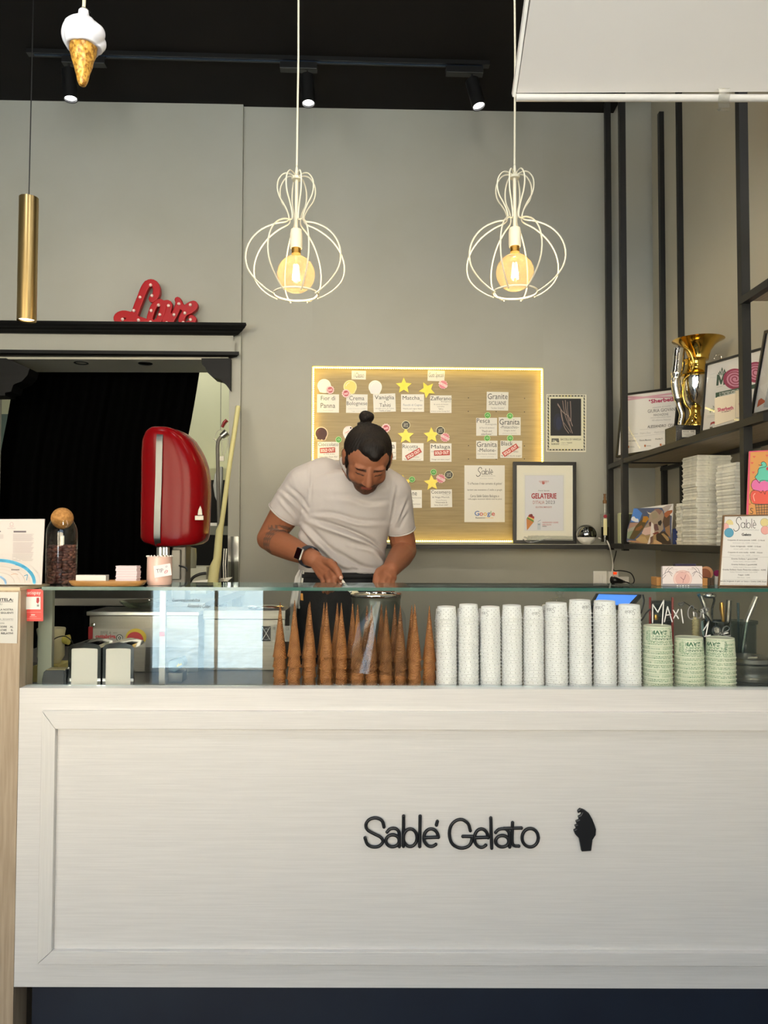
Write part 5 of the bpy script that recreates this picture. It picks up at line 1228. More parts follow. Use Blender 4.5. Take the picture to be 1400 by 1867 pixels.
# crusher machine with label strip
Y = 2.36; a = P(163, 1122, Y); b = P(362, 1122, Y); zt_ = P(200, 1115, Y-.01).z; zl = P(200, 1122, Y).z
t = thing('steel_machine', 'grey steel counter machine with a red lettered label strip behind the napkin dispensers', 'machine', ((a.x+b.x)/2, Y+.1, zf))
m_mach = mat('machine_steel', '85827a', .4, .6, col2='7c7971', scale=(1,20,40), nscale=5)
MB().box((a.x, Y, zf+.0005), (b.x, Y+.15, zl)).obj('body', m_mach, t, bevel=.002)
MB().box((a.x-.005, Y-.012, zl+.0002), (b.x+.004, Y+.155, zt_)).obj('lid', m_steel, t, bevel=.002)
pl = flat(Y-.0005)
p = Print(pl, .0003); p.R(163.5,1146,362,1180,'9a978f').T('EFFE 4',184,1151,202,1157,'3a3a3a',-.01).T('cattabriga',174,1156.5,211,1166,'a8222c',.04)
p.C(218,1163,6.4,'2e2e2c').C(218,1163,4.8,'c9c9c4').C(218,1163,3,'2e2e2c').C(218,1163,1.2,'c9c9c4')
p.C(248,1162,19,'b9a02c',16,28).C(246,1167,15.5,'b03038',15,28).T('400V',206,1153,214,1154.8,'3a3a3a'); p.build(t)
MB().box((a.x-.001, Y-.004, P(0,1180,Y).z), (P(169.5,1160,Y).x, Y-.001, P(0,1142,Y).z)).obj('red_latch', mat('latch_red','8e1d22',.4), t)
MB().lathe(P(171,1139,Y-.001), [(.006,0),(.006,.006),(.002,.007)], 16, axis=(0,-1,0)).obj('latch_bolt', m_chrome, t, smooth=40)
gd = P(262, 1106, 2.44); gd.z = zt_
tag(MB().lathe(gd, [(.03,.0005),(.045,.004),(.062,.014),(.074,.024),(.073,.026),(.06,.017),(.03,.004)], 40, cap=False).obj('glass_dish', thin_glass('dish_glass','d5dcd4',1.7), smooth=60), 'wide shallow glass dish on top of the grey machine', 'dish')
# second steel unit in the middle with a warning plate
Y = 2.40; a = P(372, 1122, Y); b = P(520, 1122, Y); zt2 = P(480, 1112, Y).z; 
t = thing('steel_cabinet', 'low steel cabinet with a black warning plate left of the cones', 'machine', ((a.x+b.x)/2, Y+.1, zf))
MB().box((a.x, Y, zf+.0005), (b.x, Y+.11, P(0,1128,Y).z)).obj('body', m_mach, t, bevel=.002)
MB().box((a.x-.002, Y-.008, P(0,1128,Y).z+.0003), (b.x+.002, Y+.112, zt2)).obj('top_box', m_mach, t, bevel=.002)
p = Print(flat(Y-.0005), .0003); p.R(477,1141.5,493.5,1169,'16181a').L([(478.5,1143.5),(492,1166)],.7,'d0d0cc').L([(492,1143.5),(478.5,1166)],.7,'d0d0cc').L([(480,1149),(485,1146),(490,1148)],.6,'9aa0a0').L([(480,1165),(485,1166.5),(490,1165)],.6,'9aa0a0')
p.R(496.5,1141,530,1170,'8f8d86').T('CE',521,1144,527,1149,'3a3a3a').R(497.5,1143,502,1148,'76746e').build(t)
lc = P(485, 1106, 2.44); lc.z = zt2
tag(MB().lathe(lc, [(.055,.0005),(.058,.006),(.05,.010),(.03,.013),(1e-5,.0135)], 36).obj('round_steel_plate', m_chrome, smooth=50), 'round polished steel plate on the low steel cabinet', 'plate')
lc = P(478, 1190, 2.22); 
# fallen label gun seen low behind the glass
t = thing('label_gun', 'blue grey handheld gadget with a small yellow label lying behind the steel post', 'gadget', P(318, 1228, 2.20))
zz = P(318, 1226, 2.2).z
q = [P(u, v, 2.20) for u, v in ((306,1222),(318,1226),(333,1217),(337,1209),(331,1199),(307,1205))]
MB().prism(q, Vector((0, .04, 0))).obj('body', mat('blue_grey_plastic','5c717c',.4), t, bevel=.003)
MB().prism([P(u, v, 2.199) for u, v in ((322,1214),(325,1209),(328,1211),(330,1208),(331.5,1212),(323,1216))], Vector((0, .0008, 0))).obj('yellow_label', ink('c9b23a'), t)
bx0 = MB().box((q[0].x-.0, 2.2, zf), (q[2].x, 2.25, min(p_.z for p_ in q)-.0005)); bx0.obj('stand', m_steeld, t, bevel=.002)

# gelato pan and acetate sleeve
Y = 2.352; c = P(685.5, 1083, Y); R = 47/F*Y
t = thing('gelato_pan', 'tall round steel gelato pan in front of the man, behind the cones', 'pan', (c.x, c.y, zf))
m_pan = mat('satin_pan', '8f948a', .3, .85)
MB().lathe((c.x, c.y, 0), [(R*.94, zf+.0005), (R*.94, c.z-.02), (R*.97, c.z-.008)], 48).obj('body', m_pan, t, smooth=60)
MB().lathe((c.x, c.y, 0), [(R*.955, c.z-.009),(R, c.z-.006),(R*1.01, c.z-.001),(R, c.z+.0015),(R*.95, c.z),(R*.93, c.z-.007)], 56, cap=False).obj('rim', m_chrome, t, smooth=60)
tag(MB().lathe((c.x, c.y, c.z-.0075), [(R*.9, 0),(R*.85,.003),(R*.5,.006),(1e-5,.004)], 40).obj('gelato', mat('pale_gelato','c9b690',.5,bump=.4,nscale=60), smooth=70), 'pale gelato inside the tall steel pan', 'gelato')
# clear acetate sheet leaning before the cones
MBs = MB(); nq = 16; Y = 2.062
top = [(653,1095),(676,1094),(700,1093),(722,1094),(732,1106)]; 
L_ = cr([Vector((672,1096,0)), Vector((655,1130,0)), Vector((645,1170,0)), Vector((630,1226,0))], 6); R_ = cr([Vector((722,1096,0)), Vector((738,1120,0)), Vector((741,1160,0)), Vector((745,1234,0))], 6)
for i, (l, r) in enumerate(zip(L_, R_)):
    for j in range(nq+1):
        f = j/nq; MBs.v.append(tuple(P(l.x+(r.x-l.x)*f, l.y+(r.y-l.y)*f, Y+.014*(1-math.sin(PI*f)))))
for i in range(len(L_)-1):
    for j in range(nq): a = i*(nq+1)+j; MBs.f.append((a, a+nq+1, a+nq+2, a+1)); MBs.m.append(0)
tag(MBs.obj('acetate_sleeve', thin_glass('acetate','e8ebef',1.42,'e8f0ff',.08), smooth=180), 'clear curled plastic sheet standing before the middle cones', 'sleeve')

# till tablet, cloche, wire rack, utensils, pans at the right
Y = 2.45; q = [P(u, v, yy) for u, v, yy in ((1072,1104,2.34),(1150,1106,2.34),(1170,1083.5,2.46),(1086,1081.5,2.46))]
t = thing('till_tablet', 'tilted dark till tablet with a bright blue screen behind the cups', 'tablet', ((q[0].x+q[1].x)/2, 2.42, zf))
n = (q[1]-q[0]).cross(q[3]-q[0]).normalized(); n = n if n.z > 0 else -n
MB().prism(q, -n*.012).obj('case', m_frame, t, bevel=.002)
ins = [q[0].lerp(q[2], .09), q[1].lerp(q[3], .09), q[2].lerp(q[0], .09), q[3].lerp(q[1], .09)]
MB().face([p_+n*.0006 for p_ in ins]).obj('screen', mat('blue_screen','3f7fe0',.3,emit='4d8df0',estr=1.0), t)
MB().box((q[0].x+.03, 2.40, zf+.0005), (q[1].x-.03, 2.44, q[3].z-.03)).obj('stand', m_frame, t)
Y = 2.32; c = P(1020, 1098, Y); zc_ = P(1020,1099,Y).z
t = thing('glass_cloche', 'glass dome with a knob showing above the white cups', 'cloche', (c.x, Y, zf)); 
MB().lathe((c.x, Y, 0), [(.062, zf+.0005),(.064, zf+.02),(.064, zc_-.03),(.052, zc_-.005),(.03, zc_+.012),(.010, zc_+.018)], 40, cap=False).obj('dome', m_glass, t, smooth=60)
MB().lathe((c.x, Y, 0), [(.009, zc_+.018),(.008, zc_+.022),(.0135, zc_+.026),(.0135, zc_+.034),(.01, zc_+.038),(1e-5, zc_+.038)], 24).obj('knob', m_glass, t, smooth=40)
t = thing('wire_rack', 'black wire rack between two red posts behind the leftmost green cups', 'rack', P(1206, 1140, 2.34)); 
for u in (1185, 1226): MB().tube([P(u, 1250, 2.34) + Vector((0,0,zf-P(u,1250,2.34).z)), P(u, 1089, 2.34)], .0038, 8).obj('red_post', mat('red_post','8e1f1c',.35), t, smooth=60)
xa, xb = P(1187, 1100, 2.34).x, P(1224, 1100, 2.34).x
for v in range(1096, 1136, 4): z = P(0, v, 2.34).z; MB().tube([(xa, 2.34, z), (xb, 2.34, z)], .0011, 5).obj('wire', m_frame, t)
MB().box((xa, 2.342, zf), (xb, 2.36, P(0,1092,2.36).z)).obj('back_plate', mat('rack_black','1d1f1e',.5), t)
MB().lathe(P(1195, 1130, 2.325), [(.007,0),(.008,.008),(.006,.016)], 14).obj('small_roll', m_brass, t, smooth=50)
tag(MB().tube(cr([P(u, v, 2.31) for u, v in ((1172,1084),(1174,1096),(1171,1110),(1168,1118),(1160,1126),(1168,1132),(1178,1118),(1186,1110))], 5), .0024, 6).obj('black_cable', m_frame, smooth=60), 'tangled black cable between the till tablet and the wire rack', 'cable')
# stacked small cream cups
c = P(1268.5, 1160, 2.2)
t = thing('cup_tower', 'tall tower of nested small cream cups behind the middle green stack', 'paper cups', (c.x, 2.2, zf))
zz0 = zf; ztp = P(0,1122,2.2).z; n = 24
for k in range(n): MB().lathe((c.x, 2.2, zf+k*(ztp-zf)/n), [(.0105,.0),(.0118,.0004),(.0118,.0016),(.0104,.0020),(.0098, (ztp-zf)/n)], 14).obj('cup', mat('cream_cup','b3a67a',.5) if k == 0 else bpy.data.materials['cream_cup'], t, smooth=50)
# utensil pot
c = P(1305, 1150, 2.30); R = 24/F*2.30
t = thing('utensil_pot', 'dark glazed pot holding utensils behind the rightmost green cups', 'pot', (c.x, 2.30, zf)); zr = P(0,1128,2.30).z
MB().lathe((c.x, 2.30, 0), [(R*.8, zf+.0005),(R*.95, zf+.03),(R, zr-.02),(R*.93, zr-.008),(R*1.0, zr-.003),(R*.98, zr),(R*.85, zr-.002),(R*.82, zr-.05),(1e-4, zr-.05)], 36, cap=False).obj('body', mat('dark_glaze','111512',.15), t, smooth=60)
def stick(name, label, pts, rad, m_, cat='utensil', Y=2.30, sx=1.0):
    o = MB().tube([P(u, v, Y+(dy if len(pp2) > 2 else 0)) for pp2 in [(0,0,0)] for u, v, dy in pts], rad, 10, sx=sx).obj(name, m_, smooth=60); return tag(o, label, cat, 'utensils in the pots')
stick('tube_spatula', 'steel tube handled spatula leaning left in the dark pot, pointing to the blue tip', [(1278,1086,0),(1284,1104,0),(1292,1126,0),(1297,1148,0)], [.005,.0075,.0075,.006], m_steel)
stick('blue_spatula', 'small utensil with a blue tip at the far left of the dark pot', [(1273,1083,0.012),(1277,1090,.012),(1287,1125,.012),(1290,1145,.012)], [.005,.004,.002,.002], mat('blue_plastic','2b6c8c',.4))
stick('wooden_stick', 'flat dark wooden stick leaning far left in the dark pot', [(1247,1098,-.03),(1266,1110,-.025),(1290,1124,-.02),(1300,1140,-.02)], [.005,.005,.004,.004], mat('dark_wood_stick','4a4034',.6), sx=.3)
stick('ladle', 'steel ladle with a curved dark handle in the dark pot', [(1301,1084,.02),(1302,1095,.02),(1298,1110,.02),(1298,1140,.02)], [.003,.003,.003,.003], m_frame)
MB().ball(P(1294,1086,2.315), (.020,.014,.009), 20).obj('ladle_bowl', m_chrome, bpy.data.objects['ladle'], smooth=80)
stick('glass_tumbler', 'slim glass tube standing right in the dark pot', [(1329,1094,0.0),(1328,1110,.0),(1327,1128,.0),(1325,1150,.0)], [.008,.0085,.0085,.008], m_steeld)
stick('gold_tongs', 'shiny gold tipped utensil in the middle of the dark pot', [(1315,1098,.0),(1316,1110,.0),(1318,1128,.0),(1316,1150,0)], [.006,.008,.005,.004], m_brass)
# smoked container with more utensils
c = P(1355, 1150, 2.32); R = 23/F*2.32; zr = P(0,1128,2.32).z
t = thing('smoked_container', 'smoky grey transparent container with utensils at the right', 'container', (c.x, 2.32, zf))
MB().lathe((c.x, 2.32, 0), [(R*.9, zf+.0005),(R*.95, zr-.012),(R*1.08, zr-.008),(R*1.08, zr)], 32, cap=False).obj('body', thin_glass('smoky_plastic','a2b0ae',1.5), t, smooth=40)
stick('blue_grey_spatula', 'blue grey silicone spatula standing in the smoky container', [(1345,1099,0),(1345.5,1112,0),(1346,1140,0),(1347,1200,0)], [.006,.0065,.005,.004], mat('silicone_blue','3a5158',.5), Y=2.32, sx=.5)
stick('glass_tube', 'long glass tube leaning right out of the smoky container', [(1379,1088,0),(1372,1106,0),(1362,1130,0),(1352,1190,0)], [.0085,.0085,.0075,.006], m_steel, Y=2.32)
tag(MB().lathe(P(1281,1146,2.15), [(.022,0),(.0222,.001),(1e-5,.0012)], 28, axis=(1,-.55,.1), cap=False).obj('blue_disc', mat('pale_blue_disc','8fb4b8',.25), smooth=40), 'pale blue round disc seen edge on between the green cups and the pot', 'disc')
# steel bowls and trays at the far right
zq = zf
for i, (v0, v1, r0, r1, lab) in enumerate(((1252,1240,.062,.066,'lowest flat steel dish in the pile at the far right'), (1240,1231,.066,.067,'second flat steel dish in the pile at the far right'), (1231,1208,.060,.064,'deep steel bowl in the pile at the far right'), (1208,1196,.064,.066,'upper steel lid of the pile at the far right'))):
    c = P(1378, v0, 2.16); z1 = P(0, v1, 2.16).z-.0004
    tag(MB().lathe((c.x, 2.19, 0), [(r0*.9, zq+.0004),(r0, zq+(z1-zq)*.3),(r1, z1-.002),(r1*1.03, z1-.001),(r1*1.0, z1)], 40).obj('steel_dish', m_steel, smooth=40), lab, 'dish', 'steel dishes at the far right'); zq = z1
t = tag(MB().hull8([Vector((P(1363+dx,1200,2.14+dy).x, 2.14+dy, zq+dz)) for dz in (.0005,.006) for dx, dy in ((0,0),(18,.005),(16,.03),(2,.025))]).obj('foil_wrapper', mat('crumpled_foil','c9c6b8',.25,.8,bump=.8,nscale=120), bevel=.001), 'crumpled silvery wrapper on top of the steel dishes', 'wrapper')
# ---- handwriting and sticker on the glass
GP = flat(2.0298)
m_mark = mat('white_marker', 'e8e8e4', .6)
t = thing('glass_lettering', 'white handwritten words and price drawn on the display glass at the right', 'lettering', GP.m(1280, 1162))
def zz7(pts): return [(1160+x/5.833, 1060+y/5.833) for x, y in pts]
HW = {'letter_M': [[(172,440),(174,245),(228,328),(291,200),(274,462)]], 'letter_A': [[(298,430),(331,268),(380,428)], [(312,360),(366,352)]], 'letter_x': [[(392,305),(447,395)],[(447,300),(396,392)]],
 'letter_i': [[(477,298),(484,360),(497,441)]], 'heart': [[(476,264),(456,252),(446,240),(458,230),(474,240),(488,226),(500,232),(496,248),(478,266)]],
 'letter_C': [[(610,290),(600,262),(580,262),(558,290),(549,335),(556,380),(580,400),(608,388)]], 'letter_U': [[(608,325),(612,368)],[(612,325),(640,342),(642,378),(662,392),(684,372),(690,320)]], 'letter_P': [[(716,386),(706,300)],[(690,300),(730,282),(764,288),(766,305),(745,322),(710,338)]],
 'numeral_1': [[(712,520),(740,480),(768,428),(738,582)],[(726,586),(786,572)]], 'numeral_0': [[(p0, p1) for p0, p1 in circ(850,522,40,44,90,450)]], 'euro_mark': [[(988,492),(962,476),(928,494),(916,535),(926,566),(960,578),(1000,576)],[(892,552),(930,545),(975,520),(990,495),(975,480)],[(905,560),(975,548)]]}
for nm, sts in HW.items():
    mb = MB()
    for st in sts:
        pts = zz7(st); pts = [(p_.x, p_.y) for p_ in cr([Vector(p_) for p_ in pts], 4)] if len(st) > 4 and nm != 'letter_M' else pts
        for q in ribbon2(pts, 2.0 if nm != 'letter_C' else 1.6): mb.face([GP.m(p_.x, p_.y, .0002) for p_ in q][::-1])
    mb.obj('letter', m_mark, t)
t = thing('marker_signature', 'black handwritten signature on the display glass above the bright reflection', 'lettering', GP.m(350, 1108))
p = Print(GP, .0002); p.T('Con responsabilità', 314, 1091.5, 364, 1099, '20242a', -.004, 0, .25).T('Alessandro Cesari', 341, 1101.5, 384, 1108.5, '20242a', -.004, -2, .35); p.build(t, 'handwriting')
def dr(p): p.T('satispay',47,1077.8,74.5,1085.5,'f4e4e0',-.002).R(47.5,1088,74,1111,'e6e2dc').R(46.5,1116,75,1116.4,'f0b0a8').R(46.5,1127.6,75,1128,'f0b0a8').R(57,1120,64,1122,'f0c0b8').R(54.5,1124,67,1124.6,'f0b0a8').G([(67,1090),(71.5,1089.5),(72,1096),(69.5,1101),(66.5,1098)],'b03038').R(67.5,1102,71.5,1106,'8a8a88')
sheet('payment_sticker', 'red payment sticker at the upper left corner of the display glass', 'sticker', GP, quad(49,1074,79,1132.5), mat('sticker_red','d8433c',.35), dr, lift=.0002, thick=.0004)
# notice on the pillar
NPl = flat(1.9978)
def dr(p):
    K = '26262c'
    p.T('CLIENTELA:',-22,1090.5,25,1096,K,.03).R(-22,1097.2,25,1097.9,K).T('GENTILI',-12,1099.5,5,1103,'77777c')
    p.T('LA NOSTRA',0,1109.5,25,1113,K,.02).T('SEGUENTI',2,1115.5,25,1119,K,.02).T('NOSTRA, BEGIAMO',-14,1127.5,25,1130.5,'66666c').R(-14,1131.2,25,1131.5,'66666c').T('RDINA',0,1134.5,9,1137.5,'66666c')
    p.T('ACCEDERE',-6,1140.8,13.5,1144.2,K,.02).T('AL',19,1140.8,25,1144.2,K,.02).T('CONSULTARE',-10,1146.8,13,1150.2,K,.02).T('IL',21,1146.8,25,1150.2,K,.02).T('RELATIVI',3,1152.8,24.6,1156.2,K,.02)
sheet('customer_notice', 'white printed customer notice taped to the front of the oak pillar', 'notice', NPl, [(-60,1171),(31.5,1173),(34,1079.5),(-60,1079)], m_paperw, dr)

# ================================================================== THINGS ON THE GLASS TOP SHELF
G0 = gz+.0004
def gv(u, Y): return Vector((P(u, 1060, Y).x, Y, G0))
# leaflet holder on the pillar top
pl = PL((P(60, 1066, 2.05).x, 2.05, pz), (0, -1, .10))
def dr(p):
    p.T('RISTORANTE',15,963,29.5,964.8,'9a8890').L(circ(22.5,956,3,3.4,0,360,10),.6,'b48a90').L([(18,959.5),(22.5,962),(27,959.5)],.5,'b48a90')
    p.R(26,968,49,971.2,'6e6468').R(-8,968,3,970.5,'6e6468')
    for k in range(9): p.R(25,974+k*1.5,63-(k*3 % 5),974.6+k*1.5,'a89a9c')
    for k in range(14): p.R(25,989+k*1.5,63-(k*7 % 6),989.6+k*1.5,'b0a2a4')
    for k in range(6): p.R(24,1011+k*2.2,62-(k*5 % 4),1011.5+k*2.2,'988c90')
    for k in range(5): p.R(-5,975+k*1.6,8,975.6+k*1.6,'b0a2a4')
    for r, w, c in ((1.0,6,'5cc4ec'),(.86,1.4,'cfc4bc'),(.74,1.2,'c4b8b0'),(.60,1.4,'cabfb6'),(.45,1.2,'bfb4ac')):
        p.L([(a, b) for a, b in circ(-2, 1062, 66*r, 40*r, 0, 100, 24)], w, c)
    p.L([(a, b) for a, b in circ(-2, 1062, 76, 48, 0, 100, 24)], 1.2, 'cfc6c2').L([(a, b) for a, b in circ(-8, 1064, 20, 14, 0, 110, 14)], 4, 'a8d0f4')
    p.R(22,1038,37,1040,'7a7478').L([(22,1048),(30,1046),(34,1048)],1.0,'d0a890').L([(46,1050),(52,1048),(50,1058)],1.0,'2f9ac0').L([(30,1030),(48,1035)],1.4,'3a9cc8')
t = sheet('leaflet', 'white menu leaflet with a blue swirl in a clear stand on the oak pillar', 'leaflet', pl, [(-40,1066),(77,1066),(82.5,946.5),(-40,947)], mat('leaflet_paper','cbc3bd',.4), dr, thick=.003)
# cocoa bean jar
jc = gv(111.5, 2.165); Y = 2.165; kj = Y/F
t = thing('cocoa_jar', 'tall glass jar of cocoa beans with a round cork ball stopper', 'jar', jc)
def jz(v): return P(111, v, Y).z
rj = 27*kj; zj0 = G0; H = jz(950)-zj0
MB().lathe((jc.x, Y, 0), [(1e-4, zj0+.001),(rj*.93, zj0+.0005),(rj, zj0+.006),(rj, jz(975)),(rj*.97, jz(965)),(rj*.86, jz(957)),(rj*.72, jz(950)),(rj*.68, jz(947.5))], 44, cap=False).obj('glass_body', mat('x','ffffff') if False else thin_glass('jar_glass','f7faf8',1.62), t, smooth=60)
MB().ball((jc.x, Y, jz(945)), 19.5*kj, 28).obj('cork_ball', mat('cork','c08a4a',.75,col2='a06f36',nscale=160,bump=.3), t, smooth=80)
m_bean = [mat('cocoa_bean_%s' % a, c, .6, col2=c2, nscale=90, bump=.3) for a, c, c2 in (('brown','6e4238','54302a'),('pale','86594a','6a4034'),('dark','4e2c26','3c201c'))]
bme = []
for s_ in range(3):
    b_ = MB().ball((0,0,0), (.0105,.0062,.0052), 10)
    b_.v = [(x*(1+.08*math.sin(y*500+s_)), y*(1+.15*math.sin(x*260+s_)), z) for x, y, z in b_.v]; bme.append(b_)
zb0 = jz(1062); zb1 = jz(996); cnt = 0
rnd = random.Random(5); nl_ = 15
for L in range(nl_):
    z = zj0+.006 + (zb1-zj0-.008)*L/(nl_-1)
    for ring, rr_ in ((14, rj*.80), (8, rj*.45)) if L < nl_-1 else ((12, rj*.72),(7, rj*.4),(2, rj*.1)):
        for k in range(ring):
            a = 2*PI*(k+rnd.uniform(-.2,.2))/ring + L*.9
            mi = rnd.choice((0,0,1,2)); me = bme[rnd.randrange(3)]
            key = 'bean_me_%d_%d' % (bme.index(me), mi)
            md = bpy.data.meshes.get(key) or me.mesh(key, m_bean[mi], smooth=180)
            o = bpy.data.objects.new('cocoa_bean', md); COL.objects.link(o); o.parent = t
            o.location = Vector((jc.x+rr_*math.cos(a), Y+rr_*math.sin(a), z+rnd.uniform(-.001,.001))) - t.location
            o.rotation_euler = (rnd.uniform(-.6,.6), rnd.uniform(-.5,.5), a+PI/2+rnd.uniform(-.9,.9)); cnt += 1
# wooden tray, white box, card stack
ty = 2.065; tc_ = gv(197, ty); 
t = thing('wooden_tray', 'oval pale wooden tray on the glass shelf between the jar and the tip cup', 'tray', tc_)
mb = MB(); n = 48; hx = 69*ty/F; hy = .031
rows = [(.86,0),(.93,.002),(1.0,.012),(1.0,.0145),(.965,.0145),(.93,.006),(.0,.005)]
for r, z in rows:
    for k in range(n):
        a = 2*PI*k/n; ca, sa = math.cos(a), math.sin(a); ex = .55
        mb.v.append((tc_.x+hx*r*math.copysign(abs(ca)**ex, ca), ty+hy*r*math.copysign(abs(sa)**ex, sa), G0+z))
for i in range(len(rows)-1):
    for k in range(n): k2=(k+1)%n; mb.f.append((i*n+k, i*n+k2, (i+1)*n+k2, (i+1)*n+k)); mb.m.append(0)
mb.f.append(tuple(range(n))[::-1]); mb.m.append(0)
mb.obj('tray', mat('tray_wood','b98a52',.45,col2='a4743c',scale=(1,12,12),nscale=12), t, smooth=50)
zt5 = G0+.0062
a = P(138, 1058, 2.053); b = P(193, 1048, 2.053)
tag(MB().box((a.x, 2.053, zt5), (b.x, 2.078, P(0,1048,2.053).z)).obj('white_box', m_paperw, bevel=.001), 'flat white box lying at the left end of the wooden tray', 'box')
Y = 2.05; x0, x1 = P(211, 1040, Y).x, P(249, 1040, Y).x; zc0 = zt5; zc1 = P(0, 1031, Y).z; n = 14
t = thing('card_stack', 'small stack of pale pink business cards on the wooden tray', 'cards', ((x0+x1)/2, Y+.02, zc0))
m_pk = [mat('pink_card_%s' % a, c, .6) for a, c in (('light','e8d8dc'),('mid','e0cbd0'))]
for k in range(n):
    dx = random.uniform(-.0012,.0012); h = (zc1-zc0)/n
    MB().box((x0+dx, Y+random.uniform(0,.0015), zc0+k*h), (x1+dx, Y+.034, zc0+k*h+h*.9)).obj('card', m_pk[k % 2], t)
# tip cup
Y = 2.12; tc2 = gv(290.5, Y); kt = Y/F; R = 22.5*kt
t = thing('tip_cup', 'pale pink ceramic tip cup with scalloped rim and a taped paper note', 'cup', tc2)
def tz(v): return P(290, v, Y).z
MB().lathe((tc2.x, Y, 0), [(R*.9, G0),(R*.97, G0+.004),(R, G0+.012),(R*1.0, tz(1040)),(R*.98, tz(1018)),(R*1.0, tz(1014.5)),(R*.96, tz(1014.5)),(R*.93, tz(1020)),(R*.9, G0+.01),(1e-4, G0+.008)], 48, cap=False).obj('body', mat('pink_ceramic','e8c4b6',.22,col2='e5bdae',nscale=8,coat=.4), t, smooth=60)
mb = MB()
for k in range(22):
    a = 2*PI*k/22; mb.ball((tc2.x+R*.99*math.cos(a), Y+R*.99*math.sin(a), tz(1014)), .0025, 8)
mb.obj('scalloped_rim', m_white, t, smooth=80, kind='stuff')
tpl = PL((0, Y-R-.002, 1), (0, -1, 0)); q_ = [(282,1054),(313,1048.5),(310.5,1027),(280,1032)]
MB().prism([tpl.m(u, v) for u, v in q_], Vector((0,-.0006,0))).obj('note', mat('note_paper','e4dee0',.6), t)
p = Print(tpl, .0009); p.T('TIP', 285, 1037, 298, 1044, '3a3a50', -.004, 8).L([(300,1043),(303,1039.5),(306,1040.5),(304.5,1044),(300.5,1045),(300,1043)], .9, 'c05058').L([(301,1042.5),(305,1041.5)], .6, 'c05058').L([(302,1032),(303,1035)], .7, '5a5a66').L([(304,1031),(305,1034)],.7,'5a5a66').build(t)
# right: tissue packet in a wooden holder
Y = 2.10; 
t = thing('wooden_holder', 'low oak holder with upright ends on the right of the glass shelf', 'holder', gv(1243, 2.13))
for u0, u1 in ((1197,1207),(1275,1290)):
    x0, x1 = P(u0, 1060, 2.13).x, P(u1, 1060, 2.13).x
    MB().box((x0, 2.13, G0), (x1, 2.175, P(0,1049.5,2.13).z if u0 < 1200 else P(0,1051,2.13).z)).obj('end_block', mat('oak_block','b98445',.5,col2='a8743a',nscale=20) if u0 < 1200 else bpy.data.materials['oak_block'], t, bevel=.001)
x0, x1 = P(1207.3, 1060, 2.14).x, P(1274.7, 1060, 2.14).x; MB().box((x0, 2.14, G0), (x1, 2.17, G0+.006)).obj('base', bpy.data.materials['oak_block'], t)
pl = flat(2.115)
def dr(p):
    p.C(1241.5,1055,17,'dab4ac',16).C(1241.5,1055,15.8,'e3c6be',14.8).C(1241.5,1055,13.5,'d9ada6',12.5).L([(1238,1052),(1241,1055),(1244,1056),(1246,1051),(1247,1048)],.9,'8a5a60',3).L([(1243,1056),(1242,1062)],.7,'8a5a60')
    p.T('GALLINA CARTA', 1229, 1041, 1254, 1044, 'b07a78', 0, 0)
    for sx in (1, -1):
        bx_ = 1205 if sx > 0 else 1277
        for br in ([(0,1049),(6,1044),(13,1042),(18,1046)],[(4,1046),(7,1038),(12,1034)],[(9,1043),(14,1036),(19,1035)],[(0,1055),(6,1048)],[(12,1042),(17,1050)]): p.L([(bx_+sx*x, y) for x, y in br], .7, '5a545c', 3)
    p.R(1205,1064,1277,1072,'8f8a90').T('fazzoletti di carta',1212,1040-3,1232,1040-1.6,'9a8a8a').T('4 VELI',1250,1037,1264,1038.4,'9a8a8a')
    for k, u in enumerate((1232,1237,1242,1247,1252)): p.C(u,1068,1.5 if k % 2 == 0 else 1.1,'f2f0ee')
t2 = sheet('tissue_packet', 'pale pink tissue packet with a round emblem leaning on the wooden holder', 'packet', pl, [(1205,1071.3),(1277.5,1071.3),(1277,1032),(1205.5,1032)], mat('packet_film','e3d8d6',.22,bump=.25,nscale=30), dr, thick=.011, lift=.0, zmin=G0+.0004)
a = P(1230, 1034, 2.15); b = P(1268, 1028, 2.15)
tag(MB().box((a.x, 2.145, G0+.0065), (b.x, 2.165, b.z)).obj('purple_packet', mat('dark_purple_card','2a2340',.4), bevel=.002), 'dark purple packet standing behind the tissue packet', 'packet')
for i, (u, v, r, c, lab) in enumerate(((1284,1048,11.5,'8a4f34','brown round card standing behind the oak holder'),(1287,1045,12.5,'c58f68','tan round card at the very back of the oak holder'))):
    Y = 2.185+.012*i; cc = P(u, v, Y); R = r*Y/F; zc_ = max(cc.z, G0+R*0+.001)
    m_ = MB().lathe((cc.x, Y, cc.z), [(R,0),(R,.002)], 32, axis=(0,-1,0)); m_.v = [(x, y, max(z, G0)) for x, y, z in m_.v]
    tag(m_.obj('round_card', mat('round_card_%s' % ('brown' if i == 0 else 'tan'), c, .5)), lab, 'card')
t = thing('dark_slats', 'row of dark wooden slats to the right of the oak holder', 'slats', gv(1297, 2.15))
for k in range(3):
    u = 1292.5+k*3.6; x = P(u, 1060, 2.15).x; MB().box((x-.0022, 2.15, G0), (x+.0022, 2.18, P(0,1050+k*.6,2.15).z)).obj('slat', mat('dark_slat','4a3a2c',.5) if k == 0 else bpy.data.materials['dark_slat'], t)
Y = 2.19; cc = P(1306, 1045, Y); t = thing('lollipop', 'magenta round topped white stick behind the menu stand', 'lollipop', gv(1306, Y))
MB().lathe(cc, [(5.5*Y/F,0),(6*Y/F,.003),(5.5*Y/F,.006)], 24, axis=(0,-1,0)).obj('head', mat('magenta_head','8c2058',.35), t, smooth=50)
MB().box((cc.x-.0055, Y-.004, G0), (cc.x+.0055, Y, cc.z-.008)).obj('stick', m_white, t)
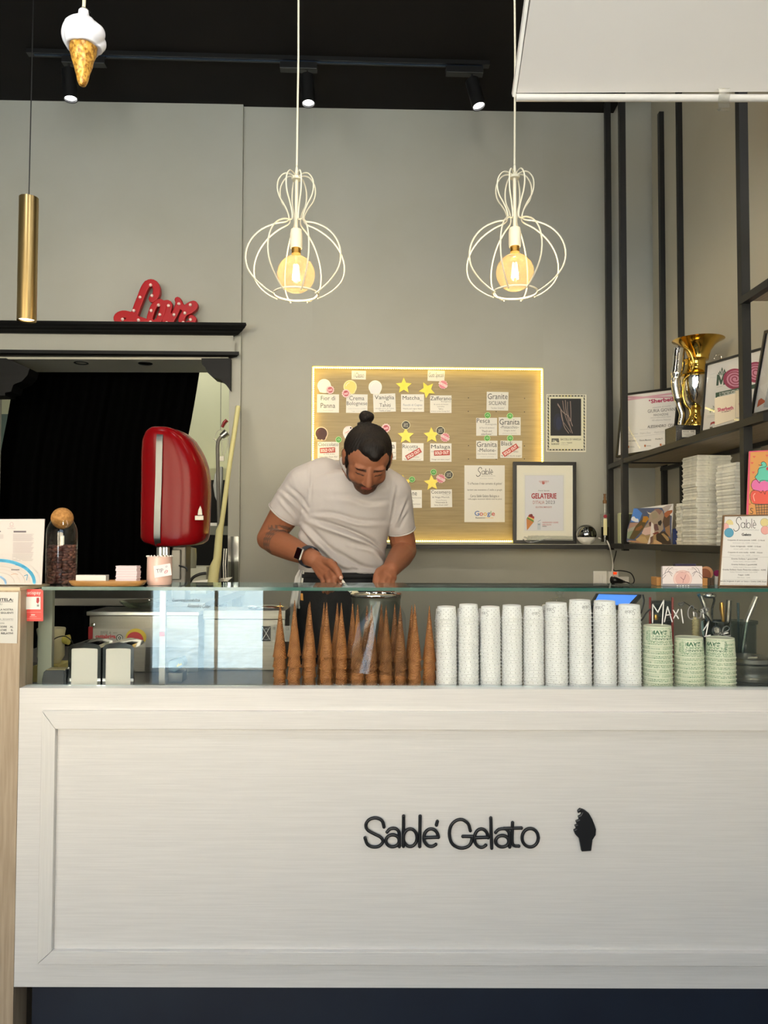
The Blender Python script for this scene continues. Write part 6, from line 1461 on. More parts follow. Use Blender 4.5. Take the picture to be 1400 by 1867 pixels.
# wooden framed price menu
pl = PL((P(1355, 1070, 2.09).x, 2.09, G0), (-.09, -1, .07))
def M_(x, y): return 1220+x/6.667, 800+y/6.667
def dr(p):
    p.R(1319,940,1420,1072,'dddbd8')
    for x, y, r, c in ((740,1030,50,'d8c98c'),(690,1065,42,'e0a8a4'),(735,1140,57,'4f97b4'),(1168,1015,52,'d8c98c'),(1175,1110,52,'e0a49e')):
        u, v = M_(x, y); p.C(u, v, r/6.667*1.02, '8a8a80' if c == 'd8c98c' else 'b07a78' if c[0] == 'e' else '2f6f8c').C(u, v, r/6.667*.95, c)
    a = M_(790,948); b = M_(1062,1122); S_script(p, a[0], a[1], b[0], b[1]+.5, '2a2a2e', w=.95)
    def T(t_, x0, y, x1, hh, c, bo=0): u0, v0 = M_(x0, y-hh/2); u1, v1 = M_(x1, y+hh/2); p.T(t_, u0, v0, u1, v1, c, bo, -.6)
    T('GELATERIANATURALE',885,1106,1100,16,'9a9aa0',-.005); T('Gelato',888,1162,1006,34,'2c2c30',.04)
    K = '4a4a4c'; Gx = '9c9c9c'
    for t_, x0, x1, y, g in (('Coppetta di carta piccola: 3,00€ - 2 Gusti',716,1170,1233,0),('Small paper cup - 3,00€ - 2 flavours',780,1092,1267,1),('Cono Artigianale - 4,00€ - 2 Gusti',750,1124,1308,0),('Artisan waffle - 4,00€ - 2 flavours',790,1078,1340,1),
        ('Coppetta di carta media - 4,00€ - 3Gusti',720,1140,1382,0),('Medium paper cup - 4,00€ - 3 flavours',745,1105,1416,1),('Granita Siciliana 1 gusto3,00€',760,1084,1460,0),('Sicilian slush 1 flavour 3,00€',785,1058,1491,1),('Granita Siciliana 2 gusti4,00€',762,1076,1530,0),
        ('Sicilian slush 2 flavours 4,00€',785,1066,1562,1),('Granita Siciliana Gusto Pistacchio siciliano - 4,00€',655,1184,1592,0),('Sicilian Pistachio Granita Taste 4,00€',745,1082,1620,1),('Frappè - 5,00€',846,984,1656,0),('Milk Shake - 5,00€',835,992,1688,1),
        ('Brioche Artigianale di sablè con Gelato o Granita: 5,00€ 2Gusti',630,1188,1735,0),('Artisan brioche with gelato or granita 5,00€ 2 flavours',640,1175,1768,1)): T(t_, x0, y, x1, 22 if not g else 17, K if not g else Gx, .015 if not g else 0)
    T('Aggiunta:',668,1790,772,19,'a04a3c',.02); T('Panna: +0,50€   Cono: +0,50€   Brioche +1€',810,1800,1155,17,'7a7a7c',0)
    for y in (1437,1715): a = M_(650,y); p.R(a[0], a[1], 1402, a[1]+.35, '8a8a8a')
frame_thing('menu_stand', 'thin brown wooden framed price menu standing at the right end of the glass shelf', pl, [(1310,1071.5),(1402,1075.5),(1409,937.5),(1319,939)], .0035, .010, mat('brown_frame','6e4f30',.5), m_paper, dr, cat='menu', zmin=G0+.0006)
# painted ice cream panel on the shelf
pl = PL((P(1372, 940, 2.2).x, 2.20, zlo), (-.25, -1, .12))
def dr(p):
    def C_(x, y): return 1220+x/6.667, 800+y/6.667
    p.G([C_(*q) for q in ((962,160),(1290,140),(1290,940),(936,940))],'c98a44').G([C_(*q) for q in ((962,160),(980,160),(955,940),(930,940))],'d0446a').G([C_(*q) for q in ((962,158),(1290,138),(1290,150),(962,172))],'d0446a')
    for x, y in ((1025,225),(1180,210),(1000,300),(1015,415),(970,800)): u, v = C_(x, y); p.G([(u,v+2.4),(u-2.6,v-.6),(u-1.4,v-2),(u,v-.8),(u+1.4,v-2),(u+2.6,v-.6)],'cc5544')
    K = '1c2424'
    G = lambda pts, c: p.G([C_(*q) for q in pts], c)
    G([(1028,780),(1260,780),(1240,925),(1050,925)],'b0793c')
    for k in range(6): p.L([C_(1040+k*36,790),C_(1058+k*30,925)],.8,K)
    for k in range(4): p.L([C_(1038+k*5,810+k*32),C_(1260,800+k*32)],.8,K)
    G([(1030,625),(1000,640),(980,690),(985,750),(1020,795),(1290,800),(1290,620)],'d24c38'); p.L([C_(*q) for q in ((1060,625),(1000,640),(976,690),(985,755),(1025,797),(1290,800))],.9,K,3); p.L([C_(*q) for q in ((1035,670),(1015,700),(1030,760))],1.4,'eda090',3)
    G([(1060,495),(1010,520),(990,570),(1010,620),(1060,640),(1290,640),(1290,480)],'d0609a'); p.L([C_(*q) for q in ((1060,495),(1010,515),(988,570),(1010,622),(1080,640),(1110,665),(1130,632),(1155,680),(1175,635),(1290,640))],.9,K,3)
    G([(1060,500),(1035,470),(1075,400),(1085,350),(1120,330),(1100,305),(1130,285),(1165,300),(1175,340),(1290,330),(1290,520),(1180,530),(1150,515),(1100,530)],'52b39a'); p.L([C_(*q) for q in ((1080,325),(1120,330),(1110,300),(1140,285),(1170,310),(1165,345),(1080,370),(1070,430),(1035,470),(1060,510),(1090,545),(1115,510),(1290,530))],.9,K,3); p.C(*C_(1190,370), 3.2,'b02838')
    p.L([C_(*q) for q in ((1010,855),(985,850),(985,875),(1008,890),(1000,915),(975,910))],1.1,K,3)
sheet('painted_panel', 'colourful painted wooden ice cream panel on the lower shelf beside the post', 'painting', pl, [(1359.5,945),(1440,945),(1440,822),(1364.5,824)], mat('painted_wood','c98a44',.5), dr, thick=.006)

# ================================================================== RED MACHINE HEAD AND KITCHEN THINGS
Y = 2.62; kx = Y/F
t = thing('red_machine', 'glossy red enamel machine head with a chrome band on a steel neck', 'machine', P(318, 1090, Y+.05))
cs = Vector((P(318, 890, Y).x, Y, 0)); zt_, zb_ = P(0,781,Y).z, P(0,997,Y).z
def shell(name, m_, grow=0, clip=None):
    """rounded capsule body seen three-quarter: profile in photograph coordinates, swept in depth with rounded edges"""
    def out_l(v): return np.interp(v, [781,790,805,830,980,988,996],[280,268,262,260,258,262,286])
    def out_r(v): return np.interp(v, [781,788,800,815,830,850,870,900,975,985,993,997],[314,336,350,360,368,375,378,379,376,373,362,330])
    return out_l, out_r
ol, orr = shell('', None)
def body_grid(d0, d1, m_, name, ul, ur, vt=781, vb=997, bulge=.02):
    mb = MB(); rows = 40; n = 44
    for i in range(rows+1):
        f = i/rows; v = vt + (vb-vt)*(0.5-0.5*math.cos(PI*f)); l, r = ul(v), ur(v); xc = (l+r)/2; hw_ = max(.5, (r-l)/2)
        e = math.sqrt(max(0, 1-abs(2*f-1)**8)); hd = (d1-d0)/2*(.35+.65*e) if 0 < i < rows else (d1-d0)/2*.3
        for k in range(n):
            a = 2*PI*k/n; ca, sa = math.cos(a), math.sin(a); ex = .62
            dx = math.copysign(abs(ca)**ex, ca); dy = math.copysign(abs(sa)**ex, sa)
            c0 = P(xc, v, Y); mb.v.append((c0.x+hw_*kx*dx, Y+(d0+d1)/2+hd*dy, c0.z))
    for i in range(rows):
        for k in range(n): k2=(k+1)%n; mb.f.append((i*n+k2, i*n+k, (i+1)*n+k, (i+1)*n+k2)); mb.m.append(0)
    mb.f.append(tuple(range(n))); mb.m.append(0); mb.f.append(tuple(rows*n+k for k in range(n))[::-1]); mb.m.append(0)
    return mb.obj(name, m_, t, smooth=70)
body_grid(-.075, .12, m_redm, 'shell', ol, orr)
# chrome band wrapping around front at px 288-302
def bl(v): return np.interp(v, [781,800,990,997],[291,287,284,290])
mb = MB(); path = [(303,785,0),(297,783,-.02),(293,786,-.055),(291,796,-.079),(290,820,-.083),(289,870,-.083),(287,930,-.083),(286,975,-.083),(287,988,-.075),(290,996,-.05),(297,999,-.01)]
pts = cr([P(u, v, Y+d) for u, v, d in path], 4)
mb = MB()
for i, p_ in enumerate(pts):
    for dx in (-.0105, .0105):
        for dy in (0, .006): mb.v.append((p_.x+dx, p_.y+dy, p_.z))
for i in range(len(pts)-1):
    a = i*4; b = a+4
    for q in ((0,2),(3,1),(2,3),(1,0)): mb.f.append((a+q[0], a+q[1], b+q[1], b+q[0])); mb.m.append(0)
mb.obj('chrome_band', mat('satin_chrome','6c6e6b',.42,1), t, smooth=50)
MB().tube([P(293,998,Y-.03), P(293,1013,Y-.03)], .014, 16).obj('nozzle', m_chrome, t, smooth=50)
MB().tube([P(304,998,Y-.03), P(304,1012,Y-.03)], .010, 16).obj('nozzle', m_chrome, t, smooth=50)
x0, x1 = P(313,1000,Y).x, P(339,1000,Y).x
MB().box((x0, Y, P(0,1095,Y).z), (x1, Y+.07, P(0,995,Y).z)).obj('column', mat('grey_column','63605a',.4,.5), t, bevel=.004)
MB().box((x0+.002, Y-.012, P(0,1056,Y).z), (x1-.016, Y, P(0,1001,Y).z)).obj('motor_cover', mat('grey_cover','77746c',.4,.5), t, bevel=.003)
MB().box((x0-.06, Y-.05, zf+.0005), (x1+.08, Y+.12, P(0,1095,Y).z)).obj('base_cabinet', m_mach, t, bevel=.003)
mpl = PL((P(368,930,Y-.05).x, Y-.05, 1.4), (.75,-1,0))
fpl = flat(Y-.078)
MB().prism([P(u, v, Y-.079) for u, v in quad(355,940,371,948.5)], Vector((0,.004,0))).obj('badge', m_steeld, t, bevel=.001)
MB().prism([P(u, v, Y-.079) for u, v in ((360,939.5),(369,939.5),(368,929),(365,921.5),(361,930))], Vector((0,.004,0))).obj('badge_emblem', m_steeld, t, bevel=.001)
MB().lathe(P(345,1015,2.72), [(.024,-.04),(.026,0),(.024,.03),(.0,.035)], 28).obj('bowl_guard', mat('glass_jug','9a9c8a',.2,.4), t, smooth=50)
o = MB().tube(cr([P(u, v, 2.60) for u, v in ((326,1031),(332,1033),(340,1036),(342,1042))], 4), .003, 6).obj('lever', m_frame, t, smooth=50)
tag(MB().box((-1.3, 2.555, .1005), (-.40, 2.93, zf-.0003)).obj('back_cabinet', m_mach, bevel=.002), 'plain grey cabinet carrying the red machine behind the counter', 'cabinet')
# support table for the left machines in the kitchen opening
KT = P(0,1066,2.9).z
tb = thing('steel_worktable', 'steel kitchen worktable behind the red machine', 'table', (-.95, 3.15, .1))
x0, x1 = -1.9, P(428, 1060, 3.3).x
MB().box((x0, 2.95, 1.10), (x1, 3.55, 1.13)).obj('top', m_steeld, tb, bevel=.002)
for x in (x0+.03, x1-.03):
    for y in (2.98, 3.52): MB().box((x-.02, y-.02, .1005), (x+.02, y+.02, 1.0995)).obj('leg', m_steeld, tb)
# long pale paddle leaning on the wall
pts = [(386,1072,3.05),(388,1062,3.07),(391,1035,3.12),(396,1020,3.16),(400,968,3.27),(404,955,3.29),(418,850,3.45),(434,742,3.605)]
pp_ = [P(*q) for q in pts]; rad = [.019,.021,.021,.0165,.0155,.0105,.0105,.0115]
tag(MB().tube(pp_, rad, 14).obj('gelato_paddle', mat('pale_yellow_nylon','cfc992',.45), smooth=60), 'long pale yellow gelato paddle leaning against the wall beside the opening', 'paddle')
c = P(372, 1066, 3.0); tag(MB().hull8([P(335,1063,3.13),P(415,1060,3.13),P(415,1060,3.15),P(335,1063,3.15),P(335,1061,3.13),P(424,1052,3.13),P(424,1052,3.15),P(335,1061,3.15)]).obj('steel_tray', m_steel), 'flat steel tray under the foot of the pale yellow paddle', 'tray')
c = P(352,1050,3.16); tag(MB().box((P(339,1050,3.16).x, 3.16, 1.1305), (P(377,1050,3.16).x, 3.3, P(0,1032,3.16).z)).obj('white_tub', mat('tub_white','a9aa98',.45), bevel=.006), 'square pale tub on the kitchen worktable', 'tub')
tag(MB().tube(cr([P(u, v, 3.12) for u, v in ((345,1063),(352,1053),(364,1047),(376,1045))], 5), .006, 8).obj('curved_scraper', m_frame, smooth=60), 'curved black scraper lying before the pale tub', 'scraper')
# kitchen back: dark cupboard, grey shelf, hose tap, hanging whisk, apron
a = P(378, 873, 4.9); zc1 = a.z; zc2 = P(0,849,4.9).z
struct(MB().box((-1.75, 5.0, 0), (-.5, 5.29, zc1)).obj('trim_7', mat('dark_kitchen_cupboard','0a0a0a',.7)))
struct(MB().box((-1.75, 5.05, zc1+.001), (-.5, 5.29, zc2)).obj('trim_8', mat('cream_ledge','c9c9a6',.6)))
Y = 4.3; tag(MB().box((P(376,960,Y).x, Y, P(0,974,Y).z), (-.501, Y+.25, P(0,958,Y).z)).obj('grey_shelf', mat('grey_shelf','565a4e',.5)), 'grey kitchen shelf seen between the red machine and the wall', 'shelf')
tag(MB().box((P(377,956,Y).x, Y+.05, P(0,957.9,Y).z), (P(392,953,Y).x, Y+.2, P(0,952,Y).z)).obj('white_plate', m_paper, bevel=.004), 'small white dish on the grey kitchen shelf', 'dish')
Y = 3.48
t = thing('spray_tap', 'grey hose tap with a red lever in the kitchen', 'tap', P(400, 1060, Y))
MB().tube(cr([P(u, v, Y) for u, v in ((400,1074),(399,950),(398,900),(397,840),(397,810),(401,799),(408,793))], 6), .0085, 8).obj('hose', mat('grey_hose','5f5c55',.5), t, smooth=60)
MB().tube([P(404,796,Y), P(414,788,Y)], [.014,.018], 12).obj('spray_head', m_steel, t, smooth=50)
MB().tube(cr([P(u, v, Y-.01) for u, v in ((405,779),(409,771),(414,766))], 4), [.012,.013,.014,.015,.016,.016,.016,.016,.016], 12, sx=.5).obj('red_lever', mat('lever_red','7c1a1e',.3), t, smooth=60)
t = thing('hanging_whisk_rack', 'wire utensil hanger on a thin line in the kitchen', 'hanger', P(402, 850, 4.0))
MB().tube([P(402,691,4.0)+Vector((0,0,CE-.3-P(402,691,4.0).z)), P(402,784,4.0)], .0016, 5).obj('line', m_frame, t)
for pts in ([(388,800),(400,802),(418,800)], [(390,799),(396,787),(402,784),(410,788),(416,800)], [(391,800),(396,812),(397,830)], [(416,800),(414,815),(408,832)], [(404,802),(405,830)]):
    MB().tube(cr([P(u, v, 4.0) for u, v in pts], 4), .0016, 5).obj('wire', m_steeld, t)
MB().box((P(400,831,4.0).x, 3.99, P(0,840,4.0).z), (P(409,831,4.0).x, 4.0, P(0,831,4.0).z)).obj('clip', m_steeld, t)
mb = MB()
mb.prism([P(u, v, 3.9) for u, v in ((396,852),(405,850),(405,870),(403,895),(400,926),(391,905),(388,885),(391,865))], Vector((0,.03,0)))
tag(mb.obj('white_cloth', mat('white_cloth','a8aba8',.8), bevel=.006), 'small white cloth hanging below the wire hanger', 'cloth')
t = thing('tongs', 'steel tongs standing in the shadow near the corner guard', 'tongs', P(411, 1060, 3.35))
for d in (0, 4): MB().tube([P(408+d,1058,3.35), P(407+d,1030,3.35), P(409+d,1000,3.35)], [.005,.004,.004], 8).obj('arm', m_steel, t, smooth=50)
# ================================================================== THE MAN
def px(u, v, Y): return P(u, v, Y)
def cap(mb, a, b, r0, r1, n=20, flat_=1.0):
    """tapered capsule with round ends"""
    a = Vector(a); b = Vector(b); d = b-a; L = d.length; d.normalize(); prof = []
    for k in range(7): t = PI/2*k/6; prof.append((max(1e-4, r0*math.sin(t)), -r0*math.cos(t)))
    for k in range(7): t = PI/2*k/6; prof.append((max(1e-4, r1*math.cos(t)), L+r1*math.sin(t)))
    mb.lathe(a, prof, n, axis=d, cap=True, sy=flat_)
def chain(mb, pts, rad, n=18):
    for i in range(len(pts)-1): cap(mb, pts[i], pts[i+1], rad[i], rad[i+1], n)

man = thing('person', 'man with a hair bun, white t-shirt and black apron, head bent, using a spatula', 'person', Vector((P(625,1060,2.78).x, 2.80, .1)))
# --- head frame
HC = px(670, 833, 2.50); HSC = .95
yaw = math.radians(8); pit = math.radians(42); rollh = math.radians(-4)
# local axes: X = image right, F = out of the face, U = crown
Fv = Vector((math.sin(yaw)*math.cos(pit), -math.cos(yaw)*math.cos(pit), -math.sin(pit)))
Xv = Vector((math.cos(yaw), math.sin(yaw), 0)); Uv = Xv.cross(Fv); Uv = Uv if Uv.z > 0 else -Uv
Rr = Matrix.Rotation(rollh, 3, Fv); Xv = Rr @ Xv; Uv = Rr @ Uv
HR = Matrix((Xv, -Fv, Uv)).transposed()      # columns: x, back, up
def h(x, f, u): return HC + (Xv*x + Fv*f + Uv*u)*HSC
SK = MB()
SK.ball(h(0,-.008,.014), (.073,.086,.074), 32, rot=HR)          # cranium
SK.ball(h(0,.030,-.030), (.062,.062,.072), 28, rot=HR)          # face mass
SK.ball(h(0,.052,-.078), (.040,.036,.030), 24, rot=HR)          # jaw / chin
SK.ball(h(0,.070,-.092), (.021,.016,.014), 16, rot=HR)
for s in (-1, 1):
    SK.ball(h(.040*s,.048,-.042), (.024,.030,.024), 18, rot=HR)  # cheeks
    SK.ball(h(.048*s,.010,-.060), (.018,.040,.030), 18, rot=HR)  # jaw corner
    SK.ball(h(.030*s,.071,.008), (.024,.015,.009), 16, rot=HR)   # brow ridge
    SK.ball(h(.078*s,-.004,-.012), (.008,.020,.031), 16, rot=HR) # ear
    SK.ball(h(.083*s,-.010,.002), (.006,.016,.016), 12, rot=HR)
    SK.ball(h(.033*s,.070,-.010), (.015,.012,.010), 14, rot=HR)  # eyelid
    SK.ball(h(.011*s,.094,-.044), (.009,.010,.008), 12, rot=HR)  # nostril wing
cap(SK, h(0,.082,.006), h(0,.104,-.038), .0095, .0125, 14)       # nose
SK.ball(h(0,.105,-.041), (.0115,.012,.0105), 14, rot=HR)
cap(SK, h(-.018,.080,-.064), h(.018,.080,-.064), .0065, .0065, 10); cap(SK, h(-.016,.078,-.073), h(.016,.078,-.073), .007, .007, 10)
# --- neck, shoulders under the shirt
NK = px(652, 866, 2.60)
cap(SK, h(0,-.040,-.045), px(652,862,2.63), .054, .056, 24); cap(SK, px(652,862,2.63), px(640, 900, 2.70), .056, .055, 24)
# --- arms (image left arm = his right)
LS, LE, LW = px(552,890,2.68), px(490,982,2.76), px(572,1019,2.50)
chain(SK, [px(585,885,2.70), LS, LS.lerp(LE,.45), LE.lerp(LS,.12), LE], [.060,.060,.0565,.046,.043])
chain(SK, [LE, LE.lerp(LW,.22), LE.lerp(LW,.55), LE.lerp(LW,.85), LW], [.042,.0475,.041,.031,.029])
RS, RE, RW = px(714,898,2.69), px(738,1004,2.77), px(712,1038,2.53)
chain(SK, [px(690,895,2.71), RS, RS.lerp(RE,.45), RE.lerp(RS,.15), RE], [.046,.046,.0475,.046,.042])
chain(SK, [RE, RE.lerp(RW,.3), RE.lerp(RW,.65), RW], [.042,.043,.036,.029])
# torso core inside the shirt
for u, v, Y, a, b in ((625,1040,2.74,.125,.085),(627,985,2.72,.125,.085),(632,930,2.69,.14,.088),(636,898,2.67,.15,.075)):
    SK.ball(px(u, v, Y), (a,b,.07), 24)
# --- hands
def hand(W, kn, fingers, rads, thumb, tr, palm_r):
    for k in kn: cap(SK, W, k, palm_r[0], palm_r[1], 12)
    for a, b in zip(kn, kn[1:]): cap(SK, a, b, palm_r[1], palm_r[1], 12)
    for f, r in zip(fingers, rads): chain(SK, f, [r, r*.95, r*.88, r*.8][:len(f)], 12)
    chain(SK, thumb, tr, 12)
q = px
kn = [q(608,1030,2.445), q(601,1039,2.445), q(594,1046,2.455), q(586,1050,2.47)]
hand(LW, kn, [[kn[0], q(618,1042,2.415), q(620,1054,2.405), q(619,1064,2.415)],
              [kn[1], q(609,1054,2.40), q(609,1068,2.40), q(606,1076,2.415)],
              [kn[2], q(599,1060,2.405), q(599,1073,2.405), q(597,1080,2.42)],
              [kn[3], q(589,1063,2.43), q(590,1073,2.425), q(590,1079,2.435)]], [.0098,.0100,.0095,.0085],
     [q(586,1022,2.49), q(602,1026,2.435), q(613,1038,2.405), q(621,1053,2.395)], [.015,.0135,.0115,.009], (.021,.0135))
kn = [q(700,1045,2.50), q(706,1049,2.49), q(711,1053,2.49), q(716,1054,2.50)]
hand(RW, kn, [[kn[0], q(690,1056,2.46), q(687,1067,2.447), q(688,1076,2.452)],
              [kn[1], q(699,1062,2.455), q(697,1073,2.45), q(697,1081,2.455)],
              [kn[2], q(707,1066,2.455), q(706,1076,2.452), q(706,1084,2.457)],
              [kn[3], q(716,1066,2.47), q(716,1075,2.465), q(715,1082,2.468)]], [.0098,.0100,.0095,.0085],
     [q(703,1036,2.52), q(691,1042,2.49), q(686,1051,2.465), q(684,1061,2.455)], [.015,.0135,.0115,.0092], (.021,.0135))
sk = to_mesh_remesh(SK, .0030, 5, .5)
# skin colours: beard, brows, lips, tattoo are the man's own colouring
def skin_paint(me):
    at = me.color_attributes.new('tone', 'FLOAT_COLOR', 'POINT'); n = len(me.vertices)
    co = np.empty(n*3); me.vertices.foreach_get('co', co); co = co.reshape(-1, 3)
    base = np.array(lin('8e5a40')[:3]); beard = np.array(lin('33241d')[:3]); lip = np.array(lin('8a4a3c')[:3]); brow = np.array(lin('231814')[:3]); ink_ = np.array(lin('54443c')[:3])
    col = np.tile(base, (n, 1)); d = co - np.array(HC)
    x = d @ np.array(Xv)/HSC; f = d @ np.array(Fv)/HSC; u = d @ np.array(Uv)/HSC
    nearh = (np.abs(x) < .1) & (np.abs(f) < .14) & (np.abs(u) < .14)
    def mixc(w, c): nonlocal col; w = np.clip(w, 0, 1)[:, None]; col = col*(1-w) + c*w
    def sst(a, b, t): t = np.clip((t-a)/(b-a), 0, 1); return t*t*(3-2*t)
    nz = np.array([noise.noise(Vector(c)*220) for c in co]) if n < 400000 else 0
    bw = sst(-.045, -.062, u) * sst(.0, .03, f) + sst(-.010,-.04,u)*sst(.054,.064,np.abs(x))*sst(-.02,.0,f)*sst(.062,.04,f)
    mixc(bw*nearh*(.82+.25*nz), beard)
    mus = sst(.006,.002,np.abs(u+.0565))*sst(.030,.024,np.abs(x))*(f > .06); mixc(mus*.75*nearh, beard)
    lp = sst(.006,.004,np.abs(u+.0685))*sst(.021,.016,np.abs(x))*(f > .07); mixc(lp*nearh*.9, lip)
    br = sst(.0055,.003,np.abs(u-.0035-.06*np.clip(np.abs(x)-.02,0,1)))*sst(.010,.014,np.abs(x))*sst(.052,.044,np.abs(x))*(f > .05); mixc(br*nearh*.9, brow)
    ey = sst(.0028,.0014,np.abs(u+.0135))*sst(.016,.020,np.abs(x))*sst(.048,.044,np.abs(x))*(f > .05); mixc(ey*nearh*.9, brow)
    ns = sst(.0045,.0025,np.sqrt((np.abs(x)-.008)**2+(u+.0505)**2))*(f > .085); mixc(ns*nearh*.7, brow)
    # forearm tattoo band, knot-work
    ax = np.array(LW-LE); L = np.linalg.norm(ax); ax /= L; rel = co-np.array(LE); t = rel @ ax; rad = np.linalg.norm(rel - t[:, None]*ax, axis=1)
    side = np.array(Vector(ax).cross(Vector((0,-1,0))).normalized()); ang = (rel @ side)/.05
    band = sst(.042,.048,t)*sst(.100,.092,t)*(rad < .065)
    pat = (np.sin(ang*9+t*260)*np.sin(ang*7-t*210) > -.25).astype(float)
    mixc(band*pat*.8*(co[:,1] < 2.80), ink_)
    # warmer knuckles and hands
    a4 = np.ones((n, 4)); a4[:, :3] = np.clip(col, 0, 1); at.data.foreach_set('color', a4.ravel())
skin_paint(sk)
def skin_mat():
    m = mat('skin', '9a6144', .55, spec=.3, bump=.12, nscale=180, sss=.06); nt = m.node_tree
    a = nt.nodes.new('ShaderNodeVertexColor'); a.layer_name = 'tone'; nt.links.new(a.outputs['Color'], nt.nodes['Principled BSDF'].inputs['Base Color']); return m
def add_mesh(me, name, m, parent, smooth=True):
    me.materials.clear(); me.materials.append(m); me.polygons.foreach_set('use_smooth', [smooth]*len(me.polygons)); me.transform(Matrix.Translation(-wloc(parent))); me.name = name
    o = bpy.data.objects.new(name, me); COL.objects.link(o); o.parent = parent; return o
body = add_mesh(sk, 'body', skin_mat(), man)
# fingernails
m_nail = mat('fingernail', 'c49a86', .3)
for (u, v, Y) in ((621.5,1053.5,2.386),):
    MB().ball(px(u, v, Y), (.0055,.002,.0062), 12).obj('fingernail', m_nail, man, smooth=80)
# --- hair
HM = MB()
HM.ball(h(0,-.021,.022), (.079,.086,.080), 36, rot=HR)
HM.ball(h(.004,.030,.058), (.046,.044,.034), 24, rot=HR)
HM.ball(h(.010,.056,.053), (.024,.030,.022), 18, rot=HR)
for s in (-1, 1): HM.ball(h(.066*s,-.008,.004), (.0145,.028,.030), 18, rot=HR); cap(HM, h(.0715*s,.016,.0), h(.0700*s,.022,-.032), .0085, .005, 10)
hm = to_mesh_remesh(HM, .0028, 8, .5)
def displace(me, fn):
    n = len(me.vertices); co = np.empty(n*3); me.vertices.foreach_get('co', co); co = co.reshape(-1, 3)
    no = np.empty(n*3); me.vertex_normals.foreach_get('vector', no); no = no.reshape(-1, 3)
    d = fn(co, no); co = co + no*d[:, None]; me.vertices.foreach_set('co', co.ravel()); me.update()
BUN = h(-.004,-.045,.118)
def strands(co, no):
    d = co - np.array(HC); x = d @ np.array(Xv); f = d @ np.array(Fv); u = d @ np.array(Uv)
    a = np.arctan2(x, f+.05)
    k = 1-np.clip((f-.02)/.03, 0, 1)*.75; return k*(.0007*np.sin(a*58 + 6*np.sin(u*30)) + .0005*np.sin(a*131+u*40))
displace(hm, strands)
m_hair = mat('dark_hair', '0d0907', .5, spec=.25, col2='1a120e', scale=(30,30,4), nscale=8, bump=.5, bnscale=30, bscale=(14,14,1.4))
hair = add_mesh(hm, 'hair', m_hair, man)
BM_ = MB(); b0 = px(668,761,2.53)
BM_.ball(b0, (.0255,.024,.0225), 24); BM_.ball(px(660,775,2.535), (.017,.018,.012), 18); BM_.ball(px(655,780,2.54), (.012,.014,.008), 14); BM_.ball(px(670,777,2.53), (.020,.020,.016), 16)
bm2 = to_mesh_remesh(BM_, .002, 4, .5)
def swirl(co, no): d = co-np.array(b0); a = np.arctan2(d[:,0], d[:,2]); r = np.linalg.norm(d, axis=1); return .0012*np.sin(a*3+r*420)
displace(bm2, swirl); add_mesh(bm2, 'hair_bun', m_hair, hair)
mbw = MB(); rnd = random.Random(2)
for k in range(9):
    s = -1 if k < 6 else 1; y0 = rnd.uniform(-.03,.02)
    p0 = h(.079*s, -.01+y0*.3, .005+y0); p2 = p0 + Vector((rnd.uniform(.006,.016)*s, 0, rnd.uniform(-.022,.012))); p1 = p0.lerp(p2, .5)+Vector((.004*s, 0, .004))
    mbw.tube(cr([p0, p1, p2], 3), .0004, 4)
mbw.obj('loose_strands', m_hair, hair, kind='stuff')
# eyes (nearly closed, looking down)
for s in (-1, 1):
    MB().ball(h(.032*s,.0795,-.0145), (.0085,.004,.0018), 12, rot=HR).obj('eyelashes', mat('lash_dark','1a120e',.6) if s < 0 else bpy.data.materials['lash_dark'], man, smooth=80)
# --- t-shirt
SH = MB()
rings = [(624,1046,2.745,.155,.112),(624,1020,2.74,.156,.112),(626,985,2.73,.156,.114),(629,950,2.715,.160,.116),(633,918,2.70,.172,.112),(636,895,2.685,.183,.100),(638,877,2.675,.165,.085)]
def rr_ball(c, a, b, hh): SH.ball(c, (a,b,hh), 32)
# torso as a lofted tube
n = 40; base = len(SH.v)
for (u, v, Y, a, b) in rings+[(642,866,2.66,.120,.070),(647,858,2.66,.075,.052)]:
    c = px(u, v, Y)
    for k in range(n):
        t = 2*PI*k/n; ct, st = math.cos(t), math.sin(t)
        SH.v.append((c.x+a*math.copysign(abs(ct)**.85, ct), c.y+b*math.copysign(abs(st)**.85, st), c.z))
m_ = len(rings)+2
for i in range(m_-1):
    for k in range(n): k2=(k+1)%n; SH.f.append((base+i*n+k, base+i*n+k2, base+(i+1)*n+k2, base+(i+1)*n+k)); SH.m.append(0)
SH.f.append(tuple(base+k for k in range(n))[::-1]); SH.m.append(0); SH.f.append(tuple(base+(m_-1)*n+k for k in range(n))); SH.m.append(0)
def frust(mb, a, b, r0, r1, flare=0):
    a = Vector(a); b = Vector(b); d = b-a; L = d.length
    mb.lathe(a, [(1e-4,-r0*.8),(r0*.7,-r0*.6),(r0,0),((r0+r1)/2*1.0,L*.5),(r1+flare,L),(1e-4,L)], 30, axis=d.normalized(), cap=False)
cap(SH, px(590,872,2.685), px(556,884,2.675), .074, .070, 28)
frust(SH, px(556,884,2.68), px(519,937,2.715), .071, .065)
cap(SH, px(690,880,2.67), px(716,893,2.675), .064, .060, 28)
frust(SH, px(717,893,2.68), px(730,966,2.742), .062, .0535)
cap(SH, px(600,862,2.68), px(618,858,2.69), .047, .036, 20)
cap(SH, px(680,866,2.67), px(668,860,2.68), .045, .036, 20)
sm_ = to_mesh_remesh(SH, .0036, 9, .5)
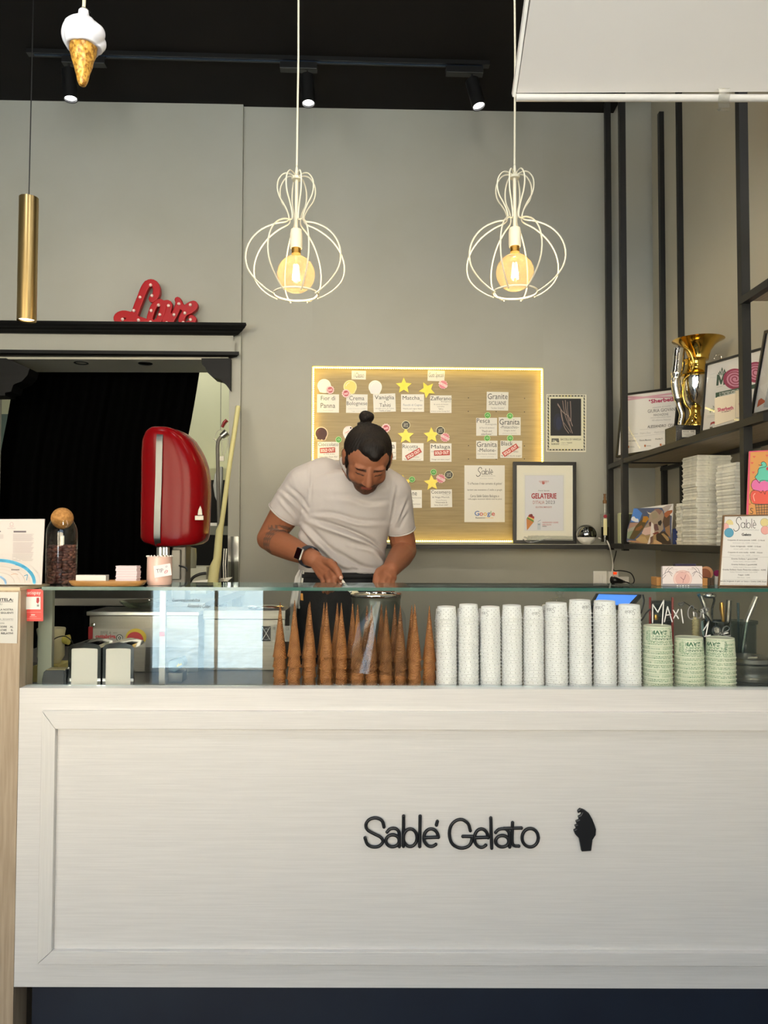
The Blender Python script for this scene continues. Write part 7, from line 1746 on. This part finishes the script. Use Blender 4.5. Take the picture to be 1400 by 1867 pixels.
FOLDS = [  # photograph polyline, depth (m), width px (grooves), traced on the chest facing the viewer
 ([(561,943),(600,957),(654,977),(707,1004)], .0075, 4.5), ([(551,950),(588,988),(620,1018),(654,1036)], .0075, 4.5), ([(567,936),(608,936),(654,949),(700,950)], .005, 4), ([(547,962),(563,990),(597,1018)], .006, 4),
 ([(588,950),(643,970),(688,993),(711,1022)], .007, 4), ([(602,998),(640,1022),(666,1034),(698,1038)], .007, 4), ([(609,903),(640,905),(672,915),(712,912)], .0035, 5), ([(560,1010),(580,1030),(605,1040)], .005, 4),
 ([(515,894),(535,911),(558,936)], .0045, 3), ([(529,888),(548,906),(562,925)], .0035, 3), ([(510,905),(527,925),(545,945)], .0035, 3),
 ([(724,890),(719,925),(713,958)], .0045, 3.5), ([(743,915),(733,940),(724,962)], .004, 3), ([(744,935),(735,950),(727,966)], .003, 3), ([(567,850),(568,880),(566,915)], .0018, 2.5),
 ([(646,990),(682,1000),(705,1030)], .005, 4), ([(690,1004),(700,1020),(699,1036)], .006, 3.5), ([(625,1040),(650,1038),(680,1040)], .003, 3)]
def folds(co, no):
    n = len(co); q_ = (co-np.array(CAM)) @ np.array(RC); U = 700+F*q_[:,0]/-q_[:,2]; V = 933.5-F*q_[:,1]/-q_[:,2]
    d = np.zeros(n)
    for pts, dep, w in FOLDS:
        c = [(p.x, p.y) for p in cr([Vector(p) for p in pts], 4)]; best = np.full(n, 1e9); sg_ = np.zeros(n); tt = np.zeros(n)
        for i, (a, b) in enumerate(zip(c, c[1:])):
            ax, ay = a; dx, dy = b[0]-ax, b[1]-ay; L2 = dx*dx+dy*dy+1e-9; t = np.clip(((U-ax)*dx+(V-ay)*dy)/L2, 0, 1)
            ex, ey = U-ax-t*dx, V-ay-t*dy; dist = np.hypot(ex, ey); m = dist < best; best = np.where(m, dist, best); s_ = (dx*ey-dy*ex)/math.sqrt(L2); sg_ = np.where(m, s_, sg_); tt = np.where(m, (i+t)/(len(c)-1), tt)
        env = np.sin(PI*np.clip(tt, .04, .96))**.6
        d += 1.7*env*dep*(-np.exp(-(best/w)**2) + .8*np.exp(-((sg_-w*1.7)/w)**2)*np.exp(-(np.maximum(best-3*w,0)/w)**2)) 
    d *= (no[:,1] < .25)
    d += .0012*np.array([noise.noise(Vector(c_)*22) for c_ in co])
    return d
displace(sm_, folds); displace(sm_, lambda co, no: np.zeros(len(co)))
m_shirt = mat('white_cotton', 'b0aaa8', .85, bump=.12, bnscale=420, bscale=(1,1,1))
shirt = add_mesh(sm_, 'shirt', m_shirt, man)
# collar rib and sleeve hems
pts = [px(u, v, Y) for u, v, Y in ((622,838,2.66),(627,851,2.60),(636,866,2.565),(648,879,2.545),(664,890,2.53),(680,889,2.525),(692,880,2.535),(699,868,2.56),(700,858,2.60),(690,848,2.66),(665,838,2.70),(640,834,2.70))]
MB().tube(cr(pts, 4, True), .0062, 10, closed=True, sx=1.5).obj('collar', m_shirt, shirt, smooth=80)
def hem(a, b, r):
    a = Vector(a); b = Vector(b); d = (b-a).normalized(); x = d.cross(Vector((0,0,1))).normalized(); y = d.cross(x)
    MB().tube([b + (x*math.cos(t)+y*math.sin(t))*r for t in [2*PI*k/32 for k in range(32)]], .0026, 8, closed=True).obj('sleeve_hem', m_shirt, shirt, smooth=80)
hem(px(556,884,2.68), px(519,937,2.715), .0645); hem(px(717,893,2.68), px(730,966,2.742), .053)
# --- apron, trousers, shoes
m_apr = mat('black_apron', '0c0c0f', .8, bump=.2, nscale=300)
AP = MB(); n = 44; rows = [(1040,.152,.118),(1052,.155,.121),(1062,.157,.123),(1110,.162,.128),(1180,.168,.132),(1260,.172,.135),(1400,.176,.138)]
c0 = px(624, 1050, 2.745)
for i, (v, a, b) in enumerate(rows):
    z = P(0, v, 2.745).z
    for k in range(n):
        t = 2*PI*k/n; ct, st = math.cos(t), math.sin(t); w = 1 + (.02*math.sin(t*7+i*.4) if i > 2 else 0)
        AP.v.append((c0.x+a*w*math.copysign(abs(ct)**.8, ct), 2.745+b*w*math.copysign(abs(st)**.8, st), z))
for i in range(len(rows)-1):
    for k in range(n): k2=(k+1)%n; AP.f.append((i*n+k2, i*n+k, (i+1)*n+k, (i+1)*n+k2)); AP.m.append(0)
ap = AP.obj('apron', m_apr, man, smooth=60); sd = ap.modifiers.new('thick', 'SOLIDIFY'); sd.thickness = .003
MB().tube([Vector((c0.x+.156*math.copysign(abs(math.cos(t))**.8, math.cos(t)), 2.745+.122*math.copysign(abs(math.sin(t))**.8, math.sin(t)), P(0,1047,2.745).z)) for t in [2*PI*k/48 for k in range(48)]], .003, 8, closed=True, sx=2.4).obj('waistband', m_apr, ap, smooth=60)
MB().prism([px(u, v, 2.62-.004) for u, v in ((548,1082),(552,1082),(553,1095),(548,1094))], Vector((0,.002,0))).obj('yellow_tab', mat('yellow_tab','c9872c',.6), ap)
TR = MB()
for s in (-1, 1):
    hp = Vector((c0.x+.075*s, 2.76, P(0,1075,2.745).z)); kn_ = Vector((c0.x+.09*s, 2.74, .60)); an = Vector((c0.x+.10*s, 2.79, .185))
    chain(TR, [hp, kn_, an], [.085,.062,.046]); 
TR.ball(Vector((c0.x, 2.76, P(0,1062,2.745).z)), (.145,.10,.09), 28)
add_mesh(to_mesh_remesh(TR, .007, 4), 'trousers', mat('black_trousers','0e0e10',.85), man)
for s in (-1, 1):
    S2 = MB(); cap(S2, (c0.x+.10*s, 2.82, .145), (c0.x+.115*s, 2.68, .135), .042, .034); add_mesh(to_mesh_remesh(S2, .006, 3), 'shoe', mat('black_shoe','121212',.5) if s < 0 else bpy.data.materials['black_shoe'], man)
# white cloth tucked at the hip
mb = MB(); L_ = [(548,1040),(541,1052),(536,1075),(532,1096),(531,1106)]; R_ = [(552,1040),(552,1056),(551,1080),(549,1098),(546,1110)]
for (a, b) in zip(L_, R_):
    for j in range(7): f = j/6; mb.v.append(tuple(P(a[0]+(b[0]-a[0])*f, a[1]+(b[1]-a[1])*f, 2.66+.012*math.sin(f*9))))
for i in range(4):
    for j in range(6): a = i*7+j; mb.f.append((a, a+7, a+8, a+1)); mb.m.append(0)
o = mb.obj('side_cloth', mat('white_cloth_strip','c9c8c4',.85), man, smooth=180); sd = o.modifiers.new('thick','SOLIDIFY'); sd.thickness = .006
# --- watch
ax = (LW-LE).normalized(); wc = LE.lerp(LW, .90)
x_ = ax.cross(Vector((0,-1,0))).normalized(); y_ = ax.cross(x_)
m_strap = mat('navy_strap', '1a2230', .5)
mb = MB(); n = 40; R = .0335
for k in range(n):
    t = 2*PI*k/n; 
    for dr_, da in ((0,-.012),(.0028,-.011),(.0028,.011),(0,.012)):
        mb.v.append(tuple(wc + ax*da + (x_*math.cos(t)+y_*math.sin(t))*(R+dr_)))
for k in range(n):
    a = k*4; b = ((k+1) % n)*4
    for i in range(4): j = (i+1) % 4; mb.f.append((a+i, a+j, b+j, b+i)); mb.m.append(0)
wt = thing('wristwatch', 'square smartwatch with a navy strap on the wrist of the man', 'watch', wc)
mb.obj('strap', m_strap, wt, smooth=50)
nd = (px(563,1021,2.3)-wc).normalized(); nd = (nd - ax*nd.dot(ax)).normalized(); nd = (nd*.8 - x_*.0 + Vector((-.25,-.2,.05))); nd = (nd - ax*nd.dot(ax)).normalized(); td = ax.cross(nd)
fc = wc + nd*(R+.004)
def sq(c, hw_, hh_, d0, d1): return [c+ax*hw_*i+td*hh_*j+nd*d for d in (d0, d1) for i, j in ((-1,-1),(1,-1),(1,1),(-1,1))]
MB().hull8(sq(fc, .0185, .0205, -.004, .006)).obj('case', mat('silver_case','cfc8c2',.25,1), wt, bevel=.004)
MB().hull8(sq(fc, .0160, .0180, .0062, .0072)).obj('screen', mat('black_screen','08090c',.08), wt, bevel=.0015)
# --- spatula held over the pan
sp = thing('spatula', 'white handled spatula held by the man over the steel pan', 'spatula', px(640,1085,2.39))
a, b = px(613,1044,2.425), px(640,1080,2.385)
MB().tube([a, b], [.0035,.0045], 10).obj('handle', m_white, sp, smooth=50)
MB().prism([px(u, v, 2.385) for u, v in ((632,1073),(640,1074.5),(650,1076),(655,1081),(645,1081.5),(635,1079))], Vector((0,.006,0))).obj('blade', mat('cream_blade','ddd2b0',.4), sp, bevel=.001)
